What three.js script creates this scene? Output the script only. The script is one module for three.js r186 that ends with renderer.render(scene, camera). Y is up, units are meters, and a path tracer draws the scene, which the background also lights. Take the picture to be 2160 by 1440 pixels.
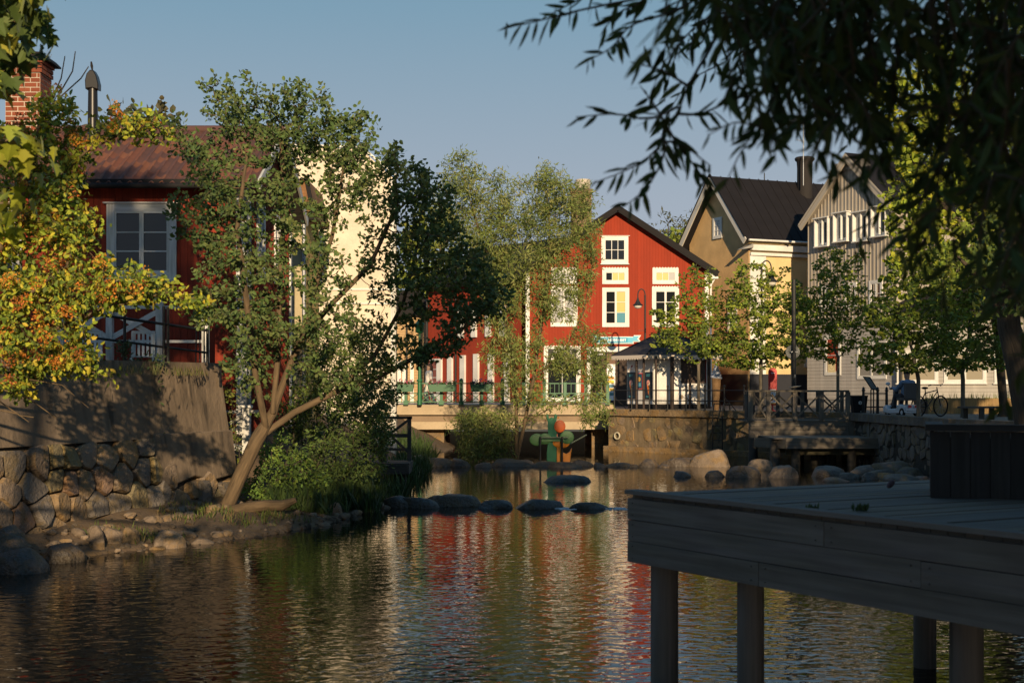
import * as THREE from 'three';
import { mergeGeometries, mergeVertices } from 'three/addons/utils/BufferGeometryUtils.js';
import { MarchingCubes } from 'three/addons/objects/MarchingCubes.js';

// ---------- camera, sky, sun, exposure ----------
const scene = new THREE.Scene();
const EYE = 2.6, FP = 3000, HY = 815;                       // eye height over the water, focal length and horizon row of the 2160 x 1440 photograph
const camera = new THREE.PerspectiveCamera(THREE.MathUtils.radToDeg(2 * Math.atan(720 / FP)), 1.5, 0.1, 2000);
camera.position.set(0, EYE, 0);
camera.lookAt(0, EYE, -10);
camera.setViewOffset(2160, 1440, 0, -95, 2160, 1440);
camera.focus = 52; camera.userData.fStop = 3.6;
scene.add(camera);
const renderer = new THREE.WebGLRenderer({ antialias: true });
renderer.toneMapping = THREE.LinearToneMapping;
renderer.toneMappingExposure = 1.25;
renderer.shadowMap.enabled = true;
{
  const w = 512, h = 256, data = new Float32Array(w * h * 4);
  const stops = [[0, [0.40, 0.45, 0.53]], [7, [0.37, 0.43, 0.51]], [15, [0.205, 0.345, 0.46]], [35, [0.11, 0.235, 0.38]], [90, [0.05, 0.14, 0.29]]];
  for (let j = 0; j < h; j++) {
    const el = (j + 0.5) / h * 180 - 90;
    let c = stops[0][1];
    if (el > 0) for (let k = 0; k < stops.length - 1; k++) if (el >= stops[k][0] && el <= stops[k + 1][0]) {
      let t = (el - stops[k][0]) / (stops[k + 1][0] - stops[k][0]); 
      c = stops[k][1].map((v, i) => v + (stops[k + 1][1][i] - v) * t);
    }
    if (el <= 0) c = [0.10, 0.09, 0.07];
    for (let i = 0; i < w; i++) data.set([c[0] / 1.25, c[1] / 1.25, c[2] / 1.25, 1], (j * w + i) * 4);
  }
  const sky = new THREE.DataTexture(data, w, h, THREE.RGBAFormat, THREE.FloatType);
  sky.mapping = THREE.EquirectangularReflectionMapping; sky.magFilter = sky.minFilter = THREE.LinearFilter; sky.needsUpdate = true;
  scene.background = sky; scene.environment = sky;
}
const AZ = THREE.MathUtils.degToRad(7.5), EL = THREE.MathUtils.degToRad(16.5);
const SUN = new THREE.Vector3(Math.sin(AZ) * Math.cos(EL), Math.sin(EL), Math.cos(AZ) * Math.cos(EL));
const sun = new THREE.DirectionalLight(new THREE.Color().setRGB(1, 0.765, 0.475), 5.0);
sun.position.copy(SUN).multiplyScalar(120).add(new THREE.Vector3(0, 0, -40));
sun.target.position.set(0, 0, -40);
sun.castShadow = true; sun.shadow.radius = 1;
Object.assign(sun.shadow.camera, { left: -60, right: 60, top: 60, bottom: -60, near: 1, far: 300 });
sun.shadow.mapSize.set(4096, 4096);
scene.add(sun, sun.target);

// ---------- small tools ----------
const rngOf = (seed) => { let a = seed >>> 0; return () => { a = (a + 0x6D2B79F5) | 0; let t = a; t = Math.imul(t ^ t >>> 15, t | 1); t ^= t + Math.imul(t ^ t >>> 7, t | 61); return ((t ^ t >>> 14) >>> 0) / 4294967296; }; };
const rnd = rngOf(20240611);
const rr = (a, b, r = rnd) => a + (b - a) * r();
const V = (x, y, z) => new THREE.Vector3(x, y, z);
const P = (px, py, d) => V((px - 1080) / FP * d, EYE + (HY - py) / FP * d, -d);   // where a point of the photograph stands at distance d
const PX = (px, d) => (px - 1080) / FP * d, PY = (py, d) => EYE + (HY - py) / FP * d;
const lerp = (a, b, t) => a + (b - a) * t, clamp = (x, a = 0, b = 1) => Math.min(b, Math.max(a, x)), sstep = (a, b, x) => { const t = clamp((x - a) / (b - a)); return t * t * (3 - 2 * t); };
const C = (r, g, b) => new THREE.Color().setRGB(r, g, b);

// tileable value noise
function hash(x, y, s) { let n = Math.imul(x, 374761393) + Math.imul(y, 668265263) + Math.imul(s, 2147483647 ^ 0x5bd1e995); n = Math.imul(n ^ n >>> 13, 1274126177); return ((n ^ n >>> 16) >>> 0) / 4294967296; }
function vn(x, y, px, py, s) {
  const xi = Math.floor(x), yi = Math.floor(y), fx = x - xi, fy = y - yi, u = fx * fx * (3 - 2 * fx), v = fy * fy * (3 - 2 * fy);
  const m = (a, p) => ((a % p) + p) % p;
  const x0 = m(xi, px), x1 = m(xi + 1, px), y0 = m(yi, py), y1 = m(yi + 1, py);
  return lerp(lerp(hash(x0, y0, s), hash(x1, y0, s), u), lerp(hash(x0, y1, s), hash(x1, y1, s), u), v);
}
function fbm(u, v, fx, fy, oct, s) { let a = 0.5, t = 0, n = 0; for (let o = 0; o < oct; o++) { t += a * vn(u * fx, v * fy, fx, fy, s + o * 17); n += a; a *= 0.5; fx *= 2; fy *= 2; } return t / n; }
function n3(p, s) { // cheap 3-D noise for rocks
  const q = (a, b, c) => vn(a * 1 + c * 0.73 + 50, b * 1 - c * 0.61 + 50, 997, 991, s);
  return (q(p.x, p.y, p.z) + q(p.y + 7, p.z + 3, p.x) + q(p.z + 11, p.x + 5, p.y)) / 3;
}
function tex(size, metres, fn, srgb = true) { // fn(u, v) -> [r, g, b] multipliers in linear light, or heights
  const d = new Uint8Array(size * size * 4);
  for (let j = 0; j < size; j++) for (let i = 0; i < size; i++) {
    const c = fn((i + 0.5) / size, (j + 0.5) / size), k = (j * size + i) * 4;
    for (let q = 0; q < 3; q++) { const v = clamp(Array.isArray(c) ? c[q] : c); d[k + q] = Math.round(255 * (srgb ? Math.pow(v, 1 / 2.2) : v)); }
    d[k + 3] = 255;
  }
  const t = new THREE.DataTexture(d, size, size); t.wrapS = t.wrapT = THREE.RepeatWrapping; t.magFilter = THREE.LinearFilter; t.minFilter = THREE.LinearMipmapLinearFilter; t.generateMipmaps = true;
  t.colorSpace = srgb ? THREE.SRGBColorSpace : THREE.NoColorSpace; t.repeat.set(1 / metres, 1 / metres); t.needsUpdate = true;
  return t;
}
const T = {};
{
  const g = (v) => [v, v, v];
  T.wood = tex(512, 1.6, (u, v) => { const a = fbm(u, v, 3, 70, 3, 1), b = fbm(u, v, 2, 16, 3, 9), k = fbm(u, v, 6, 6, 3, 5); const f = 0.38 + 0.42 * a + 0.3 * b + 0.16 * (k - 0.5); return [f, f * (0.96 + 0.06 * k), f * (0.9 + 0.16 * b)]; });
  T.woodH = tex(512, 1.6, (u, v) => 0.3 * fbm(u, v, 3, 70, 3, 1) + 0.7 * fbm(u, v, 2, 40, 3, 4), false);
  T.plaster = tex(512, 2.2, (u, v) => { const a = fbm(u, v, 5, 5, 5, 21), b = fbm(u, v, 60, 60, 2, 3); return g(0.72 + 0.3 * a + 0.14 * (b - 0.5)); });
  T.plasterH = tex(512, 2.2, (u, v) => 0.6 * fbm(u, v, 60, 60, 3, 3) + 0.4 * fbm(u, v, 12, 12, 3, 8), false);
  T.paint = tex(512, 2.4, (u, v) => { const a = fbm(u, v, 6, 4, 4, 31), b = fbm(u, v, 90, 3, 3, 33), c = Math.floor(u * 16), e = hash(c, 3, 77); return g(0.66 + 0.2 * a + 0.16 * b + 0.14 * e); });     // vertical streaks (v is up)
  T.boardsH = tex(512, 2.4, (u, v) => { const f = (u * 16) % 1; return 0.5 + 0.35 * (Math.abs(f - 0.5) < 0.44 ? 1 : 0) + 0.15 * fbm(u, v, 90, 4, 3, 35); }, false);
  T.clapH = tex(512, 2.4, (u, v) => { const f = (v * 14) % 1; return 1 - f * 0.9 + 0.06 * fbm(u, v, 5, 90, 3, 39); }, false);
  T.stone = tex(512, 1.3, (u, v) => { const a = fbm(u, v, 4, 4, 5, 41), b = fbm(u, v, 50, 50, 3, 43), c = sstep(0.52, 0.72, fbm(u, v, 7, 7, 4, 49)); const f = 0.42 + 0.62 * a + 0.3 * (b - 0.5); return [f * (1 + 0.1 * c), f * (0.98 - 0.02 * c), f * (0.95 - 0.28 * c)]; });
  T.stoneH = tex(512, 1.3, (u, v) => 0.55 * fbm(u, v, 6, 6, 5, 41) + 0.45 * fbm(u, v, 34, 34, 4, 45), false);
  T.conc = tex(512, 3.1, (u, v) => { // runs of dirt and lime down a board-marked concrete face (v is up)
    const w = u + 0.03 * (fbm(u, v, 5, 5, 3, 50) - 0.5) + 0.008 * (fbm(u, v, 20, 14, 2, 52) - 0.5), a = fbm(u, v, 6, 5, 5, 51), s1 = fbm(w, v, 40, 3, 4, 53), br = sstep(0.35, 0.7, fbm(u, v, 7, 6, 3, 55)), s2 = sstep(0.62, 0.8, fbm(w, v, 34, 3, 4, 57)) * br, dk = sstep(0.5, 0.75, fbm(w, v, 24, 4, 4, 59)) * (0.4 + 0.6 * br);
    const f = 0.34 + 0.62 * a + 0.16 * s1 - 0.34 * dk; return [f + 0.34 * s2, f * 0.95 + 0.34 * s2, f * 0.88 + 0.32 * s2]; });
  T.concH = tex(512, 3.1, (u, v) => 0.5 * fbm(u, v, 60, 40, 4, 61) + 0.5 * fbm(u, v, 20, 20, 4, 63), false);
  T.bark = tex(512, 1.1, (u, v) => { const a = fbm(u, v, 5, 26, 4, 71), b = fbm(u, v, 4, 4, 4, 73); const f = 0.34 + 0.75 * a * (0.6 + 0.6 * b); return [f, f * 0.96, f * 0.9]; });
  T.barkH = tex(512, 1.1, (u, v) => fbm(u, v, 6, 28, 4, 71), false);
  T.earth = tex(512, 2.7, (u, v) => { const a = fbm(u, v, 5, 5, 5, 81), b = fbm(u, v, 70, 70, 2, 83), c = sstep(0.5, 0.68, fbm(u, v, 9, 9, 4, 87)); const f = 0.5 + 0.45 * a + 0.34 * (b - 0.5); return [f, f * (1 - 0.06 * c), f * (1 - 0.3 * c)]; });
  T.earthH = tex(512, 2.7, (u, v) => 0.5 * fbm(u, v, 20, 20, 5, 81) + 0.5 * fbm(u, v, 90, 90, 2, 83), false);
}
function mat(c, rough = 0.85, o = {}) {
  const { map, bump, bs, ...rest } = o;
  const m = new THREE.MeshPhysicalMaterial({ color: Array.isArray(c) ? C(...c) : new THREE.Color(c), roughness: rough, ...rest });
  if (map) m.map = map;
  if (bump) { m.bumpMap = bump; m.bumpScale = bs ?? 0.01; }
  return m;
}
const wood = (c, o = {}) => mat(c, 0.88, { map: T.wood, bump: T.woodH, bs: 0.006, ...o });

// ---------- geometry tools: every one gives position, normal and uv in metres, without an index ----------
function flat(g) { if (g.index) g = g.toNonIndexed(); for (const k of Object.keys(g.attributes)) if (!['position', 'normal', 'uv'].includes(k)) g.deleteAttribute(k); g.morphAttributes = {}; return g; }
function muv(g, ou = 0, ov = 0) { // metres across the plane each face lies in
  const p = g.attributes.position, n = p.count, uv = new Float32Array(n * 2), a = V(), b = V(), c = V(), e = V(), f = V();
  for (let i = 0; i < n; i += 3) {
    a.fromBufferAttribute(p, i); b.fromBufferAttribute(p, i + 1); c.fromBufferAttribute(p, i + 2);
    f.subVectors(b, a).cross(e.subVectors(c, a)); const x = Math.abs(f.x), y = Math.abs(f.y), z = Math.abs(f.z);
    for (const [k, q] of [[0, a], [1, b], [2, c]]) { const s = x >= y && x >= z ? [q.z, q.y] : y >= z ? [q.x, q.z] : [q.x, q.y]; uv[(i + k) * 2] = s[0] + ou; uv[(i + k) * 2 + 1] = s[1] + ov; }
  }
  g.setAttribute('uv', new THREE.BufferAttribute(uv, 2)); return g;
}
const E = new THREE.Euler(), Q = new THREE.Quaternion(), M4 = new THREE.Matrix4();
function bx(w, h, d, x = 0, y = 0, z = 0, rx = 0, ry = 0, rz = 0) { // a box whose grain runs along its longest side
  const g = flat(new THREE.BoxGeometry(w, h, d));
  const p = g.attributes.position, nn = g.attributes.normal, uv = g.attributes.uv, dims = [w, h, d], long = dims.indexOf(Math.max(...dims)), ou = rnd() * 9, ov = rnd() * 9;
  for (let i = 0; i < p.count; i++) {
    const q = [p.getX(i), p.getY(i), p.getZ(i)], m = [nn.getX(i), nn.getY(i), nn.getZ(i)].map(Math.abs), k = m.indexOf(Math.max(...m));
    const ax = [0, 1, 2].filter((t) => t !== k), a = ax.includes(long) ? long : ax[0], b = ax.find((t) => t !== a);
    uv.setXY(i, q[a] + ou, q[b] + ov);
  }
  return g.applyMatrix4(M4.compose(V(x, y, z), Q.setFromEuler(E.set(rx, ry, rz)), V(1, 1, 1)));
}
function bar(a, b, w, h, up = V(0, 1, 0)) { // a box beam from a to b, h along up
  const d = V().subVectors(b, a), L = d.length(); d.normalize();
  let u = Math.abs(d.dot(up)) > 0.98 ? V(0, 0, 1) : up.clone(); const z = V().crossVectors(d, u).normalize(); u = V().crossVectors(z, d);
  return bx(L, h, w).applyMatrix4(new THREE.Matrix4().makeBasis(d, u, z).setPosition(V().addVectors(a, b).multiplyScalar(0.5)));
}
function tube(pts, rad, seg = 7, cap = true) { // a tapered, bending limb
  const n = pts.length, R_ = (i) => Array.isArray(rad) ? rad[i] : rad, pos = [], nor = [], uv = [], rings = [];
  let up = V(0.31, 0.2, 0.93), len = 0;
  for (let i = 0; i < n; i++) {
    const t = V().subVectors(pts[Math.min(n - 1, i + 1)], pts[Math.max(0, i - 1)]).normalize();
    let s = V().crossVectors(t, up); if (s.lengthSq() < 1e-4) s.crossVectors(t, V(1, 0, 0)); s.normalize(); up = V().crossVectors(s, t).normalize();
    if (i) len += pts[i].distanceTo(pts[i - 1]);
    const ring = [];
    for (let k = 0; k <= seg; k++) { const a = k / seg * Math.PI * 2, m = s.clone().multiplyScalar(Math.cos(a)).addScaledVector(up, Math.sin(a)); ring.push([pts[i].clone().addScaledVector(m, R_(i)), m, len, a * R_(0)]); }
    rings.push(ring);
  }
  const put = (q) => { pos.push(q[0].x, q[0].y, q[0].z); nor.push(q[1].x, q[1].y, q[1].z); uv.push(q[2], q[3]); };
  for (let i = 0; i < n - 1; i++) for (let k = 0; k < seg; k++) { const a = rings[i][k], b = rings[i][k + 1], c = rings[i + 1][k + 1], d = rings[i + 1][k]; for (const q of [a, c, b, a, d, c]) put(q); }
  if (cap) for (const [i, s] of [[0, -1], [n - 1, 1]]) { const t = V().subVectors(pts[i], pts[i === 0 ? 1 : n - 2]).normalize(); for (let k = 0; k < seg; k++) { const a = rings[i][k], b = rings[i][k + 1]; for (const q of s > 0 ? [b, a, null] : [a, b, null]) put(q ? [q[0], t, q[0].x, q[0].z] : [pts[i], t, pts[i].x, pts[i].z]); } }
  const g = new THREE.BufferGeometry(); g.setAttribute('position', new THREE.Float32BufferAttribute(pos, 3)); g.setAttribute('normal', new THREE.Float32BufferAttribute(nor, 3)); g.setAttribute('uv', new THREE.Float32BufferAttribute(uv, 2)); return g;
}
const cyl = (a, b, r0, r1 = r0, seg = 10) => tube([a, b], [r0, r1], seg);
function lathe(prof, seg = 20, x = 0, y = 0, z = 0) { const g = flat(new THREE.LatheGeometry(prof.map(([r, h]) => new THREE.Vector2(r, h)), seg)); return g.translate(x, y, z); }
function ball(r, x, y, z, sx = 1, sy = 1, sz = 1, ws = 14, hs = 10) { return flat(new THREE.SphereGeometry(r, ws, hs)).scale(sx, sy, sz).translate(x, y, z); }
function ext(pts, depth, holes = [], bevel = 0) { // an outline in x, y pushed back by depth: front face at z = 0
  const s = new THREE.Shape(pts.map(([x, y]) => new THREE.Vector2(x, y)));
  for (const h of holes) s.holes.push(new THREE.Path(h.map(([x, y]) => new THREE.Vector2(x, y))));
  const g = flat(new THREE.ExtrudeGeometry(s, { depth, bevelEnabled: bevel > 0, bevelSize: bevel, bevelThickness: bevel, bevelSegments: 1, curveSegments: 8 })).translate(0, 0, -depth);
  return muv(g);
}
const rect = (x0, y0, x1, y1) => [[x0, y0], [x1, y0], [x1, y1], [x0, y1]];
const place = (g, pos, ry = 0) => g.rotateY(ry).translate(pos.x, pos.y, pos.z);
function merged(gs) { gs = (Array.isArray(gs) ? gs : [gs]).map(flat); return gs.length === 1 ? gs[0] : mergeGeometries(gs); }

// ---------- things, parts and setting ----------
const used = new Map();
function numbered(name) { const n = used.get(name) ?? 0; used.set(name, n + 1); return n ? `${name}_${String(n).padStart(3, '0')}` : name; }
function thing(name, label, category, pos = V(0, 0, 0), ry = 0, group) { const o = new THREE.Group(); o.name = numbered(name); o.position.copy(pos); o.rotation.y = ry; o.userData = { label, category }; if (group) o.userData.group = group; scene.add(o); return o; }
function mesh(name, gs, m) { const o = new THREE.Mesh(Array.isArray(gs) ? merged(gs) : gs, m); o.name = name; o.castShadow = o.receiveShadow = true; return o; }
function part(parent, name, gs, m, label) { const o = mesh(name, gs, m); if (label) o.userData.label = label; parent.add(o); return o; }
function sub(parent, name) { const o = new THREE.Group(); o.name = name; parent.add(o); return o; }
function solo(name, label, category, gs, m, group) { const o = mesh(numbered(name), gs, m); o.userData = { label, category }; if (group) o.userData.group = group; scene.add(o); return o; }
function struct(name, gs, m) { const o = mesh(numbered(name), gs, m); o.userData.kind = 'structure'; scene.add(o); return o; }
function stuff(name, gs, m, label, category) { const o = mesh(numbered(name), gs, m); o.userData = { kind: 'stuff', label, category }; scene.add(o); return o; }
// ---------- leaves, trees, rocks ----------
const LEAF = {
  lance: [[0, 0], [0.5, 0.5], [1, 0]],                         // half outlines: along, out
  oval: [[0, 0], [0.3, 0.42], [0.68, 0.45], [1, 0]],
  willow: [[0, 0], [0.16, 0.34], [0.4, 0.5], [0.7, 0.36], [1, 0]],
  maple: [[0, 0], [-0.06, 0.2], [0.1, 0.5], [0.26, 0.28], [0.52, 0.56], [0.58, 0.24], [1, 0]],
};
let leafTris = 0;
class Leaves {
  constructor() { this.p = []; this.c = []; }
  add(at, dir, side, L, W, kind, col, fold = 0.18, curl = 0) { // side is the blade's own across direction
    const up = V().crossVectors(dir, side).normalize(), s = V().crossVectors(up, dir).normalize(), o = LEAF[kind];
    const q = (t, w, k) => at.clone().addScaledVector(dir, t * L).addScaledVector(s, w * W * k).addScaledVector(up, Math.abs(w) * W * fold - curl * t * t * L);
    for (const k of [1, -1]) for (let i = 1; i < o.length - 1; i++) { const a = q(0, 0, 1), b = q(...o[i], k), c = q(...o[i + 1], k); for (const v of k > 0 ? [a, b, c] : [a, c, b]) { this.p.push(v.x, v.y, v.z); this.c.push(col.r, col.g, col.b); } }
  }
  geo() { const g = new THREE.BufferGeometry(); g.setAttribute('position', new THREE.Float32BufferAttribute(this.p, 3)); g.setAttribute('color', new THREE.Float32BufferAttribute(this.c, 3)); return g; }
}
const leafMat = (o = {}) => new THREE.MeshPhysicalMaterial({ color: 0xffffff, vertexColors: true, roughness: 0.75, transmission: 0.24, thickness: 0, ior: 1.4, side: THREE.DoubleSide, ...o });
const LEAFM = leafMat(), LEAFTHIN = leafMat({ transmission: 0.3, roughness: 0.7 });
const BARK = { olive: mat([0.24, 0.18, 0.10], 0.92, { map: T.bark, bump: T.barkH, bs: 0.02 }), dark: mat([0.09, 0.07, 0.05], 0.92, { map: T.bark, bump: T.barkH, bs: 0.02 }), grey: mat([0.2, 0.17, 0.13], 0.92, { map: T.bark, bump: T.barkH, bs: 0.012 }), tan: mat([0.15, 0.105, 0.06], 0.9, { map: T.bark, bump: T.barkH, bs: 0.01 }) };
const rdir = (r) => { const z = r() * 2 - 1, a = r() * 6.283, q = Math.sqrt(1 - z * z); return V(q * Math.cos(a), z, q * Math.sin(a)); };
function cloud(list, r) { // points to grow towards: [centre, [rx, ry, rz], count]
  const out = []; for (const [c, s, n] of list) for (let i = 0; i < n; i++) { const d = rdir(r), k = Math.pow(r(), 0.42); out.push(V(c.x + d.x * s[0] * k, c.y + d.y * s[1] * k, c.z + d.z * s[2] * k)); } return out;
}
function grow(paths, attr, step, kill, r, iters = 160, bias = V(0, 0.06, 0)) { // branches reach for the points of the crown
  const N = [];
  const add = (p, parent) => { N.push({ p, parent, kids: 0, r: 0 }); return N.length - 1; };
  for (const path of paths) {
    let last = -1;
    if (N.length) { let b = 1e9; N.forEach((n, i) => { const d = n.p.distanceTo(path[0]); if (d < b) { b = d; last = i; } }); }
    let start = last < 0 ? path[0] : N[last].p; if (last < 0) last = add(start.clone(), -1);
    for (let i = last === 0 && N.length === 1 ? 1 : 0; i < path.length; i++) { const L = start.distanceTo(path[i]), k = Math.max(1, Math.round(L / step)); if (L < 1e-3) continue; for (let j = 1; j <= k; j++) last = add(start.clone().lerp(path[i], j / k), last); start = path[i]; }
  }
  const near = new Int32Array(attr.length).fill(-1), dist = new Float32Array(attr.length).fill(1e9), live = new Uint8Array(attr.length).fill(1);
  let from = 0;
  for (let it = 0; it < iters; it++) {
    for (let a = 0; a < attr.length; a++) if (live[a]) { for (let n = from; n < N.length; n++) { const d = attr[a].distanceToSquared(N[n].p); if (d < dist[a]) { dist[a] = d; near[a] = n; } } if (dist[a] < kill * kill) live[a] = 0; }
    from = N.length;
    const pull = new Map();
    for (let a = 0; a < attr.length; a++) if (live[a]) { const n = near[a], d = V().subVectors(attr[a], N[n].p).normalize(); if (pull.has(n)) pull.get(n).add(d); else pull.set(n, d); }
    if (!pull.size) break;
    for (const [n, d] of pull) { if (N[n].kids > 3) continue; d.normalize().add(bias).addScaledVector(rdir(r), 0.28).normalize(); N[n].kids++; add(N[n].p.clone().addScaledVector(d, step), n); }
    if (N.length > 9000) break;
  }
  return N;
}
function limbs(N, tip, base, pow = 2.4) { // pipe-model radii, then one bent tube for each run of branch
  const kids = N.map(() => []); N.forEach((n, i) => { if (n.parent >= 0) kids[n.parent].push(i); });
  for (let i = N.length - 1; i >= 0; i--) N[i].r = kids[i].length ? Math.pow(kids[i].reduce((s, k) => s + Math.pow(N[k].r, pow), 0), 1 / pow) : tip;
  const f = base / N[0].r; N.forEach((n) => { n.r = Math.max(tip, n.r * lerp(1, f, clamp((n.r - tip) / (N[0].r - tip + 1e-6)))); });
  const gs = [], stack = [[0, -1]];
  while (stack.length) {
    let [i, from] = stack.pop(); const pts = from >= 0 ? [N[from].p] : [], rad = from >= 0 ? [Math.min(N[from].r, N[i].r * 1.15)] : [];
    while (i !== undefined) { pts.push(N[i].p); rad.push(N[i].r); const k = kids[i].slice().sort((a, b) => N[b].r - N[a].r); for (const o of k.slice(1)) stack.push([o, i]); i = k[0]; }
    if (pts.length > 1) gs.push(tube(pts, rad, rad[0] > 0.05 ? 9 : rad[0] > 0.018 ? 5 : 3, false));
  }
  return { geo: gs, kids };
}
const jit = (c, r, a = 0.22) => { const k = 1 + (r() - 0.5) * 2 * a; return { r: c[0] * k * (1 + (r() - 0.5) * a), g: c[1] * k, b: c[2] * k * (1 + (r() - 0.5) * a) }; };
function tree(o) { // o: name, label, group, seed, paths, crown, step, kill, base, tip, bark, leaf: { kind, L, W, per, spread, pal, droop, thick, mat }
  const r = rngOf(o.seed), N = grow(o.paths, cloud(o.crown, r), o.step, o.kill, r, o.iters, o.bias);
  const { geo } = limbs(N, o.tip ?? 0.008, o.base);
  const t = thing(o.name, o.label, o.category ?? 'tree', V(0, 0, 0), 0, o.group);
  part(t, o.trunkName ?? 'trunk', geo, o.bark ?? BARK.olive);
  const l = o.leaf, L = new Leaves(), mid = V(); o.crown.forEach(([c]) => mid.add(c)); mid.multiplyScalar(1 / o.crown.length);
  for (let i = 1; i < N.length; i++) { const n = N[i]; if (n.r > (l.thick ?? 0.02)) continue; if (l.where && !l.where(n.p)) continue;
    const tone = l.pal[Math.floor(r() * l.pal.length)], out = V().subVectors(n.p, mid).normalize();
    const k = l.per * (0.5 + r()); for (let j = 0; j < k; j++) {
      const d = rdir(r).addScaledVector(out, 0.35); d.y -= l.droop ?? 0; d.y *= l.flatten ?? 1; d.normalize();
      const at = n.p.clone().addScaledVector(rdir(r), l.spread * Math.sqrt(r())); if (l.squash) at.y = n.p.y + (at.y - n.p.y) * l.squash;
      const side = rdir(r); if (l.flatten) side.y *= l.flatten; const s = l.L[0] + (l.L[1] - l.L[0]) * r();
      L.add(at, d, side.cross(d).normalize(), s, s * l.W, l.kind, jit(r() < (l.mix ?? 0.25) ? l.pal[Math.floor(r() * l.pal.length)] : tone, r), 0.2, (r() - 0.3) * 0.3);
    } }
  part(t, 'crown', L.geo(), l.mat ?? LEAFM); leafTris += L.p.length / 9;
  return { t, N, r };
}
function rock(sx, sy, sz, seed, detail = 4, rough = 0.36) { // a worn boulder: lumpy, flattened below
  const g = mergeVertices(new THREE.IcosahedronGeometry(1, detail).deleteAttribute('uv').deleteAttribute('normal')), p = g.attributes.position, q = V(), r = rngOf(seed), o = V(r() * 40, r() * 40, r() * 40);
  const planes = Array.from({ length: 11 }, () => [rdir(r), 0.68 + 0.26 * r()]); planes.push([V(rr(-0.25, 0.25, r), 1, rr(-0.2, 0.2, r)).normalize(), 0.8]);
  for (let i = 0; i < p.count; i++) {
    q.fromBufferAttribute(p, i); const n = q.clone().normalize(); let k = 1 + rough * (n3(n.clone().multiplyScalar(1.7).add(o), seed) - 0.5) * 2 + rough * 0.35 * (n3(n.clone().multiplyScalar(5).add(o), seed + 5) - 0.5) * 2 + rough * 0.14 * (n3(n.clone().multiplyScalar(13).add(o), seed + 9) - 0.5) * 2;
    q.copy(n).multiplyScalar(k); for (const [d, h] of planes) { const e = q.dot(d) - h; if (e > 0) q.addScaledVector(d, -e * 0.92); }
    p.setXYZ(i, q.x * sx, q.y * sy, q.z * sz);
  }
  g.computeVertexNormals(); return muv(flat(g), r() * 5, r() * 5);
}
// irregular stones between a dark joint, laid in the plane x, y of a wall (front at z = 0): a cell for each seed, cut by its neighbours
function rubble(w, h, size, seed, keep = () => true, stretch = 1, low = 0.03, high = 0.12) {
  const r = rngOf(seed), nx = Math.max(1, Math.round(w / size)), ny = Math.max(1, Math.round(h / (size * stretch))), S = [];
  for (let j = -1; j <= ny; j++) for (let i = -1; i <= nx; i++) S.push([(i + 0.5 + (r() - 0.5) * 0.85 + (j % 2) * 0.3) * w / nx, (j + 0.5 + (r() - 0.5) * 0.75) * h / ny]);
  const out = [];
  for (const s of S) {
    if (s[0] < 0 || s[0] > w || s[1] < 0 || s[1] > h || !keep(s[0], s[1])) continue;
    let poly = rect(Math.max(0, s[0] - size * 1.3), Math.max(0, s[1] - size * 1.3), Math.min(w, s[0] + size * 1.3), Math.min(h, s[1] + size * 1.3));
    for (const q of S) { if (q === s) continue; const dx = q[0] - s[0], dy = q[1] - s[1]; if (Math.hypot(dx, dy) > size * 3.4) continue; const m = (q[0] * q[0] + q[1] * q[1] - s[0] * s[0] - s[1] * s[1]) / 2, f = (p) => p[0] * dx + p[1] * dy - m, n = [];
      for (let i = 0; i < poly.length; i++) { const a = poly[i], b = poly[(i + 1) % poly.length], fa = f(a), fb = f(b); if (fa <= 0) n.push(a); if (fa * fb < 0) { const t = fa / (fa - fb); n.push([lerp(a[0], b[0], t), lerp(a[1], b[1], t)]); } } poly = n; if (poly.length < 3) break; }
    if (poly.length < 3) continue;
    const cx = poly.reduce((a, p) => a + p[0], 0) / poly.length, cy = poly.reduce((a, p) => a + p[1], 0) / poly.length, c = [];
    for (let i = 0; i < poly.length; i++) { const a = poly[i], b = poly[(i + 1) % poly.length], e = Math.hypot(a[0] - b[0], a[1] - b[1]); if (e < 0.03) continue; c.push([lerp(a[0], b[0], 0.13), lerp(a[1], b[1], 0.13)], [lerp(a[0], b[0], 0.87), lerp(a[1], b[1], 0.87)]); }
    if (c.length < 4) continue;
    const proud = rr(low, high, r), tx = rr(-0.3, 0.3, r), ty = rr(-0.3, 0.3, r), ring = (k, z) => c.map(([x, y]) => V(lerp(cx, x, k), lerp(cy, y, k), z + ((x - cx) * tx + (y - cy) * ty) * (z > 0 ? 0.6 : 0)));
    const gap = 1 - 0.012 / (size * 0.5), A = ring(gap, -0.12), B = ring(gap * rr(0.97, 1, r), proud * 0.35), D = ring(rr(0.8, 0.92, r), proud), top = V(cx + rr(-0.2, 0.2, r) * size, cy + rr(-0.2, 0.2, r) * size, proud + rr(-0.01, 0.03, r)), pos = [];
    const tri = (...v) => v.forEach((p) => pos.push(p.x, p.y, p.z)), n = c.length;
    for (let i = 0; i < n; i++) { const j = (i + 1) % n; tri(A[i], A[j], B[j]); tri(A[i], B[j], B[i]); tri(B[i], B[j], D[j]); tri(B[i], D[j], D[i]); tri(D[i], D[j], top); }
    let g = new THREE.BufferGeometry(); g.setAttribute('position', new THREE.Float32BufferAttribute(pos, 3)); g.computeVertexNormals(); out.push(muv(flat(g), r() * 3, r() * 3));
  }
  return out;
}
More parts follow.
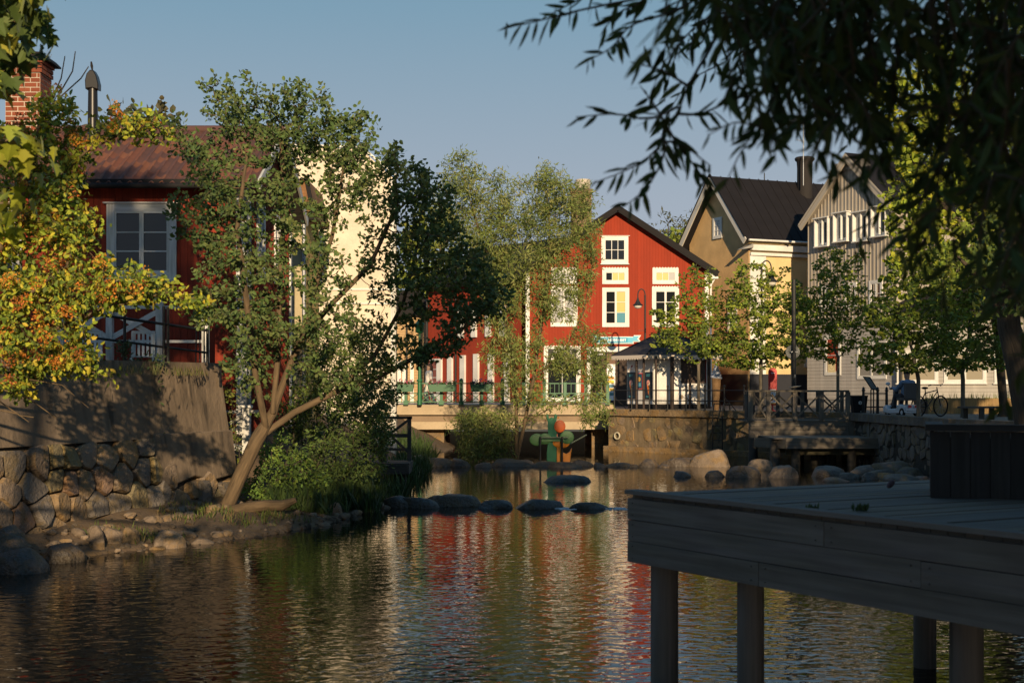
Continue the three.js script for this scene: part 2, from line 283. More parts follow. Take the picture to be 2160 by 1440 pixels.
// ---------- materials of the place ----------
const X = {
  white: mat([0.74, 0.72, 0.68], 0.55, { map: T.plaster }), whiteWood: mat([0.72, 0.71, 0.68], 0.6, { map: T.wood }), grey: mat([0.30, 0.29, 0.28], 0.7, { map: T.plaster }),
  black: mat([0.014, 0.013, 0.014], 0.8, { specularIntensity: 0.4 }), iron: mat([0.025, 0.024, 0.024], 0.55, { metalness: 0.3 }), tin: mat([0.013, 0.011, 0.012], 0.75, { specularIntensity: 0.4, map: T.plaster }), zinc: mat([0.30, 0.31, 0.33], 0.45, { metalness: 0.6 }),
  glass: mat([0.012, 0.014, 0.016], 0.04, { ior: 1.5 }), pane: mat([1, 1, 1], 0.02, { transmission: 1, thickness: 0, ior: 1.5 }),
  darkWood: wood([0.08, 0.065, 0.05]), greyWood: wood([0.19, 0.16, 0.125]), deckWood: wood([0.15, 0.138, 0.124]), shadeWood: wood([0.095, 0.082, 0.068]),  // the last is grey timber with shade put into its colour
  red: mat([0.29, 0.028, 0.005], 0.85, { map: T.paint, bump: T.boardsH, bs: 0.02 }), redFlat: mat([0.27, 0.027, 0.006], 0.85, { map: T.wood, bump: T.woodH, bs: 0.003 }),
  green: mat([0.018, 0.115, 0.045], 0.45), pot: mat([0.02, 0.10, 0.04], 0.5),
};
const STONES = [[0.25, 0.19, 0.14], [0.21, 0.18, 0.155], [0.27, 0.19, 0.11], [0.19, 0.165, 0.145], [0.25, 0.165, 0.12], [0.23, 0.19, 0.11]].map((c) => mat(c, 0.92, { map: T.stone, bump: T.stoneH, bs: 0.05 }));
const WET = [[0.10, 0.082, 0.066], [0.13, 0.10, 0.075], [0.085, 0.08, 0.076], [0.12, 0.095, 0.08]].map((c) => mat(c, 0.55, { map: T.stone, bump: T.stoneH, bs: 0.07 }));
const JOINT = mat([0.055, 0.045, 0.036], 0.95, { map: T.earth, bump: T.earthH, bs: 0.03 });
const CONC = mat([0.22, 0.17, 0.125], 0.92, { map: T.conc, bump: T.concH, bs: 0.02 });
const EARTH = mat([0.15, 0.098, 0.055], 0.95, { map: T.earth, bump: T.earthH, bs: 0.03 });
const PAVE = mat([0.20, 0.165, 0.135], 0.9, { map: T.earth, bump: T.earthH, bs: 0.01 });

// ---------- ground, water ----------
{
  const out = [[-500, 200], [500, 200], [500, -700], [-500, -700]];
  const hole = [[-15, 30], [-12.6, -8], [-11, -18], [-10, -32], [-9.5, -46], [-9, -61], [-4.4, -61], [-4.4, -80], [3.9, -80], [3.9, -57.6], [8.05, -53.6], [11.7, -49.7], [12.0, -44.5], [12.4, -40], [13.8, -35], [15, -20], [15, 30]];
  const s = new THREE.Shape(out.map(([x, z]) => new THREE.Vector2(x, -z))); s.holes.push(new THREE.Path(hole.map(([x, z]) => new THREE.Vector2(x, -z))));
  const g = muv(flat(new THREE.ShapeGeometry(s)).rotateX(-Math.PI / 2).translate(0, 1.6, 0));
  struct('ground', g, PAVE);
  struct('riverbed', muv(flat(new THREE.PlaneGeometry(60, 140)).rotateX(-Math.PI / 2).translate(0, -0.9, -35)), EARTH);
  // side faces of the banks under the pavement, out of the frame on both sides of the eye
  const side = []; for (let i = 13; i < hole.length - 1; i++) { const [a, b] = [hole[i], hole[i + 1]]; side.push(bar(V(a[0] + 0.12, 0.33, a[1]), V(b[0] + 0.12, 0.33, b[1]), 0.3, 2.5)); }
  struct('river_bank_wall', side, CONC);
}
{
  const n = 768, tile = 9, waves = [], r = rngOf(77), d = new Float32Array(n * n * 4), hx = new Float32Array(n * n), hz = new Float32Array(n * n);
  for (let i = 0; i < 60; i++) { const k = 22 * Math.pow(6.5, Math.pow(r(), 0.9)), a = (r() - 0.5) * 2.5 + Math.PI / 2; const kx = Math.round(Math.cos(a) * k * 0.9), ky = Math.round(Math.sin(a) * k); if (!kx && !ky) continue; waves.push([kx, ky, r() * 6.283, 0.0052]); }
  for (const [kx, ky, ph, s] of waves) { const K = Math.hypot(kx, ky), cx = new Float32Array(n), sx = new Float32Array(n); for (let i = 0; i < n; i++) { cx[i] = Math.cos(6.28318 * kx * i / n); sx[i] = Math.sin(6.28318 * kx * i / n); }
    for (let j = 0; j < n; j++) { const a = 6.28318 * ky * j / n + ph, ca = Math.cos(a), sa = Math.sin(a); for (let i = 0; i < n; i++) { const c = (cx[i] * ca - sx[i] * sa) * s; hx[j * n + i] += c * kx / K; hz[j * n + i] += c * ky / K; } } }
  for (let j = 0; j < n; j++) for (let i = 0; i < n; i++) { const q = j * n + i, m = 0.35 + 1.2 * fbm(i / n, j / n, 4, 4, 3, 5), x = hx[q] * m, y = hz[q] * m, l = 1 / Math.hypot(x, y, 1); d.set([0.5 - x * l * 0.5, 0.5 - y * l * 0.5, 0.5 + 0.5 * l, 1], q * 4); }
  const t = new THREE.DataTexture(d, n, n, THREE.RGBAFormat, THREE.FloatType); t.wrapS = t.wrapT = THREE.RepeatWrapping; t.magFilter = t.minFilter = THREE.LinearFilter; t.repeat.set(1 / tile, 1 / tile); t.needsUpdate = true;
  const w = (k) => new THREE.MeshPhysicalMaterial({ color: C(0.012, 0.010, 0.006), roughness: 0.03, ior: 1.333, normalMap: t, normalScale: new THREE.Vector2(k, k) });
  struct('river_water', muv(flat(new THREE.PlaneGeometry(34, 51.6)).rotateX(-Math.PI / 2).translate(0, 0, -56.4)), w(0.55));          // above the nearer row of rocks
  for (const [d0, d1, k] of [[-33, 15, 1.45], [15, 16.4, 1.3], [16.4, 17.8, 1.15], [17.8, 19.2, 1.0], [19.2, 20.8, 0.88], [20.8, 22.6, 0.76], [22.6, 24.8, 0.66], [24.8, 27.4, 0.54], [27.4, 30.6, 0.46]]) struct('river_pool_water', muv(flat(new THREE.PlaneGeometry(34, d1 - d0)).rotateX(-Math.PI / 2).translate(0, -0.003, -(d0 + d1) / 2), 3.3, 1.7), w(k)); // calm under the rocks, more and more ruffled downstream
  const r2 = rngOf(29), foam = []; for (let i = 0; i < 90; i++) { const x = i < 36 ? rr(0.95, 1.35, r2) : rr(2.0, 2.9, r2), k = rr(0.008, 0.03, r2); foam.push(ball(1, x, 0.002, -30.3 + rr(-0.25, 0.3, r2), k * 2.4, 0.012, k * 0.6, 8, 5)); }
  stuff('weir_foam', foam, mat([0.5, 0.52, 0.55], 0.6), 'thin flecks of foam where the river spills between the nearer rocks', 'foam');
}
// ---------- earth bank on the house side of the river ----------
const SHORE = [[8, -10.8], [18, -8.6], [20.5, -7.2], [22.4, -6.1], [23.4, -5.3], [24.8, -4.25], [26.8, -3.45], [28.9, -3.1], [30.6, -2.75], [33, -3.2], [36, -3.25], [42, -3.1], [48, -3.3], [54, -3.25], [57.5, -2.6], [61, -2.4]];
const shoreX = (d) => { for (let i = 0; i < SHORE.length - 1; i++) if (d <= SHORE[i + 1][0]) { const t = clamp((d - SHORE[i][0]) / (SHORE[i + 1][0] - SHORE[i][0])); return lerp(SHORE[i][1], SHORE[i + 1][1], t); } return SHORE.at(-1)[1]; };
const bankY = (x, d) => { const s = shoreX(d) - x, far = sstep(28.5, 33, d), n = fbm((x + 40) / 12, d / 60, 40, 200, 3, 3) - 0.5; if (s < 0) return -0.05 + s * 0.5; return lerp(0.02 + 0.13 * Math.min(s, 1.6) + 0.35 * sstep(1, 4, s), 0.03 + 0.42 * Math.min(s, 1) + 1.25 * sstep(0.6, 3.4, s), far) + n * 0.16 * sstep(0, 0.5, s); };
{
  const pos = [], nx = 46, nz = 110, q = (i, j) => { const d = lerp(9, 61.2, j / nz), x = shoreX(d) + 0.9 - Math.pow(i / nx, 1.5) * 8.6; return V(x, bankY(x, d), -d); };
  for (let j = 0; j < nz; j++) for (let i = 0; i < nx; i++) { const a = q(i, j), b = q(i + 1, j), c = q(i + 1, j + 1), e = q(i, j + 1); for (const v of [a, c, b, a, e, c]) pos.push(v.x, v.y, v.z); }
  let g = new THREE.BufferGeometry(); g.setAttribute('position', new THREE.Float32BufferAttribute(pos, 3)); g = mergeVertices(g, 1e-4); g.computeVertexNormals();
  struct('river_bank', muv(flat(g)), EARTH);
  const r = rngOf(12), peb = new THREE.InstancedMesh(rock(1, 0.6, 0.8, 5, 1, 0.2), STONES[1], 900), m4 = new THREE.Matrix4();
  for (let i = 0; i < 900; i++) { const d = i < 700 ? rr(20.5, 29, r) : rr(29, 58, r), x = shoreX(d) - Math.pow(r(), 1.6) * 2.2 + 0.12, s = 0.018 + 0.07 * Math.pow(r(), 3); peb.setMatrixAt(i, m4.compose(V(x, Math.max(bankY(x, d), -0.03) + s * 0.1, -d), new THREE.Quaternion().setFromEuler(new THREE.Euler(r(), r() * 6, r())), V(s, s, s))); const k = rr(0.5, 1.15, r); peb.setColorAt(i, C(k, k * 0.94, k * 0.86)); }
  const rub = []; for (let i = 0; i < 110; i++) { const d = i < 90 ? rr(19.6, 27.6, r) : rr(27, 31, r), x = i < 55 ? lerp(-11.2, -5.45, (d - 12.5) / 16.1) + rr(0.25, 0.9, r) : shoreX(d) - rr(-0.1, 0.5, r), k = 0.04 + 0.12 * Math.pow(r(), 2.4); rub.push(rock(k * rr(0.8, 1.5, r), k * 0.75, k * rr(0.7, 1.1, r), 900 + i, 2, 0.3).rotateY(r() * 6).translate(x, Math.max(bankY(x, d), -0.04) + k * 0.15, -d)); }
  stuff('shore_rubble', rub, STONES[0], 'loose rubble stones strewn below the retaining wall', 'rubble');
  peb.name = 'shore_pebbles'; peb.userData = { kind: 'stuff', label: 'small pebbles and grit strewn along the left shore', category: 'pebbles' }; scene.add(peb);
}
// ---------- retaining wall below the cottage: rubble foot, concrete above ----------
{
  const A = V(-11.2, 0, -12.5), B = V(-5.45, 0, -28.6), L = A.distanceTo(B), ry = Math.atan2(-(B.z - A.z), B.x - A.x);
  const w = thing('retaining_wall', 'tall retaining wall of rubble stones with streaked concrete above, below the red cottage', 'wall', A, ry);
  const lean = 0.16, rot = (g) => g.rotateX(-lean), top = 2.86, mid = 1.66;
  part(w, 'core', [rot(muv(bx(L, 2.55, 0.6, L / 2, 0.9, -0.42)))], JOINT);
  part(w, 'concrete_face', [rot(muv(bx(L + 0.02, top - mid + 0.25, 0.55, L / 2 + 0.02, (top + mid) / 2 + 0.13, -0.30), 1.2, 0.4))], CONC, 'weathered concrete streaked with dirt and lime');
  part(w, 'concrete_apron', [rot(ext([[L - 2.75, 0.86], [L - 2.3, 0.78], [L - 1.5, 0.92], [L - 0.9, 0.8], [L, 0.88], [L + 0.05, 1.72], [L - 2.7, 1.72]], 0.42, [], 0.02).translate(0, 0, 0.02))], CONC);
  const keep = (x, y) => !(x > L - 2.75 && y > 0.95);
  const st = rubble(L, mid + 0.1, 0.5, 41, keep, 0.8);
  st.forEach((g, i) => part(w, 'stone', rot(g.translate(0, -0.08, -0.02)), STONES[Math.floor(rnd() * STONES.length)]));
  const clip = part(w, 'iron_strap', [bx(0.05, 0.42, 0.03, L - 0.12, 2.82, -0.41)], X.iron);
  // return face at the far end, running back to the cottage
  part(w, 'return_face', [muv(bx(0.5, 2.75, 4.2, L - 0.3, 1.36, -2.75))], CONC);
}
{ // terrace behind the wall
  const s = new THREE.Shape([[-16, 12], [-11.7, 12.4], [-6.35, 28.55], [-7.4, 32.4], [-22, 32.4], [-22, 12]].map(([x, y]) => new THREE.Vector2(x, y)));
  struct('terrace_ground', muv(flat(new THREE.ExtrudeGeometry(s, { depth: 1.3, bevelEnabled: false })).rotateX(-Math.PI / 2).translate(0, 1.5, 0)), EARTH);
}
// ---------- stone quay on the town side ----------
const QUAY = [[3.9, -57.6], [8.05, -53.6], [11.7, -49.7], [12.0, -44.5], [12.4, -40], [13.8, -35]];
{
  for (let i = 0; i < QUAY.length - 1; i++) {
    const a = V(QUAY[i][0], 0, QUAY[i][1]), b = V(QUAY[i + 1][0], 0, QUAY[i + 1][1]), L = a.distanceTo(b), ry = Math.atan2(-(b.z - a.z), b.x - a.x);
    const lab = ['mossy rubble quay wall with a long coping, between the bridge and the iron ladder', 'short shaded stretch of rubble quay wall beside the iron ladder', 'shaded rubble quay wall behind the wooden jetty', 'grey stone quay wall at the end of the wooden jetty', 'grey stone quay wall beyond the dark planter box'][i];
    const w = thing('quay_wall', lab, 'wall', a, ry, undefined);
    part(w, 'core', [muv(bx(L, 2.6, 0.7, L / 2, 0.1, -0.37))], i < 2 ? mat([0.20, 0.155, 0.10], 0.95, { map: T.conc, bump: T.stoneH, bs: 0.03 }) : JOINT);
    rubble(L, 1.5, i < 2 ? 0.4 : 0.42, 60 + i, () => true, i < 2 ? 1.15 : 0.9, 0.015, i < 2 ? 0.055 : 0.09).forEach((g) => part(w, 'stone', g.translate(0, -0.02, -0.055), STONES[i < 2 ? [0, 2, 5, 2][Math.floor(rnd() * 4)] : [1, 3][Math.floor(rnd() * 2)]]));
    const n = Math.max(1, Math.round(L / 1.35)); for (let k = 0; k < n; k++) part(w, 'coping_stone', [muv(bx(L / n - 0.012, 0.26, 0.62, (k + 0.5) * L / n, 1.56, -0.2), rnd(), rnd())], STONES[i < 2 ? 2 : 3]);
    if (i < 2) part(w, 'footing', [muv(bx(L, 0.34, 0.5, L / 2, 0.04, 0.06))], STONES[2]);
    if (i === 0) { // mooring ring
      const g = flat(new THREE.TorusGeometry(0.13, 0.035, 8, 20)).translate(0.55, 0.62, 0.1); part(w, 'mooring_ring', g, mat([0.4, 0.36, 0.27], 0.7));
    }
  }
}
{ // iron railing along the quay
  const t = thing('quay_railing', 'thin iron railing with finials along the sunlit stone quay', 'railing');
  const a = P(1296, 861, 57.0), b = P(1570, 869, 52.9); a.y = b.y = 1.69; const n = 7;
  for (let i = 0; i <= n; i++) { const p = a.clone().lerp(b, i / n); part(t, 'post', [cyl(p, p.clone().add(V(0, 0.88, 0)), 0.032, 0.03, 8), ball(0.045, p.x, p.y + 0.92, p.z, 1, 1.2, 1, 8, 6)], X.iron); if (i < n && i % 2 === 0) part(t, 'stay', [cyl(p.clone().add(V(0, 0.5, 0)), p.clone().add(V(0.5, 0.02, -0.45)), 0.016)], X.iron); }
  for (const h of [0.36, 0.76]) part(t, 'rail', [cyl(a.clone().add(V(0, h, 0)), b.clone().add(V(0, h, 0)), 0.022, 0.022, 8)], X.iron);
}
{ // ladder
  const t = thing('quay_ladder', 'black iron ladder hooked over the coping of the quay', 'ladder'), a = V(7.92, 0, -53.55), u = V(0.72, 0, 0.69), n = V(-0.69, 0, 0.72);
  const at = (s, y, o) => a.clone().addScaledVector(u, s).addScaledVector(n, o).add(V(0, y, 0));
  for (const s of [-0.22, 0.22]) part(t, 'stile', [tube([at(s, -0.4, 0.3), at(s, 1.6, 0.3), at(s, 1.95, 0.2), at(s, 1.95, -0.15), at(s, 1.7, -0.2)], 0.025, 7)], X.iron);
  for (let i = 0; i < 7; i++) part(t, 'rung', [cyl(at(-0.22, 0.05 + i * 0.27, 0.3), at(0.22, 0.05 + i * 0.27, 0.3), 0.016, 0.016, 6)], X.iron);
}
// ---------- windows ----------
// centred at 0, facing +z: casing boards, sash, glazing bars, panes
function windowUnit(parent, x, y, z, o) {
  const g = sub(parent, 'window'); g.position.set(x, y, z); if (o.ry) g.rotation.y = o.ry; if (o.label) g.userData.label = o.label;
  const { w, h, cas = 0.12, cols = 2, rows = 3, fm = X.white, cap = 0 } = o, W = w / 2, H = h / 2, iw = w - 2 * cas, ih = h - 2 * cas, D = 0.05;
  part(g, 'casing', [bx(cas, h, D, -W + cas / 2, 0, D / 2), bx(cas, h, D, W - cas / 2, 0, D / 2), bx(iw, cas, D, 0, -H + cas / 2, D / 2), bx(iw, cas, D, 0, H - cas / 2, D / 2), ...(cap ? [bx(w + 0.14, cap, 0.1, 0, H + cap / 2, 0.05), bx(w + 0.08, 0.05, 0.11, 0, -H - 0.02, 0.055)] : [])], fm);
  if (o.scallop) { const n = Math.round(w / 0.14), gs = []; for (let i = 0; i < n; i++) gs.push(flat(new THREE.CylinderGeometry(w / n / 2, w / n / 2, 0.045, 10)).rotateX(Math.PI / 2).translate(-W + (i + 0.5) * w / n, H + 0.01, 0.03)); part(g, 'scalloped_trim', gs, fm); }
  const f = 0.05, sash = o.sash ?? 1, sw = iw / sash, fr = [];
  for (let s = 0; s < sash; s++) { const cx = -iw / 2 + (s + 0.5) * sw; fr.push(bx(f, ih, 0.045, cx - sw / 2 + f / 2, 0, 0.02), bx(f, ih, 0.045, cx + sw / 2 - f / 2, 0, 0.02), bx(sw - 2 * f, f, 0.045, cx, -ih / 2 + f / 2, 0.02), bx(sw - 2 * f, f, 0.045, cx, ih / 2 - f / 2, 0.02)); }
  part(g, 'sash_frame', fr, fm);
  const c = cols / sash, mb = o.bar ?? 0.03, gw = sw - 2 * f, gh = ih - 2 * f, bars = [];
  for (let s = 0; s < sash; s++) { const cx = -iw / 2 + (s + 0.5) * sw; for (let i = 1; i < c; i++) bars.push(bx(mb, gh, 0.03, cx - gw / 2 + gw * i / c, 0, 0.02)); for (let j = 1; j < rows; j++) bars.push(bx(gw, mb, 0.034, cx, -gh / 2 + gh * j / rows, 0.02));
    for (let i = 0; i < c; i++) for (let j = 0; j < rows; j++) part(g, 'pane', [bx(gw / c - mb * 0.5, gh / rows - mb * 0.5, 0.006, cx - gw / 2 + gw * (i + 0.5) / c, -gh / 2 + gh * (j + 0.5) / rows, 0.008)], o.glass ? o.glass(s * c + i, j) : X.glass); }
  if (bars.length) part(g, 'glazing_bar', bars, fm);
  return g;
}
const BLIND = mat([0.36, 0.36, 0.37], 0.2), AMBER = mat([0.62, 0.36, 0.08], 0.25), BLUEG = mat([0.04, 0.22, 0.30], 0.2);
function gableRoof(parent, w, d, eave, peak, over, m, th = 0.16, z0 = 0) { // ridge along z, from z0 back
  for (const s of [-1, 1]) { const L = Math.hypot(w / 2, peak - eave), k = (L + over) / L, ex = w / 2 * k, ey = peak - (peak - eave) * k; const g = ext([[0, peak], [s * ex, ey], [s * ex, ey + th * 1.25], [0, peak + th * 1.25]].map((p) => p).sort(() => 0), d + over * 2).translate(0, 0, z0 + over); part(parent, 'roof_slope', g, m); }
}
// ---------- red cottage on the terrace ----------
{
  const z = -32, xl = -19, xr = -6.0, base = 1.0, ev = 7.25;
  const h = thing('red_cottage', 'red board cottage with white window and tiled roof behind the retaining wall', 'house', V(xr, base, z));
  const W = xr - xl, D = 6.6, H = ev - base;
  part(h, 'wall', [muv(bx(W - 0.1, H, D - 0.1, -W / 2, H / 2, -D / 2))], X.redFlat);
  const reds = [[0.28, 0.028, 0.006], [0.25, 0.025, 0.006], [0.30, 0.030, 0.007], [0.265, 0.026, 0.005]].map((c) => mat(c, 0.85, { map: T.wood, bump: T.woodH, bs: 0.004 }));
  for (let i = 0; i < 62; i++) part(h, 'board', [bx(0.158, H, 0.03, -0.25 - i * 0.163, H / 2, -0.035 + (i % 3) * 0.004)], reds[Math.floor(rnd() * 4)]);
  for (let i = 0; i < 36; i++) part(h, 'batten', [bx(0.035, H, 0.05, -0.02, H / 2, -0.28 - i * 0.17)], reds[Math.floor(rnd() * 4)]);
  part(h, 'corner_board', [bx(0.2, H, 0.05, -0.11, H / 2, 0.0), bx(0.05, H, 0.2, 0.0, H / 2, -0.11)], X.whiteWood);
  const far = part(h, 'corner_board', [bx(0.05, H, 0.18, 0.0, H / 2, -D + 0.1)], X.whiteWood);
  for (const px of [298.5, -28]) windowUnit(h, PX(px, z * -1) - xr, PY(510, 32) - base, 0, { w: 1.57, h: 1.72, cas: 0.17, cols: 2, rows: 3, sash: 2, fm: X.whiteWood, cap: 0.03 });
  windowUnit(h, 0.0, PY(505, 33.6) - base, -1.85, { w: 0.95, h: 1.75, cas: 0.14, cols: 2, rows: 3, sash: 2, ry: Math.PI / 2, fm: X.whiteWood });
  windowUnit(h, 0.0, PY(505, 33.6) - base, -4.3, { w: 0.95, h: 1.75, cas: 0.14, cols: 2, rows: 3, sash: 2, ry: Math.PI / 2, fm: X.whiteWood });
  part(h, 'gable', [ext([[0, H - 0.02], [D, H - 0.02], [D / 2, H + 1.62]], 0.1).rotateY(Math.PI / 2)], X.redFlat);
  // roof: ridge across the view
  const rise = 1.62, run = D / 2, ov = 0.45, sl = Math.atan2(rise, run), len = Math.hypot(rise, run) + ov;
  const roof = sub(h, 'roof');
  part(roof, 'deck', [bx(W + 0.7, 0.06, len, -W / 2 + 0.05, H + rise / 2 - Math.sin(sl) * ov / 2 + 0.02, -run / 2 + Math.cos(sl) * ov / 2, sl, 0, 0), bx(W + 0.7, 0.06, len, -W / 2 + 0.05, H + rise / 2 - Math.sin(sl) * ov / 2 + 0.02, -D + run / 2 - Math.cos(sl) * ov / 2, -sl, 0, 0)], X.darkWood);
  const tw = 0.235, tl = 0.36, tile = (() => { const prof = []; for (let i = 0; i <= 8; i++) { const t = i / 8; prof.push([(t - 0.5) * (tw + 0.02), 0.035 * Math.cos(t * Math.PI * 2 + 0.6)]); } const g = ext([...prof, ...prof.slice().reverse().map(([x, y]) => [x, y - 0.018])], tl + 0.06).translate(0, 0.01, (tl + 0.06) / 2); return g; })();
  const tms = [[0.15, 0.052, 0.03], [0.11, 0.046, 0.036], [0.18, 0.066, 0.034], [0.09, 0.04, 0.034], [0.20, 0.075, 0.04]].map((c) => mat(c, 0.85, { map: T.plaster }));  // tile colours darkened to carry the shade of the trees
  const rest = []; let made = 0; const rows = Math.floor(len / tl) + 1, cols = Math.floor((W + 0.6) / tw);
  const tileM = tile; for (let j = 0; j < rows; j++) for (let i = 0; i < cols; i++) {
    const x = 0.35 - (i + 0.5) * tw, s = ov - (j + 0.45) * tl, m = new THREE.Matrix4().compose(V(x, H + 0.085 - s * Math.sin(sl) + rnd() * 0.008, s * Math.cos(sl)), new THREE.Quaternion().setFromEuler(new THREE.Euler(sl + 0.06, (rnd() - 0.5) * 0.03, 0)), V(1, 1, 1));
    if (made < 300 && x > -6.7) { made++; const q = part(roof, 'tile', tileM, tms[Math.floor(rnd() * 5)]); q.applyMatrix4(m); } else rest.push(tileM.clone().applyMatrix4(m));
  }
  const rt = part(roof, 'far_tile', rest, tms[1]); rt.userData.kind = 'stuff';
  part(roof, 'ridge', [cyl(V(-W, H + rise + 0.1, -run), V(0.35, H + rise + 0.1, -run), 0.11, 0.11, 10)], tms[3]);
  part(roof, 'barge_board', [bar(V(0.38, H - 0.16, ov * 0.95), V(0.38, H + rise + 0.06, -run), 0.05, 0.22), bar(V(0.38, H + rise + 0.06, -run), V(0.38, H - 0.16, -D - ov * 0.95), 0.05, 0.22)], X.whiteWood);
  part(roof, 'gutter', [cyl(V(-W, H - 0.2, ov + 0.06), V(0.36, H - 0.2, ov + 0.06), 0.065, 0.065, 8), bx(W, 0.16, 0.04, -W / 2, H - 0.12, ov - 0.06)], X.black);
  part(h, 'downpipe', [tube([V(0.05, H - 0.2, ov), V(0.1, H - 0.5, 0.12), V(0.1, 0.1, 0.12)], 0.05, 8)], X.zinc);
  // brick chimney
  const ch = sub(h, 'chimney'); const cx = PX(68, 35.6) - xr, cz = -3.3, ct = PY(137, 35.6) - base, cb = H + 0.6, cw = 0.86, hh = ct - cb;
  part(ch, 'core', [bx(cw - 0.008, hh, cw - 0.008, cx, cb + hh / 2, cz)], mat([0.50, 0.42, 0.34], 0.95, { map: T.plaster }));
  const bms = [[0.22, 0.055, 0.024], [0.18, 0.045, 0.02], [0.26, 0.07, 0.03]].map((c) => mat(c, 0.9, { map: T.plaster, bump: T.plasterH, bs: 0.006 })), bh = 0.118, nb = Math.floor(hh / bh);
  for (let j = 0; j < nb; j++) { const out = j >= nb - 1 ? 0.06 : j >= nb - 3 ? 0.035 : 0, half = cw / 2 + out, y = cb + hh - (nb - 1 - j + 0.5) * bh, off = j % 2 ? 0.16 : 0;
    for (const side of [0, 1]) { let a = -half; const L0 = 0.31; let first = true; while (a < half - 0.02) { const L = Math.min(first && off ? off : L0, half - a); first = false; const mid = a + L / 2; part(ch, 'brick', [side ? bx(0.11, bh - 0.024, L - 0.024, cx + half - 0.05, y, cz + mid) : bx(L - 0.024, bh - 0.024, 0.11, cx + mid, y, cz + half - 0.05)], bms[Math.floor(rnd() * 3)]); a += L; } } }
  part(ch, 'cap', [ext([[-0.62, 0], [-0.5, 0.09], [0, 0.12], [0.5, 0.08], [0.62, -0.04], [0.62, -0.08], [-0.62, -0.04]], 1.2).translate(cx, cb + hh + 0.04, cz + 0.6)], X.tin);
  const spikes = []; for (let i = 0; i < 46; i++) { const x = cx + rr(-0.45, 0.45), zz = cz + rr(-0.3, 0.45); spikes.push(cyl(V(x, cb + hh + 0.1, zz), V(x + (x - cx) * 0.25, cb + hh + rr(0.2, 0.29), zz + 0.03), 0.004, 0.003, 3)); }
  part(ch, 'bird_spikes', spikes, X.zinc);
  // metal flue with a turning cowl
  const fl = sub(h, 'flue'), fx = PX(195, 34.8) - xr, fz = -2.8, fb = H + 0.8, ft = PY(182, 34.8) - base;
  part(fl, 'pipe', [cyl(V(fx, fb, fz), V(fx, ft, fz), 0.14, 0.11, 14)], mat([0.012, 0.011, 0.011], 0.35, { metalness: 0.2 }));
  part(fl, 'cowl', [ext([[-0.13, -0.1], [-0.14, 0.08], [-0.1, 0.24], [-0.03, 0.32], [0.04, 0.31], [0.1, 0.2], [0.15, 0.0], [0.15, -0.12], [0.02, -0.08]], 0.24, [], 0.02).translate(fx, ft + 0.04, fz + 0.12)], mat([0.012, 0.011, 0.011], 0.35, { metalness: 0.2 }));
  part(fl, 'vane', [ext([[-0.012, 0], [-0.035, 0.14], [-0.02, 0.25], [0.015, 0.25], [0.03, 0.14], [0.012, 0]], 0.015).rotateZ(0.12).translate(fx - 0.01, ft + 0.36, fz)], X.black);
}
// ---------- narrow yellow house and the pale tall house behind ----------
{
  const z = -42, h = thing('yellow_house', 'narrow yellow plastered house with grey downpipe between red cottage and pale house', 'house', V(PX(640, 42), 0.6, z), 0);
  const H = PY(452, 42) - 0.6, ym = mat([0.60, 0.40, 0.12], 0.9, { map: T.plaster }), gm = mat([0.46, 0.38, 0.23], 0.9, { map: T.plaster });  // front wall colour greyed for shade, side wall colour yellow for sunlight
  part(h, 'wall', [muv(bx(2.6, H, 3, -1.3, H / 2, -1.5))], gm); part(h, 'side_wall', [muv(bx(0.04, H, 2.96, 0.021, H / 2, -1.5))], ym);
  part(h, 'downpipe', [cyl(V(0.02, 0, 0.07), V(0.02, H, 0.07), 0.06, 0.06, 10)], X.zinc);
  part(h, 'roof', [ext([[-2.9, -0.1], [0.35, -0.1], [0.35, 0.05], [0.12, 1.0], [-2.9, 1.0]], 3.4, [], 0.01).translate(0, H, 0.25)], mat([0.26, 0.13, 0.055], 0.9, { map: T.stone, bump: T.stoneH, bs: 0.04 }), 'rusty brown roof');
  part(h, 'barge_board', [bar(V(0.33, H, 0.28), V(0.12, H + 1.02, 0.28), 0.06, 0.12), bar(V(-0.2, H - 0.14, 0.28), V(0.36, H - 0.14, 0.28), 0.08, 0.1)], X.black);
}
{
  const d = 48, h = thing('pale_house', 'tall cream rendered house by the water with white corner strip and sloping shoulder', 'house', V(PX(835, d), -0.2, -d));
  const m = mat([0.72, 0.62, 0.49], 0.92, { map: T.plaster, bump: T.plasterH, bs: 0.004 }), L = PX(590, d) - PX(835, d), y = (p) => PY(p, d) + 0.2;
  const foot = [[L, 0], [0, 0], [0, y(378)], [-0.35, y(362)], [PX(762, d) - PX(835, d), y(314)], [L, y(310)]];
  part(h, 'wall', [ext(foot, 0.4)], m);
  part(h, 'rear_wall', [ext([[L, 0], [-1.5, 0], [-1.5, y(372)], [-1.9, y(325)], [L, y(322)]], 7).translate(0, 0, -0.4)], m);
  part(h, 'corner_strip', [bx(0.17, y(378), 0.05, -0.09, y(378) / 2, 0.025)], X.whiteWood);
  part(h, 'cornice', [bar(V(0.08, y(374), 0.02), V(PX(762, d) - PX(835, d), y(310), 0.02), 0.14, 0.07), bar(V(PX(762, d) - PX(835, d), y(310), 0.02), V(L, y(306), 0.02), 0.14, 0.07)], X.white);
  for (const q of [610, 640]) part(h, 'cornice', [bx(-L * 0.55, 0.06, 0.05, L * 0.32, y(q), 0.025)], X.white);
}
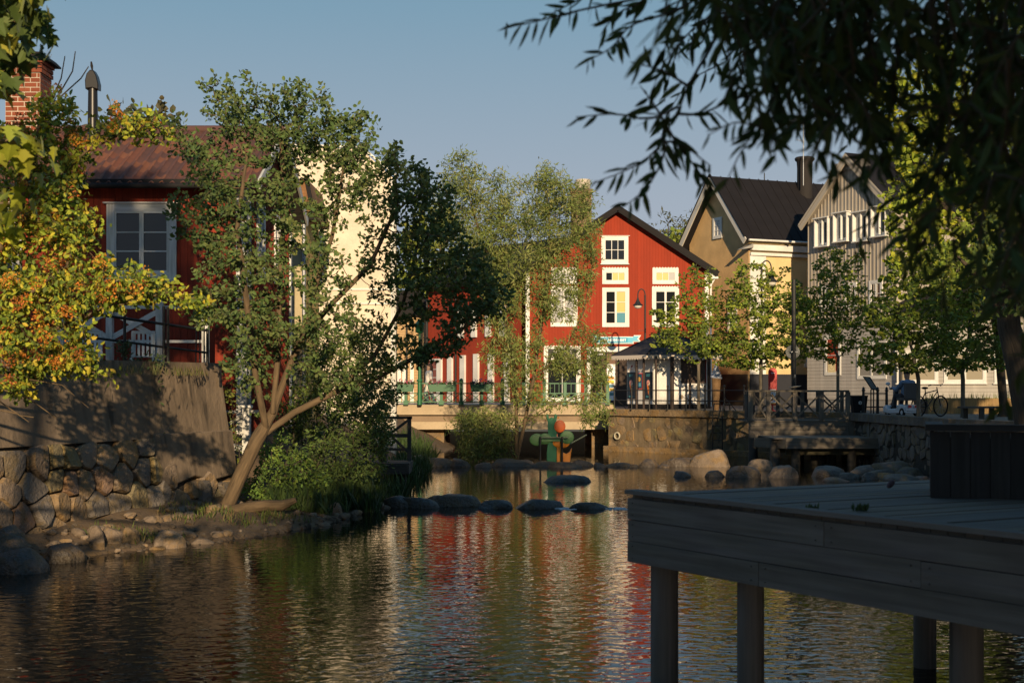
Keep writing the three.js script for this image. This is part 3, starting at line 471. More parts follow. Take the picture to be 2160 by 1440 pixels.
// ---------- main red house across the bridge ----------
const ribbonText = (txt, w, h, o = {}) => { const c = document.createElement('canvas'); c.width = o.cw ?? 512; c.height = o.ch ?? 96; const x = c.getContext('2d'); x.fillStyle = o.bg ?? '#000'; x.fillRect(0, 0, c.width, c.height); o.draw?.(x, c.width, c.height); if (txt) { x.fillStyle = o.fg ?? '#fff'; x.font = `bold ${o.size ?? 70}px sans-serif`; x.textAlign = 'center'; x.textBaseline = 'middle'; x.fillText(txt, c.width / 2, c.height / 2 + 2); } const t = new THREE.CanvasTexture(c); t.colorSpace = THREE.SRGBColorSpace; return t; };
function print(parent, name, w, h, x, y, z, t, rough = 0.6, ry = 0) { const g = new THREE.PlaneGeometry(w, h).rotateY(ry).translate(x, y, z), o = new THREE.Mesh(flat(g), new THREE.MeshStandardMaterial({ map: t, roughness: rough })); o.name = name; parent.add(o); return o; }
{
  const d = 72, s = d / FP, base = 1.55, x0 = PX(1302, d), h = thing('red_house', 'large red wooden gabled house with white windows and a blue ribbon sign', 'house', V(x0, base, -d));
  const lx = (p) => (p - 1302) * s, ly = (p) => PY(p, d) - base, eave = ly(572), peak = ly(446), hw = 193 * s;
  part(h, 'wall', [ext([[-hw, 0], [hw, 0], [hw, eave], [0, peak], [-hw, eave]], 15)], X.red);
  gableRoof(h, hw * 2, 15, eave, peak, 0.5, X.tin, 0.24);
  part(h, 'barge_board', [bar(V(0, peak + 0.12, 0.46), V(hw + 0.42, eave - 0.18, 0.46), 0.06, 0.3), bar(V(0, peak + 0.12, 0.46), V(-hw - 0.42, eave - 0.18, 0.46), 0.06, 0.3)], X.black);
  part(h, 'eave_bracket', [ext([[0, 0.25], [0.42, -0.12], [0.42, -0.2], [0, -0.2]], 0.4).translate(hw + 0.02, eave - 0.2, 0.4)], X.white);
  part(h, 'corner_board', [bx(0.2, eave, 0.05, hw - 0.1, eave / 2, 0.025), bx(0.2, eave, 0.05, -hw + 0.1, eave / 2, 0.025)], X.white);
  part(h, 'downpipe', [tube([V(hw + 0.35, eave - 0.25, 0.3), V(hw + 0.1, eave - 0.7, 0.1), V(hw + 0.1, 0, 0.1)], 0.055, 8)], X.white);
  windowUnit(h, lx(1297), ly(527), 0, { w: 57 * s, h: 58 * s, cas: 0.16, cols: 3, rows: 2, cap: 0.03 });
  for (const [px, gl] of [[1190, () => BLIND], [1298, (i) => i ? AMBER : X.glass], [1404, (i) => i < 2 ? AMBER : BLIND]]) windowUnit(h, lx(px), ly(583), 0, { w: 55 * s, h: 32 * s, cas: 0.15, cols: 3, rows: 1, scallop: true, glass: gl });
  windowUnit(h, lx(1190), ly(647), 0, { w: 57 * s, h: 83 * s, cas: 0.16, cols: 2, rows: 3, sash: 2, scallop: true, glass: () => BLIND, label: 'window with drawn white blinds' });
  windowUnit(h, lx(1299), ly(648), 0, { w: 57 * s, h: 83 * s, cas: 0.16, cols: 2, rows: 3, sash: 2, glass: (i, j) => i === 1 ? (j === 0 ? BLUEG : AMBER) : X.glass, label: 'window showing an amber and blue room' });
  windowUnit(h, lx(1404), ly(648), 0, { w: 57 * s, h: 83 * s, cas: 0.16, cols: 2, rows: 3, sash: 2, scallop: true });
  // shop window with lettering
  windowUnit(h, lx(1186), ly(790), 0, { w: 78 * s, h: 116 * s, cas: 0.17, cols: 2, rows: 1, scallop: true, label: 'shop window below a dark lettered sign' });
  const sg = sub(h, 'window_sign');
  part(sg, 'board', [bx(1.42, 0.78, 0.05, lx(1186), ly(752), 0.075)], X.black);
  print(sg, 'lettering', 1.38, 0.74, lx(1186), ly(752), 0.103, ribbonText('', 1, 1, { cw: 256, ch: 140, bg: '#120f0d', draw: (x) => { x.fillStyle = '#f2e9e4'; x.font = 'bold 40px sans-serif'; x.textAlign = 'center'; x.fillText('AI KUBER', 128, 42); for (const X0 of [24, 206]) { x.beginPath(); x.ellipse(X0 + 13, 96, 13, 36, 0, 0, 7); x.fill(); } x.fillRect(70, 78, 110, 14); } }));
  // entrance
  const en = sub(h, 'entrance'); const e0 = lx(1238), e1 = lx(1362), et = ly(731);
  part(en, 'casing', [bx(0.2, et, 0.06, e0 + 0.1, et / 2, 0.03), bx(0.2, et, 0.06, e1 - 0.1, et / 2, 0.03), bx(e1 - e0 - 0.4, 0.26, 0.06, (e0 + e1) / 2, et - 0.13, 0.03)], X.white);
  part(en, 'recess', [bx(e1 - e0 - 0.42, et - 0.27, 0.02, (e0 + e1) / 2, (et - 0.26) / 2, 0.012)], mat([0.05, 0.03, 0.02], 0.8));
  const bm = mat([0.17, 0.07, 0.035], 0.6, { map: T.wood });
  part(en, 'door', [bx(0.1, 1.95, 0.05, lx(1249), 1.05, 0.05), bx(0.1, 1.95, 0.05, lx(1278), 1.05, 0.05), bx(0.7, 0.12, 0.05, lx(1263.5), 2.05, 0.05), bx(0.62, 0.62, 0.04, lx(1263.5), 0.38, 0.05), ...[1256, 1263, 1270].map((p) => bx(0.05, 1.3, 0.04, lx(p), 1.35, 0.05))], bm);
  part(en, 'door_glass', [bx(0.62, 1.32, 0.01, lx(1263.5), 1.34, 0.035)], X.glass);
  part(en, 'panel', [bx(0.42, 0.5, 0.04, lx(1289), ly(757), 0.045)], bm);
  print(en, 'poster', 0.42, 1.9, lx(1289), 1.3, 0.04, ribbonText('', 1, 1, { cw: 96, ch: 420, bg: '#e9e8ea', draw: (x) => { for (const [y, c] of [[170, '#d98a2c'], [210, '#e6b93c'], [260, '#3b6d83'], [300, '#d9b04a'], [350, '#5f8d93']]) { x.fillStyle = c; x.beginPath(); x.ellipse(48, y, 40, 18, 0, 0, 7); x.fill(); } } }));
  part(en, 'transom_sign', [bx(0.74, 0.3, 0.03, lx(1264), ly(748), 0.05)], X.black);
  print(en, 'transom_lettering', 0.6, 0.16, lx(1264), ly(747), 0.07, ribbonText('OL. BURGEN', 1, 1, { cw: 256, ch: 64, bg: '#0a0a0a', size: 40 }));
  // ribbon sign
  const rb = sub(h, 'ribbon_sign'), b0 = lx(1258), b1 = lx(1339), by = ly(716), bl = mat([0.06, 0.40, 0.58], 0.5), wh = X.white;
  part(rb, 'white_edge', [ext([[b0 - 0.22, by + 0.22], [b0 + 0.1, by + 0.22], [b0 + 0.1, by + 0.15], [b1 - 0.05, by + 0.15], [b1 - 0.05, by + 0.22], [b1 + 0.32, by + 0.22], [b1 + 0.2, by + 0.03], [b1 + 0.32, by - 0.12], [b1 - 0.06, by - 0.12], [b1 - 0.06, by - 0.22], [b0, by - 0.22], [b0, by - 0.13], [b0 - 0.22, by - 0.13], [b0 - 0.1, by + 0.05]], 0.05).translate(0, 0, 0.09)], wh);
  part(rb, 'blue_face', [ext([[b0 - 0.12, by + 0.17], [b0 + 0.12, by + 0.17], [b0 + 0.12, by + 0.11], [b1 - 0.08, by + 0.11], [b1 - 0.08, by + 0.17], [b1 + 0.22, by + 0.17], [b1 + 0.12, by + 0.03], [b1 + 0.22, by - 0.08], [b1 - 0.1, by - 0.08], [b1 - 0.1, by - 0.17], [b0 + 0.03, by - 0.17], [b0 + 0.03, by - 0.08], [b0 - 0.12, by - 0.08], [b0 - 0.03, by + 0.05]], 0.03).translate(0, 0, 0.112)], bl);
  print(rb, 'lettering', 1.32, 0.22, (b0 + b1) / 2 - 0.05, by - 0.025, 0.118, ribbonText('GLASSBERGET', 1, 1, { cw: 512, ch: 86, bg: '#2793b4', fg: '#fff8f4', size: 68 }));
  // chimney of the ridge
  const ch = sub(h, 'chimney'), c = P(1226, 405, 79), cp = V(c.x - x0, c.y - base, -7);
  part(ch, 'stack', [muv(bx(1.1, 3.2, 1.1, cp.x, cp.y - 1.5, cp.z)), muv(bx(1.22, 0.2, 1.22, cp.x, cp.y, cp.z))], mat([0.24, 0.17, 0.11], 0.9, { map: T.stone }));
  part(ch, 'pot', [flat(new THREE.CylinderGeometry(0.42, 0.42, 0.6, 18, 1, true)).translate(cp.x + 0.1, cp.y + 0.38, cp.z)], new THREE.MeshPhysicalMaterial({ color: C(0.5, 0.44, 0.36), roughness: 0.6, side: THREE.DoubleSide, map: T.paint }));
}
{ // wing along the street behind the bridge
  const A = P(1100, 815, 73.5), B = P(903, 815, 80), dir = V().subVectors(A, B); dir.y = 0; const L = dir.length(), ry = Math.atan2(-dir.z, dir.x), base = 1.55;
  const h = thing('red_wing_house', 'long red house with a row of white pilasters behind the green bridge railing', 'house', V(B.x, base, B.z), ry), H = 6.45;
  part(h, 'wall', [muv(bx(L, H, 8, L / 2, H / 2, -4))], X.red);
  part(h, 'roof', [ext([[0.5, 0], [0.5, 0.16], [-3.6, 2.6], [-8.2, 0.16], [-8.2, 0]], L + 0.5).rotateY(-Math.PI / 2).translate(-0.3, H, 0)], X.tin);
  for (const [t, y0, y1] of [[0.14, 0, 2.6], [0.26, 0, 2.7], [0.40, 0, 2.75], [0.545, 0, 2.8], [0.70, 0, 2.8], [0.86, 0, 2.8], [0.38, 3.7, 5.3], [0.52, 3.7, 5.3], [0.67, 3.7, 5.3], [0.82, 3.7, 5.3]]) part(h, 'pilaster', [bx(0.42, y1 - y0, 0.12, t * L, (y0 + y1) / 2, 0.06)], X.white);
  windowUnit(h, 0.07 * L, 1.55, 0, { w: 0.75, h: 2.1, cas: 0.08, cols: 1, rows: 4, glass: () => mat([0.2, 0.06, 0.04], 0.4) });
  part(h, 'downpipe', [cyl(V(0.02, 0, 0.1), V(0.02, H, 0.1), 0.06, 0.06, 8), cyl(V(0.33 * L, 0, 0.1), V(0.33 * L, H, 0.1), 0.05, 0.05, 8)], X.iron);
}
{ // beige clapboard house at the end of the bridge
  const d = 84, h = thing('beige_house', 'beige clapboard house front with white strips behind the bridge end', 'house', V(PX(906, d), 1.55, -d));
  part(h, 'wall', [muv(bx(6, 5.2, 6, -3, 2.6, -3))], mat([0.46, 0.30, 0.15], 0.85, { map: T.paint, bump: T.clapH, bs: 0.03 }));
  for (const px of [842, 852, 869, 903]) part(h, 'strip', [bx(0.22, 2.6, 0.08, PX(px, d) - PX(906, d), 1.3, 0.04)], X.white);
  part(h, 'downpipe', [cyl(V(PX(858, d) - PX(906, d), 0, 0.1), V(PX(858, d) - PX(906, d), 4.6, 0.1), 0.06)], X.iron);
  part(h, 'roof', [ext([[-6.3, 0], [0.3, 0], [-0.6, 1.5], [-5.4, 1.5]], 6.6).translate(0, 5.2, 0.3)], X.tin);
}
// ---------- yellow house with a black tin roof ----------
{
  const A = V(PX(1581, 75), 1.55, -75); // eave side runs along local x, gable side along -z
  const h = thing('ochre_house', 'ochre plastered house with white cornice and black metal roof', 'house', A, 0.43);
  const W = 11, D = 5.9, H = PY(497, 75) - 1.55, rise = 3.35, ym = mat([0.68, 0.51, 0.26], 0.92, { map: T.plaster, bump: T.plasterH, bs: 0.006 }), gm = mat([0.68, 0.44, 0.20], 0.95, { map: T.plaster, bump: T.plasterH, bs: 0.012 });
  part(h, 'wall', [muv(bx(W, H, D, W / 2, H / 2, -D / 2))], ym);
  part(h, 'gable_wall', [ext([[0, 0], [D, 0], [D, H + 0.05], [D / 2, H + rise], [0, H + 0.05]], 0.06).rotateY(-Math.PI / 2).translate(-0.03, 0, -D)], gm);
  const roof = sub(h, 'roof'), sl = Math.atan2(rise, D / 2), Ls = Math.hypot(rise, D / 2) + 0.5, ov = 0.5;
  for (const s of [1, -1]) part(roof, 'slope', [bx(W + 1.1, 0.1, Ls, W / 2, H + rise / 2 - Math.sin(sl) * ov / 2 + 0.12, -D / 2 + s * (D / 4 + Math.cos(sl) * ov / 2), s * sl, 0, 0)], X.tin);
  for (let i = 0; i < 19; i++) part(roof, 'seam', [bx(0.03, 0.05, Ls, -0.5 + i * 0.62, H + rise / 2 - Math.sin(sl) * ov / 2 + 0.19, -D / 2 + (D / 4 + Math.cos(sl) * ov / 2), sl, 0, 0)], X.tin);
  const bb = (z0, z1) => bar(V(-0.56, H - 0.35, z0), V(-0.56, H + rise + 0.02, z1), 0.06, 0.34);
  part(roof, 'barge_board', [bb(0.42, -D / 2), bb(-D - 0.42, -D / 2)], mat([0.55, 0.52, 0.47], 0.6));
  part(roof, 'verge_flashing', [bar(V(-0.57, H - 0.1, 0.44), V(-0.57, H + rise + 0.24, -D / 2), 0.1, 0.06), bar(V(-0.57, H - 0.1, -D - 0.44), V(-0.57, H + rise + 0.24, -D / 2), 0.1, 0.06)], X.tin);
  part(roof, 'gutter', [cyl(V(-0.4, H - 0.28, 0.58), V(W, H - 0.28, 0.58), 0.06, 0.06, 8)], X.white);
  part(h, 'cornice', [bx(W, 0.3, 0.28, W / 2, H - 0.62, 0.14), bx(W, 0.16, 0.16, W / 2, H - 0.95, 0.08)], X.white);
  part(h, 'eave_return', [ext([[0, 0], [-0.75, -0.32], [0, -0.2]], 0.45).translate(0.02, H - 0.45, 0.36)], X.grey);
  part(h, 'quoin', [bx(1.0, H - 1.0, 0.06, 0.52, (H - 1.0) / 2, 0.03)], X.white);
  part(h, 'plinth', [muv(bx(W, 1.7, 0.08, W / 2, 0.85, 0.05))], mat([0.02, 0.022, 0.032], 0.8, { map: T.plaster }), 'dark blue painted plinth');
  part(h, 'string_course', [bx(4.2, 0.22, 0.1, 5.6, 2.2, 0.05)], X.white);
  part(h, 'side_plinth', [muv(bx(0.08, 1.7, D, -0.09, 0.85, -D / 2))], mat([0.10, 0.075, 0.05], 0.9, { map: T.plaster }));
  for (const [x, y] of [[4.2, 5.2], [4.2, 2.9], [7.4, 5.2]]) windowUnit(h, x, y, 0, { w: 1.15, h: 1.7, cas: 0.1, cols: 2, rows: 3, sash: 2 });
  for (const [z, y, hh] of [[-D / 2, H + 0.7, 1.15], [-1.5, 4.9, 1.8], [-4.3, 4.9, 1.8]]) windowUnit(h, -0.05, y, z, { w: 0.9, h: hh, cas: 0.12, cols: 2, rows: 3, ry: -Math.PI / 2, glass: () => BLIND });
  // chimney with a round top, aerial, pipes
  const ch = sub(h, 'chimney'), cx = 5.35; const cy = H + rise;
  part(ch, 'stack', [lathe([[0.0, 1.5], [0.5, 1.5], [0.56, 1.42], [0.54, 1.33], [0.45, 1.26], [0.42, 0.9], [0.44, -1.6]], 18, cx, cy, -D / 2 + 0.5)], mat([0.03, 0.026, 0.025], 0.85, { map: T.plaster, specularIntensity: 0.4 }));
  part(h, 'vent_pipe', [cyl(V(cx + 1.35, cy - 0.9, -D / 2 + 0.9), V(cx + 1.35, cy + 0.25, -D / 2 + 0.9), 0.09), cyl(V(3.0, cy, -D / 2), V(3.0, cy + 0.55, -D / 2), 0.03)], X.iron);
  const an = sub(h, 'aerial'); part(an, 'mast', [cyl(V(cx - 0.6, cy - 0.2, -D / 2 + 1.2), V(cx - 0.6, cy + 3.6, -D / 2 + 1.2), 0.028)], X.zinc);
  part(an, 'boom', [bar(V(cx - 1.75, cy + 3.3, -D / 2 + 1.2), V(cx - 0.05, cy + 3.5, -D / 2 + 1.2), 0.05, 0.03), bar(V(cx - 1.05, cy + 2.3, -D / 2 + 1.2), V(cx - 0.5, cy + 2.22, -D / 2 + 1.2), 0.03, 0.03)], X.zinc);
  const el = []; for (let i = 0; i < 14; i++) { const t = i / 13; el.push(bar(V(cx - 1.75 + t * 1.7, cy + 3.31 + t * 0.2, -D / 2 + 1.02), V(cx - 1.75 + t * 1.7, cy + 3.31 + t * 0.2, -D / 2 + 1.38), 0.012, 0.012)); } part(an, 'elements', el, X.zinc);
}
// ---------- grey board house ----------
{
  const l = V(PX(1705, 73.5), 1.5, -73.5), r = V(PX(1893, 67.6), 1.5, -67.6), dir = V().subVectors(r, l), W = dir.length(), ry = Math.atan2(-dir.z, dir.x);
  const h = thing('grey_house', 'tall grey board and batten gabled house behind the street trees', 'house', l, ry);
  const eave = PY(466, 73.5) - 1.5, peak = PY(331, 70.7) - 1.5, gm = mat([0.38, 0.33, 0.27], 0.85, { map: T.paint }), bm = mat([0.40, 0.35, 0.285], 0.85), clapMat = mat([0.40, 0.37, 0.34], 0.85, { map: T.paint, bump: T.clapH, bs: 0.03 });  // lower clapboards are a little paler than the boards above
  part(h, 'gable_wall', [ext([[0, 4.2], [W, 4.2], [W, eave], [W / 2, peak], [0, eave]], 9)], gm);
  part(h, 'lower_wall', [muv(bx(W + 0.02, 3.75, 9, W / 2, 2.33, -4.46))], clapMat); part(h, 'plinth', [muv(bx(W, 0.46, 9, W / 2, 0.23, -4.5))], X.grey);
  const n = 25; for (let i = 0; i <= n; i++) { const x = 0.04 + (W - 0.08) * i / n, top = eave + (peak - eave) * (1 - Math.abs(x / W * 2 - 1)) - 0.2; part(h, 'batten', [bx(0.06, top - 4.25, 0.026, x, (top + 4.25) / 2, 0.013)], bm); }
  part(h, 'band', [bx(W + 0.1, 0.2, 0.12, W / 2, 4.18, 0.06)], bm);
  gableRoof(h, W, 9, eave, peak, 0.35, X.tin, 0.14);
  const sp = (o, y, w, t) => [bar(V(-o, eave - o * (peak - eave) / (W / 2) + y, 0.3), V(W / 2, peak + y, 0.3), w, t), bar(V(W / 2, peak + y, 0.3), V(W + o, eave - o * (peak - eave) / (W / 2) + y, 0.3), w, t)];
  h.children.filter((c) => c.name === 'roof_slope').forEach((c) => c.geometry.translate(W / 2, 0, 0));
  part(h, 'barge_board', [...sp(0.3, -0.08, 0.09, 0.36), ...sp(0.32, 0.08, 0.14, 0.1)], bm);
  part(h, 'collar_board', [ext([[W * 0.27, eave + 2.2], [W * 0.73, eave + 2.2], [W * 0.66, eave + 2.62], [W * 0.34, eave + 2.62]], 0.06).translate(0, 0, 0.12)], bm);
  for (const [t, y] of [[0.2, 0], [0.42, 0.12], [0.64, 0.0], [0.84, 0.12]]) { const o = windowUnit(h, t * W, PY(484, 70.9) - 1.5 + y, 0.0, { w: 0.98, h: 1.35, cas: 0.11, cols: 2, rows: 1, sash: 2, cap: 0.04 }); part(o, 'deep_surround', [bx(0.05, 1.4, 0.26, -0.5, 0, 0.13), bx(0.05, 1.4, 0.26, 0.5, 0, 0.13), bx(0.05, 1.25, 0.22, 0.02, 0, 0.11), bx(1.1, 0.05, 0.3, 0, -0.72, 0.15), bx(1.16, 0.05, 0.32, 0, 0.74, 0.16)], X.white); }
  for (const t of [0.22, 0.5, 0.78]) windowUnit(h, t * W, 5.6, 0.0, { w: 0.95, h: 1.3, cas: 0.12, cols: 2, rows: 2, sash: 2 });
  const sw = windowUnit(h, W * 0.38 - 0.5, PY(748, 70.3) - 1.5, 0.03, { w: 1.25, h: 2.0, cas: 0.14, cols: 1, rows: 2, glass: () => mat([0.36, 0.055, 0.03], 0.25), label: 'shop window with red display and pale poster' });
  print(sw, 'poster', 0.6, 0.68, -0.05, -0.52, 0.05, ribbonText('', 1, 1, { cw: 90, ch: 110, bg: '#e8d6a8', draw: (x) => { x.strokeStyle = '#a98950'; x.lineWidth = 3; x.strokeRect(12, 10, 66, 90); x.beginPath(); x.arc(45, 60, 22, 0, 7); x.stroke(); } }));
  windowUnit(h, W * 0.74, PY(760, 68.8) - 1.5, 0.03, { w: 2.1, h: 1.8, cas: 0.12, cols: 2, rows: 2, sash: 2, glass: () => mat([0.26, 0.245, 0.22], 0.4) });
}
{ // long low wing running right
  const a = V(PX(1893, 67.3), 1.5, -67.3), b = V(26, 1.5, -63.5), dir = V().subVectors(b, a), L = dir.length(), h = thing('grey_clapboard_wing', 'low grey clapboard wing with white windows behind the picnic table', 'house', a, Math.atan2(-dir.z, dir.x));
  part(h, 'wall', [muv(bx(L, 4.0, 7, L / 2, 2.45, -3.5))], mat([0.40, 0.37, 0.33], 0.85, { map: T.paint, bump: T.clapH, bs: 0.03 })); part(h, 'plinth', [muv(bx(L, 0.5, 7, L / 2, 0.23, -3.49))], X.grey);
  part(h, 'water_board', [bx(L, 0.05, 0.1, L / 2, 0.5, 0.05)], X.black);
  for (const t of [0.11, 0.36, 0.62, 0.86]) windowUnit(h, t * L, 2.0, 0, { w: 1.9, h: 1.5, cas: 0.12, cols: 2, rows: 2, sash: 2, cap: 0.04, glass: () => mat([0.3, 0.26, 0.19], 0.25) });
  part(h, 'roof', [ext([[0.5, 0], [0.5, 0.15], [-3.5, 2.3], [-7.4, 0.15], [-7.4, 0]], L).rotateY(-Math.PI / 2).translate(0, 4.45, 0)], X.tin);
  part(h, 'downpipe', [cyl(V(0.2, 0, 0.1), V(0.2, 4.3, 0.1), 0.07)], X.iron);
}
// ---------- bridge ----------
{
  const z = -60, b = thing('bridge', 'pale concrete road bridge with stepped beams over the river', 'bridge', V(0, 0, z)), x0 = -5.2, x1 = 4.3, W = x1 - x0, xc = (x0 + x1) / 2;
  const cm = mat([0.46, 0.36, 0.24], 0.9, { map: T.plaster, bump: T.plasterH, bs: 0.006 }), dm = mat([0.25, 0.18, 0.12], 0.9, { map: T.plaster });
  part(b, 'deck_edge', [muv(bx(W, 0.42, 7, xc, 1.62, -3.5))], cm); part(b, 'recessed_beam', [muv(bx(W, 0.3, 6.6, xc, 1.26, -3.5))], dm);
  part(b, 'lower_beam', [muv(bx(W, 0.32, 6.9, xc, 0.95, -3.5))], cm);
  part(b, 'abutment', [muv(bx(2.6, 2.2, 6, x0 + 1.0, 0, -3.6))], STONES[2]); part(b, 'abutment', [muv(bx(0.9, 2.2, 6, x1 - 0.45, 0, -3.6))], STONES[2]);
}
{
  const t = thing('bridge_railing', 'green cast railing with crossed panels along the bridge', 'railing', V(0, 1.83, -59.9)), x = (p) => PX(p, 59.9);
  const posts = [834, 856, 885, 931, 973, 1016, 1060, 1104, 1148, 1192, 1236, 1282];
  posts.forEach((p, i) => { part(t, 'post', [bx(0.13, 0.95, 0.13, x(p), 0.475, 0), bx(0.2, 0.12, 0.2, x(p), 0.06, 0), ...(i % 2 === 0 && p !== 885 ? [ball(0.08, x(p), 1.02, 0, 1, 1.2, 1, 10, 8), bx(0.17, 0.05, 0.17, x(p), 0.95, 0)] : [])], X.green);
    if (i < posts.length - 1) { const a = x(p) + 0.07, c = x(posts[i + 1]) - 0.07, n = Math.max(1, Math.round((c - a) / 0.42));
      for (const y of [0.12, 0.48, 0.9]) part(t, 'rail', [bx(c - a, 0.045, 0.05, (a + c) / 2, y, 0)], X.green);
      for (let k = 0; k < n; k++) { const q = a + (c - a) * k / n, e = a + (c - a) * (k + 1) / n; part(t, 'cross', [bar(V(q, 0.14, 0), V(e, 0.46, 0), 0.025, 0.03), bar(V(q, 0.46, 0.01), V(e, 0.14, 0.01), 0.025, 0.03), ...(k ? [bx(0.03, 0.34, 0.03, q, 0.3, 0)] : [])], X.green); }
      for (let k = 1; k < 2 * n; k++) part(t, 'baluster', [bx(0.022, 0.42, 0.022, a + (c - a) * k / (2 * n), 0.69, 0)], X.green); } });
}
for (const [p0, p1, lab, fl] of [[832, 873, 'green flower trough on the bridge railing beside the pale house', [[0.35, 0.04, 0.1], [0.5, 0.2, 0.3]]], [903, 962, 'long green flower trough in the middle of the bridge railing', [[0.3, 0.05, 0.12], [0.55, 0.3, 0.34]]], [992, 1040, 'dark green flower trough beside the willow on the bridge railing', [[0.3, 0.1, 0.25], [0.5, 0.25, 0.4]]]]) {
  const d = 59.6, a = PX(p0, d), b = PX(p1, d), y = PY(826, d), t = thing('flower_trough', lab, 'planter', V((a + b) / 2, y, -d), 0, 'flower troughs on the bridge railing'), w = b - a, r = rngOf(p0);
  part(t, 'trough', [ext([[-w / 2 + 0.06, 0], [w / 2 - 0.06, 0], [w / 2, 0.3], [-w / 2, 0.3]], 0.26, [], 0.01).translate(0, 0, 0.13)], X.pot);
  const L = new Leaves(); for (let i = 0; i < 260; i++) { const f = r() < 0.3, at = V(rr(-w / 2, w / 2, r), rr(0.28, f ? 0.52 : 0.42, r), rr(-0.14, 0.14, r)); L.add(at, rdir(r), rdir(r), 0.07, 0.06, 'oval', jit(f ? fl[Math.floor(r() * 2)] : [0.05, 0.09, 0.025], r)); }
  const o = part(t, 'flowers', L.geo(), LEAFM);
}
{ // green lamp post standing in the bridge railing
  const d = 59.7, t = thing('bridge_lamp_post', 'tall slim green post rising from the bridge railing', 'lamp post', V(PX(885, d), 1.83, -d));
  part(t, 'pole', [cyl(V(0, 0, 0), V(0, 0.95, 0), 0.1, 0.09), cyl(V(0, 0.95, 0), V(0, 3.0, 0), 0.075, 0.055)], X.green); part(t, 'collar', [lathe([[0.06, 0], [0.12, 0.03], [0.12, 0.1], [0.06, 0.14]], 12, 0, 0.95, 0)], X.green);
  part(t, 'lantern', [lathe([[0.04, 0], [0.16, 0.06], [0.2, 0.36], [0.24, 0.4], [0.04, 0.58], [0.0, 0.64]], 10, 0, 2.98, 0)], X.green);
}
// ---------- figures: a smooth body from tapered bones ----------
function figure(bones, cell, blend = 0.035, lo = V(-0.7, -0.1, -0.7), hi = V(0.7, 1.8, 0.7)) {
  const size = Math.max(hi.x - lo.x, hi.y - lo.y, hi.z - lo.z), n = Math.min(150, Math.ceil(size / cell)), mid = lo.clone().add(hi).multiplyScalar(0.5), mc = new MarchingCubes(n, new THREE.MeshBasicMaterial(), false, false, 400000);
  mc.isolation = 0; const f = mc.field, p = V(), ab = V(), ap = V();
  for (let z = 0; z < n; z++) for (let y = 0; y < n; y++) for (let x = 0; x < n; x++) {
    p.set((x - n / 2) / (n / 2), (y - n / 2) / (n / 2), (z - n / 2) / (n / 2)).multiplyScalar(size / 2).add(mid); let s = 9;
    for (const [a, b, ra, rb] of bones) { ab.subVectors(b, a); ap.subVectors(p, a); const t = clamp(ap.dot(ab) / Math.max(1e-9, ab.lengthSq())), d = ap.addScaledVector(ab, -t).length() - lerp(ra, rb, t), h = clamp(0.5 + 0.5 * (s - d) / blend); s = lerp(s, d, h) - blend * h * (1 - h); }
    f[x + y * n + z * n * n] = -s; }
  mc.update(); const g = new THREE.BufferGeometry(), c = mc.count, pos = new Float32Array(mc.positionArray.slice(0, c * 3)), nor = new Float32Array(mc.normalArray.slice(0, c * 3));
  for (let i = 0; i < c; i++) { pos[i * 3] = pos[i * 3] * size / 2 + mid.x; pos[i * 3 + 1] = pos[i * 3 + 1] * size / 2 + mid.y; pos[i * 3 + 2] = pos[i * 3 + 2] * size / 2 + mid.z; }
  g.setAttribute('position', new THREE.BufferAttribute(pos, 3)); g.setAttribute('normal', new THREE.BufferAttribute(nor, 3)); g.setAttribute('uv', new THREE.BufferAttribute(new Float32Array(c * 2), 2)); return g;
}
const SKIN = mat([0.42, 0.25, 0.17], 0.6);
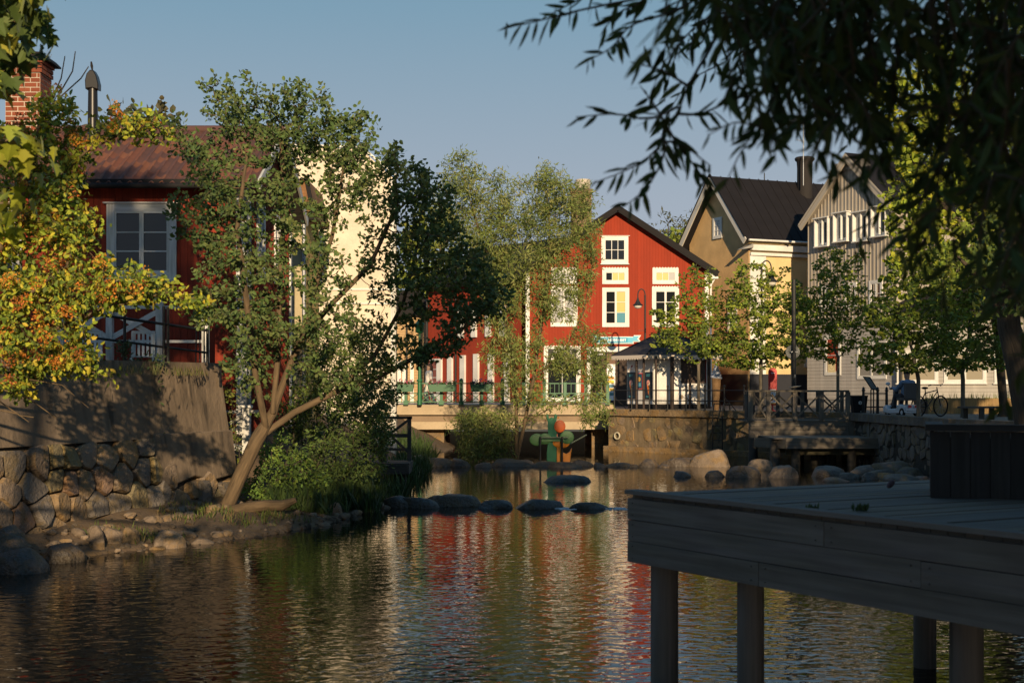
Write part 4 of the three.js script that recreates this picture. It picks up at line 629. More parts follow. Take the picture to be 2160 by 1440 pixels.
{ // person walking over the bridge
  const t = thing('person', 'person with long brown hair in a white top and pale trousers walking over the bridge', 'person', V(PX(905, 61.2), 1.84, -61.2), -1.1), v = V;
  part(t, 'body', figure([[v(0, 1.5, 0.02), v(0, 1.62, 0.0), 0.085, 0.1], [v(0, 1.4, 0), v(0, 1.5, 0), 0.055, 0.05], [v(-0.16, 1.36, 0), v(0.16, 1.36, 0), 0.07, 0.07], [v(0, 1.3, 0), v(0, 1.0, 0), 0.15, 0.13], [v(-0.2, 1.36, 0), v(-0.24, 1.08, -0.04), 0.055, 0.045], [v(-0.24, 1.08, -0.04), v(-0.22, 0.85, 0.1), 0.042, 0.034], [v(0.2, 1.36, 0), v(0.24, 1.08, 0.02), 0.055, 0.045], [v(0.24, 1.08, 0.02), v(0.22, 0.84, 0.08), 0.042, 0.034], [v(-0.22, 0.85, 0.1), v(-0.21, 0.74, 0.14), 0.034, 0.02], [v(0.22, 0.84, 0.08), v(0.21, 0.73, 0.12), 0.034, 0.02]], 0.02), SKIN);
  part(t, 'top', figure([[v(-0.15, 1.36, 0), v(0.15, 1.36, 0), 0.082, 0.082], [v(0, 1.3, 0), v(0, 0.98, 0), 0.165, 0.15], [v(-0.2, 1.36, 0), v(-0.24, 1.1, -0.04), 0.068, 0.06], [v(0.2, 1.36, 0), v(0.24, 1.1, 0.02), 0.068, 0.06]], 0.02), mat([0.66, 0.6, 0.55], 0.9));
  part(t, 'trousers', figure([[v(-0.07, 0.95, 0), v(0.07, 0.95, 0), 0.15, 0.15], [v(-0.09, 0.88, 0), v(-0.1, 0.48, 0.1), 0.11, 0.08], [v(-0.1, 0.48, 0.1), v(-0.1, 0.06, -0.02), 0.08, 0.06], [v(0.09, 0.88, 0), v(0.1, 0.48, -0.06), 0.11, 0.08], [v(0.1, 0.48, -0.06), v(0.1, 0.06, -0.22), 0.08, 0.06]], 0.02), mat([0.58, 0.55, 0.5], 0.9));
  part(t, 'hair', figure([[v(0, 1.66, -0.02), v(0, 1.6, -0.05), 0.115, 0.11], [v(0, 1.56, -0.08), v(0, 1.3, -0.12), 0.1, 0.07]], 0.02), mat([0.05, 0.025, 0.015], 0.7));
  part(t, 'shoe', [bx(0.09, 0.07, 0.24, -0.1, 0.035, 0.03), bx(0.09, 0.07, 0.24, 0.1, 0.05, -0.18)], X.black);
}
// ---------- ice cream kiosk on the quay ----------
{
  const base = 1.62, c0 = V(PX(1323, 64.2), base, -64.2), c1 = V(PX(1378, 62.6), base, -62.6), c2 = V(PX(1493, 63.7), base, -63.7), t = thing('kiosk', 'small white kiosk with dark hipped roof, scalloped awning and ice cream posters', 'kiosk', V(0, 0, 0));
  const wm = mat([0.78, 0.74, 0.70], 0.6, { map: T.paint, bump: T.boardsH, bs: 0.004 }), H = PY(752, 62.8) - base;
  const c3 = c0.clone().add(c2).sub(c1), foot = [c0, c1, c2, c3];
  const fac = (a, b, name, m, y0, y1, o = 0) => { const d = V().subVectors(b, a), L = d.length(), ry = Math.atan2(-d.z, d.x); return { L, ry, put: (n, gs, mm) => part(t, n, merged(gs).rotateY(ry).translate(a.x, a.y, a.z), mm), pr: (n, w, h, x, y, tx) => { const g = new THREE.PlaneGeometry(w, h).translate(x, y, 0.035).rotateY(ry).translate(a.x, a.y, a.z), q = new THREE.Mesh(flat(g), new THREE.MeshStandardMaterial({ map: tx, roughness: 0.5 })); q.name = n; t.add(q); } }; };
  const F = [[c0, c1], [c1, c2], [c2, c3], [c3, c0]].map(([a, b]) => fac(a, b));
  F.forEach((f, i) => f.put('wall', [muv(bx(f.L, H - 0.2, 0.1, f.L / 2, 0.2 + (H - 0.2) / 2, -0.05))], wm));
  F.forEach((f) => f.put('plinth', [bx(f.L - 0.04, 0.2, 0.08, f.L / 2, 0.1, -0.06)], X.black));
  const post = ribbonText('', 1, 1, { cw: 96, ch: 300, bg: '#16242f', draw: (x) => { x.fillStyle = '#3d7f88'; x.fillRect(22, 18, 52, 10); x.fillRect(22, 34, 44, 10); x.fillRect(18, 268, 60, 16); x.fillStyle = '#df7c2c'; x.beginPath(); x.moveTo(30, 140); x.lineTo(66, 140); x.lineTo(49, 262); x.fill(); x.fillStyle = '#dd9a8c'; x.beginPath(); x.ellipse(48, 118, 20, 34, 0, 0, 7); x.fill(); x.fillStyle = '#f0d9b8'; x.beginPath(); x.ellipse(58, 128, 10, 16, 0, 0, 7); x.fill(); x.fillStyle = '#a33328'; x.beginPath(); x.arc(46, 124, 9, 0, 7); x.fill(); } });
  const f0 = F[0]; for (const q of [0.03, 0.69]) { f0.put('poster_frame', [bx(0.3 * f0.L, 1.2, 0.03, (q + 0.15) * f0.L, 1.02, 0.015)], X.black); f0.pr('poster', 0.28 * f0.L, 1.16, (q + 0.15) * f0.L, 1.02, post); }
  f0.put('notice_frame', [bx(0.24 * f0.L, 0.72, 0.03, 0.5 * f0.L, 1.22, 0.015)], mat([0.55, 0.05, 0.03], 0.5)); f0.pr('notice', 0.2 * f0.L, 0.64, 0.5 * f0.L, 1.22, ribbonText('', 1, 1, { cw: 64, ch: 160, bg: '#1f4d63', draw: (x) => { x.fillStyle = '#d8a548'; x.beginPath(); x.ellipse(30, 60, 18, 26, 0, 0, 7); x.fill(); x.fillStyle = '#5fa3b5'; x.fillRect(14, 100, 36, 40); } }));
  f0.pr('print', 0.26 * f0.L, 0.26, 0.18 * f0.L, 1.86, ribbonText('', 1, 1, { cw: 64, ch: 64, bg: '#ddd6cf', draw: (x) => { x.fillStyle = '#8a2b20'; x.beginPath(); x.ellipse(40, 26, 8, 16, 0.3, 0, 7); x.fill(); x.fillRect(10, 54, 36, 4); } }));
  const f1 = F[1]; f1.put('corner_trim', [bx(0.09, H - 0.2, 0.05, 0.05, (H + 0.2) / 2, 0.03), bx(0.09, H - 0.2, 0.05, f1.L - 0.05, (H + 0.2) / 2, 0.03)], X.white);
  f1.put('door', [bx(0.72, 1.9, 0.03, 0.62, 1.18, 0.02)], X.white); f1.put('door_handle', [bx(0.03, 0.14, 0.05, 0.92, 1.15, 0.05)], X.iron);
  f1.put('shutter', [bx(1.3, 1.05, 0.02, f1.L - 0.72, 1.65, 0.015)], mat([0.05, 0.03, 0.022], 0.7)); f1.put('vent', [bx(0.13, 0.18, 0.03, 1.42, 0.52, 0.02)], mat([0.3, 0.22, 0.14], 0.6)); f1.put('red_trim', [bx(0.035, 1.05, 0.035, f1.L - 0.1, 1.65, 0.03)], mat([0.5, 0.05, 0.03], 0.5));
  // roof and awning on posts
  const mid = V(); foot.forEach((q) => mid.addScaledVector(q, 0.25)); const out = (q, k) => q.clone().add(V().subVectors(q, mid).setY(0).normalize().multiplyScalar(k)), E4 = foot.map((q) => out(q, 0.72).setY(base + H + 0.06)), apex = mid.clone().setY(base + H + 1.25);
  const pos = []; for (let i = 0; i < 4; i++) { for (const v of [E4[i], E4[(i + 1) % 4], apex, E4[(i + 1) % 4].clone().add(V(0, -0.06, 0)), E4[i].clone().add(V(0, -0.06, 0)), apex.clone().add(V(0, -0.1, 0))]) pos.push(v.x, v.y, v.z); }
  const rg = new THREE.BufferGeometry(); rg.setAttribute('position', new THREE.Float32BufferAttribute(pos, 3)); rg.computeVertexNormals(); part(t, 'roof', muv(rg), mat([0.03, 0.024, 0.022], 0.7, { map: T.plaster }));
  for (let i = 0; i < 4; i++) part(t, 'hip', [cyl(E4[i], apex, 0.035, 0.035, 6)], X.tin);
  for (let i = 0; i < 2; i++) { const a = E4[i], b = E4[i + 1], d = V().subVectors(b, a), L = d.length(), n = Math.round(L / 0.2), pts = [[0, 0.02], [0, -0.1]]; for (let k = 0; k < n; k++) for (let q = 1; q <= 5; q++) { const u = q / 5; pts.push([(k + u) * L / n, -0.1 - 0.085 * Math.sin(u * Math.PI)]); } pts.push([L, 0.02]); part(t, 'scalloped_valance', ext(pts, 0.02).rotateY(Math.atan2(-d.z, d.x)).translate(a.x, a.y - 0.02, a.z + 0.01), mat([0.62, 0.53, 0.44], 0.7)); }
  const pole = (px, d, r = 0.055) => { const q = V(PX(px, d), base, -d); part(t, 'pole', [cyl(q, q.clone().setY(base + H), r, r, 10)], mat([0.05, 0.03, 0.022], 0.7, { map: T.wood })); };
  pole(1343, 62.9); pole(1358, 62.2); pole(1384, 61.8, 0.045); pole(1418, 62.2, 0.09); pole(1456, 62.6); pole(1496, 63.2, 0.08);
}
// ---------- lamps, signs, street things ----------
function goose(name, label, pos, H, ry, k = 1) { // black pole, swan neck, bell shade, opal bowl
  const t = thing(name, label, 'street lamp', pos, ry, 'swan neck street lamps');
  part(t, 'pole', [cyl(V(0, 0, 0), V(0, 0.9, 0), 0.075, 0.07), cyl(V(0, 0.9, 0), V(0, H, 0), 0.055, 0.04)], X.iron);
  const pts = []; for (let i = 0; i <= 14; i++) { const a = Math.PI * i / 14; pts.push(V(-0.21 * k + 0.21 * k * Math.cos(a), H + 0.34 * k * Math.sin(a), 0)); } pts.push(V(-0.42 * k, H - 0.2 * k, 0));
  part(t, 'neck', [tube(pts, 0.028, 8)], X.iron);
  part(t, 'shade', [lathe([[0.03, 0.05], [0.05, 0], [0.08, -0.12], [0.17, -0.3], [0.3, -0.4], [0.3, -0.43], [0.0, -0.43]].map(([a, b]) => [a * k, b * k]), 18, -0.42 * k, H - 0.18 * k, 0)], X.iron);
  part(t, 'bowl', [lathe([[0.24, -0.42], [0.22, -0.52], [0.12, -0.6], [0, -0.62]].map(([a, b]) => [a * k, b * k]), 18, -0.42 * k, H - 0.18 * k, 0)], mat([0.7, 0.66, 0.6], 0.25));
  return t;
}
{ const d = 66; const a = goose('street_lamp', 'black swan neck street lamp before the red house', V(PX(1361, d), 1.6, -d), PY(622, d) - 1.6, 0, 0.8); part(a, 'bracket', [bar(V(-0.32, 3.6, 0), V(0, 3.6, 0), 0.02, 0.02), bar(V(-0.34, 2.3, 0), V(0, 2.3, 0), 0.02, 0.02)], X.iron); }
{ const d = 58; goose('street_lamp', 'swan neck street lamp with white bowl before the ochre house', V(PX(1607, d), 1.6, -d), PY(566, d) - 1.6, Math.PI * 0.94, 0.92); }
{ // sign pole seen from behind
  const d = 52, t = thing('sign_pole', 'black pole with the back of a round grey traffic sign beside the jetty', 'sign', V(PX(1675, d), 1.6, -d));
  part(t, 'pole', [cyl(V(0, 0, 0), V(0, PY(590, d) - 1.6, 0), 0.085, 0.07, 12)], X.iron); part(t, 'disc', [flat(new THREE.CylinderGeometry(0.26, 0.26, 0.02, 28)).rotateX(Math.PI / 2).translate(-0.02, PY(742, d) - 1.6, -0.1)], mat([0.13, 0.135, 0.13], 0.5)); part(t, 'clamp', [bx(0.24, 0.04, 0.12, 0, PY(742, d) - 1.6, 0)], X.zinc);
  part(t, 'sticker', [bx(0.06, 0.1, 0.01, 0.03, PY(793, d) - 1.6, 0.082)], X.grey);
}
{ // giant soft-ice cone
  const d = 59, t = thing('ice_cream_cone', 'big plastic soft ice cream cone advertising figure on the quay', 'figure', V(PX(1511, d), 1.6, -d)), pts = [], rad = [];
  const y0 = PY(797, d) - 1.6, y1 = PY(761, d) - 1.6; for (let i = 0; i <= 110; i++) { const u = i / 110, a = u * 6.5 * 6.283, r = 0.19 * (1 - u) + 0.004; pts.push(V(r * Math.cos(a), lerp(y0, y1, u), r * Math.sin(a))); rad.push(0.065 * (1 - u * 0.75)); }
  part(t, 'swirl', [tube(pts, rad, 7), lathe([[0, y1], [0.2, y0], [0, y0]].reverse(), 16)], mat([0.50, 0.52, 0.6], 0.4)); part(t, 'wafer', [lathe([[0.0, 0.02], [0.11, 0.02], [0.2, y0 - 0.04], [0.22, y0 + 0.02], [0, y0 + 0.02]], 16)], mat([0.30, 0.17, 0.07], 0.7, { map: T.plaster }));
}
{ // red pavement sign
  const d = 55, w = 0.31, t = thing('pavement_sign', 'red round-topped ice cream pavement sign with a white picture panel', 'sign', V(PX(1630.5, d), 1.6, -d)), y0 = 0.28, y1 = PY(776, d) - 1.6;
  const o = [[-w / 2, y0], [w / 2, y0], [w / 2, y1 - w / 2]]; for (let i = 1; i < 12; i++) { const a = Math.PI * i / 12; o.push([w / 2 * Math.cos(a), y1 - w / 2 + w / 2 * Math.sin(a)]); } o.push([-w / 2, y1 - w / 2]);
  part(t, 'board', [ext(o, 0.06, [], 0.01)], mat([0.55, 0.02, 0.02], 0.35)); part(t, 'foot', [cyl(V(0, 0, -0.03), V(0, y0, -0.03), 0.03), lathe([[0.2, 0], [0.2, 0.05], [0.05, 0.09], [0, 0.09]], 16, 0, 0, -0.03)], mat([0.5, 0.02, 0.02], 0.4));
  print(t, 'picture', w * 0.8, 0.56, 0, y0 + 0.33, 0.013, ribbonText('', 1, 1, { cw: 100, ch: 220, bg: '#d9d7dc', draw: (x) => { x.fillStyle = '#a9b3bd'; x.fillRect(18, 22, 60, 34); x.fillStyle = '#c98f4e'; x.beginPath(); x.moveTo(34, 80); x.lineTo(66, 84); x.lineTo(58, 150); x.lineTo(36, 198); x.fill(); x.fillStyle = '#2a1c1c'; x.beginPath(); x.arc(42, 68, 11, 0, 7); x.fill(); x.fillStyle = '#8d8fa8'; x.fillRect(54, 160, 30, 34); x.fillStyle = '#dba22c'; x.fillRect(0, 204, 100, 16); } }));
  print(t, 'lettering', w * 0.6, 0.1, 0, y1 - 0.19, 0.013, ribbonText('Cola', 1, 1, { cw: 128, ch: 64, bg: '#a00a0c', size: 46 }));
}
// ---------- wooden jetty on the town side ----------
{
  const z = -46.2, t = thing('wooden_jetty', 'low weathered wooden jetty on stilts below the town quay', 'jetty', V(0, 0, z)), x = (p, d = 46.2) => PX(p, d), top = PY(925, 46.2);
  const deckPts = [[x(1657), 0], [x(1906, 45), 0.9], [x(1906, 45) + 0.9, -1.6], [x(1606) - 0.1, -2.6], [x(1606) - 0.1, -1.6]];
  const n = 16; for (let i = 0; i < n; i++) { const u = i / n, zz = -0.12 - u * 2.6; part(t, 'deck_plank', [bx(4.3, 0.045, 0.155, x(1770), top + 0.0, zz, 0, 0.0, 0)], X.greyWood); }
  part(t, 'fascia', [bar(V(x(1657), top - 0.16, 0.05), V(x(1908), top - 0.16, 0.05), 0.06, 0.32), bar(V(x(1657) + 0.02, top - 0.165, 0.03), V(x(1606), top - 0.165, -1.2), 0.06, 0.31)], X.greyWood);
  part(t, 'beam', [bx(3.6, 0.2, 0.16, x(1780), top - 0.44, -0.4), bx(3.6, 0.2, 0.16, x(1780), top - 0.44, -1.9)], wood([0.10, 0.085, 0.045]));
  for (const [p, zz, r] of [[1640, -0.4, 0.17], [1683, -0.3, 0.15], [1735, -1.2, 0.12], [1757, -1.5, 0.13], [1778, -1.6, 0.15], [1803, -0.4, 0.15], [1862, -0.5, 0.15], [1612, -2.2, 0.14]]) part(t, 'stilt', [cyl(V(x(p), -0.6, zz), V(x(p), top - 0.05, zz), r, r * 0.95, 12)], X.shadeWood);
}
{
  const d = 48.9, z = -d, t = thing('upper_jetty', 'upper wooden landing with crossed timber railing behind the low jetty', 'jetty', V(0, 0, z)), x = (p, q = d) => PX(p, q), top = PY(889, d) + 0.02;
  for (let i = 0; i < 11; i++) part(t, 'deck_plank', [bx(5.1, 0.045, 0.15, x(1733), top, -0.1 - i * 0.16)], X.greyWood);
  for (let j = 0; j < 4; j++) part(t, 'fascia_board', [bx(5.0, 0.135, 0.04, x(1733), top - 0.1 - j * 0.142, 0.0)], X.greyWood);
  part(t, 'fascia_post', [bx(0.12, 0.56, 0.05, x(1640), top - 0.3, 0.04)], X.greyWood); part(t, 'fascia_post', [bx(0.4, 0.56, 0.05, x(1800), top - 0.3, 0.04)], X.greyWood);
  for (const p of [1600, 1700, 1800]) part(t, 'stilt', [cyl(V(x(p), -0.6, -0.9), V(x(p), top - 0.05, -0.9), 0.14, 0.13, 10)], X.shadeWood);
  const h = 0.98, y = top + 0.02, fr = [1584, 1622, 1678, 1734, 1790];
  const pt = (p, zz) => V(x(p), y, zz);
  fr.forEach((p, i) => { part(t, 'railing_post', [bx(0.15, h, 0.12, x(p), y + h / 2, -0.06)], X.greyWood); if (i < fr.length - 1) { const a = x(p) + 0.07, b = x(fr[i + 1]) - 0.07; part(t, 'brace', [bar(V(a, y + 0.1, -0.05), V(b, y + h - 0.1, -0.05), 0.035, 0.055), bar(V(a, y + h - 0.1, -0.09), V(b, y + 0.1, -0.09), 0.035, 0.055)], X.greyWood); } });
  part(t, 'top_rail', [bx(x(1792) - x(1578), 0.06, 0.2, (x(1792) + x(1578)) / 2, y + h + 0.03, -0.06)], X.greyWood); part(t, 'low_rail', [bx(x(1792) - x(1578), 0.06, 0.06, (x(1792) + x(1578)) / 2, y + 0.07, -0.06)], X.greyWood);
  // side railing running back
  for (let i = 0; i < 5; i++) { const zz = -0.3 - i * 0.42; part(t, 'railing_post', [bx(0.1, h, 0.1, x(1582) + i * 0.05, y + h / 2, zz)], X.shadeWood); if (i < 4) part(t, 'brace', [bar(V(x(1582) + i * 0.05, y + 0.05, zz), V(x(1582) + i * 0.05, y + h - 0.1, zz - 0.42), 0.03, 0.05), bar(V(x(1582) + i * 0.05 + 0.03, y + h - 0.1, zz), V(x(1582) + i * 0.05 + 0.03, y + 0.05, zz - 0.42), 0.03, 0.05)], X.shadeWood); }
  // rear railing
  for (const p of [1610, 1664, 1718, 1752, 1805]) part(t, 'railing_post', [bx(0.12, h, 0.1, x(p), y + h / 2, -2.0)], X.shadeWood);
  for (const [a, b] of [[1610, 1664], [1664, 1718], [1752, 1805]]) part(t, 'brace', [bar(V(x(a), y + 0.1, -2), V(x(b), y + h - 0.1, -2), 0.035, 0.055), bar(V(x(a), y + h - 0.1, -2.04), V(x(b), y + 0.1, -2.04), 0.035, 0.055)], X.shadeWood);
  part(t, 'top_rail', [bx(x(1820) - x(1590), 0.06, 0.12, (x(1820) + x(1590)) / 2, y + h + 0.03, -2)], X.shadeWood);
}
{ const d = 48.5, t = thing('gull_dish', 'small pale plate left on the top rail of the jetty railing', 'plate', V(PX(1684, d), PY(818, d), -48.96)); part(t, 'dish', [lathe([[0, 0], [0.14, 0.01], [0.22, 0.05], [0.2, 0.055], [0, 0.03]], 20, 0, 0, 0).rotateZ(0.14)], mat([0.62, 0.5, 0.36], 0.6)); }
{ // litter bin
  const d = 49.2, t = thing('litter_bin', 'black litter bin with a round white emblem beside the jetty railing', 'bin', V(PX(1812, d), 1.62, -d));
  part(t, 'bin_body', [ext([[-0.19, 0.05], [0.19, 0.05], [0.25, 0.62], [0.27, 0.66], [-0.27, 0.66], [-0.25, 0.62]], 0.4, [], 0.015).translate(0, 0, 0.2)], X.black); part(t, 'emblem', [flat(new THREE.CylinderGeometry(0.06, 0.06, 0.012, 20)).rotateX(Math.PI / 2).translate(0.0, 0.42, 0.22), bx(0.03, 0.03, 0.012, 0.02, 0.12, 0.22)], X.white); part(t, 'emblem_mark', [bx(0.018, 0.06, 0.014, 0, 0.42, 0.225), bx(0.03, 0.015, 0.014, 0, 0.41, 0.2255)], X.black); part(t, 'support', [bx(0.06, 0.9, 0.06, 0.24, 0.45, -0.28), bx(0.3, 0.05, 0.05, 0.1, 0.0, -0.15)], X.iron);
}
{ // information board
  const d = 48.6, t = thing('information_board', 'slanted information board on two dark legs by the quay', 'sign', V(PX(1836, d), 1.6, -d), -0.15), y = (p) => PY(p, d) - 1.6;
  part(t, 'panel', [ext([[-0.24, y(794)], [0.0, y(795)], [0.27, y(822)], [0.06, y(822)]], 0.03, [], 0.008)], X.iron); part(t, 'face', [ext([[-0.2, y(796)], [-0.02, y(797)], [0.22, y(820)], [0.08, y(820)]], 0.005).translate(0, 0, 0.014)], mat([0.2, 0.22, 0.22], 0.3, { map: T.plaster }));
  for (const x of [0.03, 0.12]) part(t, 'leg', [cyl(V(x, 0, -0.02), V(x, y(821), -0.02), 0.022)], X.iron);
}
{ // iron posts and rails
  const d = 48.8, t = thing('iron_fence', 'short black iron fence with finial posts beside the scooter', 'fence', V(0, 1.6, -d)), x = (p) => PX(p, d);
  for (const p of [1822, 1852, 1871]) part(t, 'post', [cyl(V(x(p), 0, 0), V(x(p), 0.86, 0), 0.055, 0.045), lathe([[0.05, 0], [0.075, 0.03], [0.04, 0.06], [0.055, 0.1], [0, 0.16]], 12, x(p), 0.84, 0)], X.iron);
  for (const [y, m] of [[0.3, X.iron], [0.76, X.iron]]) part(t, 'rail', [cyl(V(x(1822), y, 0), V(x(1871), y, 0), 0.022)], m);
}
// ---------- mobility scooter and rider ----------
{
  const d = 46, s = thing('mobility_scooter', 'white and dark mobility scooter with red tail lights on the quay', 'scooter', V(PX(1905, d), 1.62, -d), Math.PI + 0.3), wm = mat([0.55, 0.56, 0.6], 0.35), bm = mat([0.03, 0.035, 0.04], 0.5);
  part(s, 'body', [ext([[-0.55, 0.16], [-0.5, 0.34], [-0.2, 0.38], [0.0, 0.24], [0.45, 0.22], [0.62, 0.34], [0.72, 0.3], [0.7, 0.16], [0.3, 0.12]], 0.5, [], 0.03).rotateY(-Math.PI / 2).translate(-0.25, 0, 0)], wm);
  part(s, 'tiller', [bar(V(0, 0.3, 0.58), V(0, 0.86, 0.36), 0.12, 0.1), bx(0.5, 0.05, 0.06, 0, 0.9, 0.34)], bm); part(s, 'seat', [bx(0.46, 0.1, 0.44, 0, 0.58, -0.22), bx(0.44, 0.5, 0.1, 0, 0.84, -0.46)], bm); part(s, 'seat_post', [cyl(V(0, 0.3, -0.22), V(0, 0.56, -0.22), 0.05)], bm);
  for (const [x, z, r] of [[-0.26, -0.38, 0.15], [0.26, -0.38, 0.15], [-0.2, 0.55, 0.14], [0.2, 0.55, 0.14]]) { const w = sub(s, 'wheel'); part(w, 'tyre', [flat(new THREE.TorusGeometry(r - 0.045, 0.045, 8, 20)).rotateY(Math.PI / 2).translate(x, r, z)], X.black); part(w, 'rim', [flat(new THREE.CylinderGeometry(r - 0.07, r - 0.07, 0.05, 14)).rotateZ(Math.PI / 2).translate(x, r, z)], wm); }
  for (const x of [-0.12, 0.12]) part(s, 'tail_light', [bx(0.1, 0.08, 0.03, x, 0.34, -0.6)], mat([0.6, 0.02, 0.02], 0.3)); part(s, 'bumper', [bx(0.5, 0.07, 0.06, 0, 0.24, -0.6)], wm);
  part(s, 'mirror', [bar(V(0.24, 0.9, 0.34), V(0.34, 1.04, 0.3), 0.02, 0.02), ball(0.08, 0.36, 1.07, 0.3, 1.1, 0.7, 0.4)], mat([0.85, 0.85, 0.85], 0.15));
  const t = thing('person', 'seated rider in a pale blue shirt and dark cap on the mobility scooter', 'person', s.position.clone(), s.rotation.y), v = V;
  const arm = (k) => [[v(k * 0.2, 1.1, -0.28), v(k * 0.27, 0.88, -0.06), 0.06, 0.05], [v(k * 0.27, 0.88, -0.06), v(k * 0.22, 0.93, 0.22), 0.046, 0.036]];
  part(t, 'body', figure([[v(0, 1.28, -0.24), v(0, 1.38, -0.24), 0.085, 0.1], [v(0, 1.12, -0.28), v(0, 1.25, -0.26), 0.06, 0.055], [v(0, 1.0, -0.28), v(0, 0.72, -0.24), 0.17, 0.17], ...arm(1), ...arm(-1), [v(0.22, 0.93, 0.22), v(0.2, 0.93, 0.32), 0.036, 0.026], [v(-0.22, 0.93, 0.22), v(-0.2, 0.93, 0.32), 0.036, 0.026]], 0.02), SKIN);
  part(t, 'shirt', figure([[v(-0.15, 1.1, -0.28), v(0.15, 1.1, -0.28), 0.09, 0.09], [v(0, 1.02, -0.28), v(0, 0.72, -0.24), 0.19, 0.2], ...arm(1).map((b, i) => [b[0], b[1], b[2] + 0.016, b[3] + 0.014]), ...arm(-1).map((b) => [b[0], b[1], b[2] + 0.016, b[3] + 0.014])], 0.02), mat([0.17, 0.24, 0.36], 0.9));
  part(t, 'trousers', figure([[v(-0.08, 0.68, -0.22), v(0.08, 0.68, -0.22), 0.15, 0.15], [v(-0.1, 0.67, -0.2), v(-0.13, 0.66, 0.2), 0.1, 0.075], [v(-0.13, 0.66, 0.2), v(-0.12, 0.3, 0.3), 0.07, 0.055], [v(0.1, 0.67, -0.2), v(0.13, 0.66, 0.2), 0.1, 0.075], [v(0.13, 0.66, 0.2), v(0.12, 0.3, 0.3), 0.07, 0.055]], 0.02), mat([0.03, 0.03, 0.04], 0.9));
  part(t, 'cap', [ball(0.112, 0, 1.42, -0.24, 1, 0.75, 1.05), bx(0.15, 0.02, 0.14, 0, 1.4, -0.1)], X.black); part(t, 'shoe', [bx(0.09, 0.08, 0.25, -0.12, 0.28, 0.34), bx(0.09, 0.08, 0.25, 0.12, 0.28, 0.34)], X.black);
}
{ // bicycle leaning by the tree
  const d = 47, t = thing('bicycle', 'dark bicycle parked behind the tree trunk near the scooter', 'bicycle', V(PX(1962, d), 1.6, -d), 0.55), wh = (x) => { const w = sub(t, 'wheel'); part(w, 'tyre', [flat(new THREE.TorusGeometry(0.33, 0.024, 8, 30)).translate(x, 0.35, 0)], X.black); const sp = []; for (let i = 0; i < 12; i++) { const a = i / 12 * 6.283; sp.push(bar(V(x, 0.35, 0), V(x + 0.32 * Math.cos(a), 0.35 + 0.32 * Math.sin(a), 0), 0.004, 0.004)); } part(w, 'spokes', sp, X.zinc); };
  wh(-0.52); wh(0.52); const f = [[V(-0.52, 0.35, 0), V(-0.12, 0.32, 0)], [V(-0.52, 0.35, 0), V(-0.2, 0.8, 0)], [V(-0.12, 0.32, 0), V(-0.22, 0.92, 0)], [V(-0.12, 0.32, 0), V(0.36, 0.84, 0)], [V(-0.2, 0.78, 0), V(0.34, 0.88, 0)], [V(0.52, 0.35, 0), V(0.33, 0.98, 0)]];
  part(t, 'frame', f.map(([a, b]) => cyl(a, b, 0.018, 0.018, 6)), X.iron); part(t, 'handlebar', [tube([V(0.22, 1.02, -0.26), V(0.34, 1.06, -0.2), V(0.36, 1.05, 0), V(0.34, 1.06, 0.2), V(0.22, 1.02, 0.26)], 0.016, 7)], X.iron); part(t, 'saddle', [ball(0.09, -0.23, 0.95, 0, 1.5, 0.45, 0.9)], X.black); part(t, 'pedal_crank', [bar(V(-0.12, 0.32, 0.06), V(0.0, 0.2, 0.06), 0.02, 0.02), bx(0.09, 0.02, 0.07, 0.0, 0.2, 0.1)], X.iron);
}
{ // picnic table
  const d = 41, t = thing('picnic_table', 'dark wooden picnic table on the shaded grass beyond the planter', 'table', V(PX(2084, d), 1.6, -d), 0.05);
  for (let i = 0; i < 4; i++) part(t, 'table_plank', [bx(1.5, 0.05, 0.16, 0, 0.4, -0.3 + i * 0.17)], X.shadeWood);
  for (const [x, z] of [[-0.58, -0.2], [-0.25, 0.2], [0.2, -0.2], [0.6, 0.2]]) part(t, 'leg', [bx(0.13, 0.38, 0.1, x, 0.19, z)], X.shadeWood);
}
{ // raised bed with sunlit grass
  const d = 52, t = thing('raised_bed', 'raised garden bed of upright boards with sunlit grass on top', 'planter', V(PX(2070, d), 1.55, -d), 0.05), pm = wood([0.34, 0.22, 0.09]);
  for (let i = 0; i < 26; i++) part(t, 'board', [bx(0.135, 0.62, 0.04, -1.9 + i * 0.14, 0.31, 0)], pm); part(t, 'soil', [bx(3.7, 0.5, 1.6, -0.1, 0.28, -0.84)], EARTH);
  const L = new Leaves(), r = rngOf(9); for (let i = 0; i < 900; i++) { const h = r() < 0.05 ? 0.34 : rr(0.06, 0.17, r); L.add(V(rr(-1.9, 1.7, r), 0.52, rr(-1.5, 0.02, r)), V(rr(-0.3, 0.3, r), 1, rr(-0.3, 0.3, r)).normalize(), V(1, 0, rr(-1, 1, r)).normalize(), h, 0.02, 'lance', jit([0.14, 0.17, 0.02], r)); } const gr = part(t, 'grass', L.geo(), LEAFTHIN); gr.userData.kind = 'stuff';
}
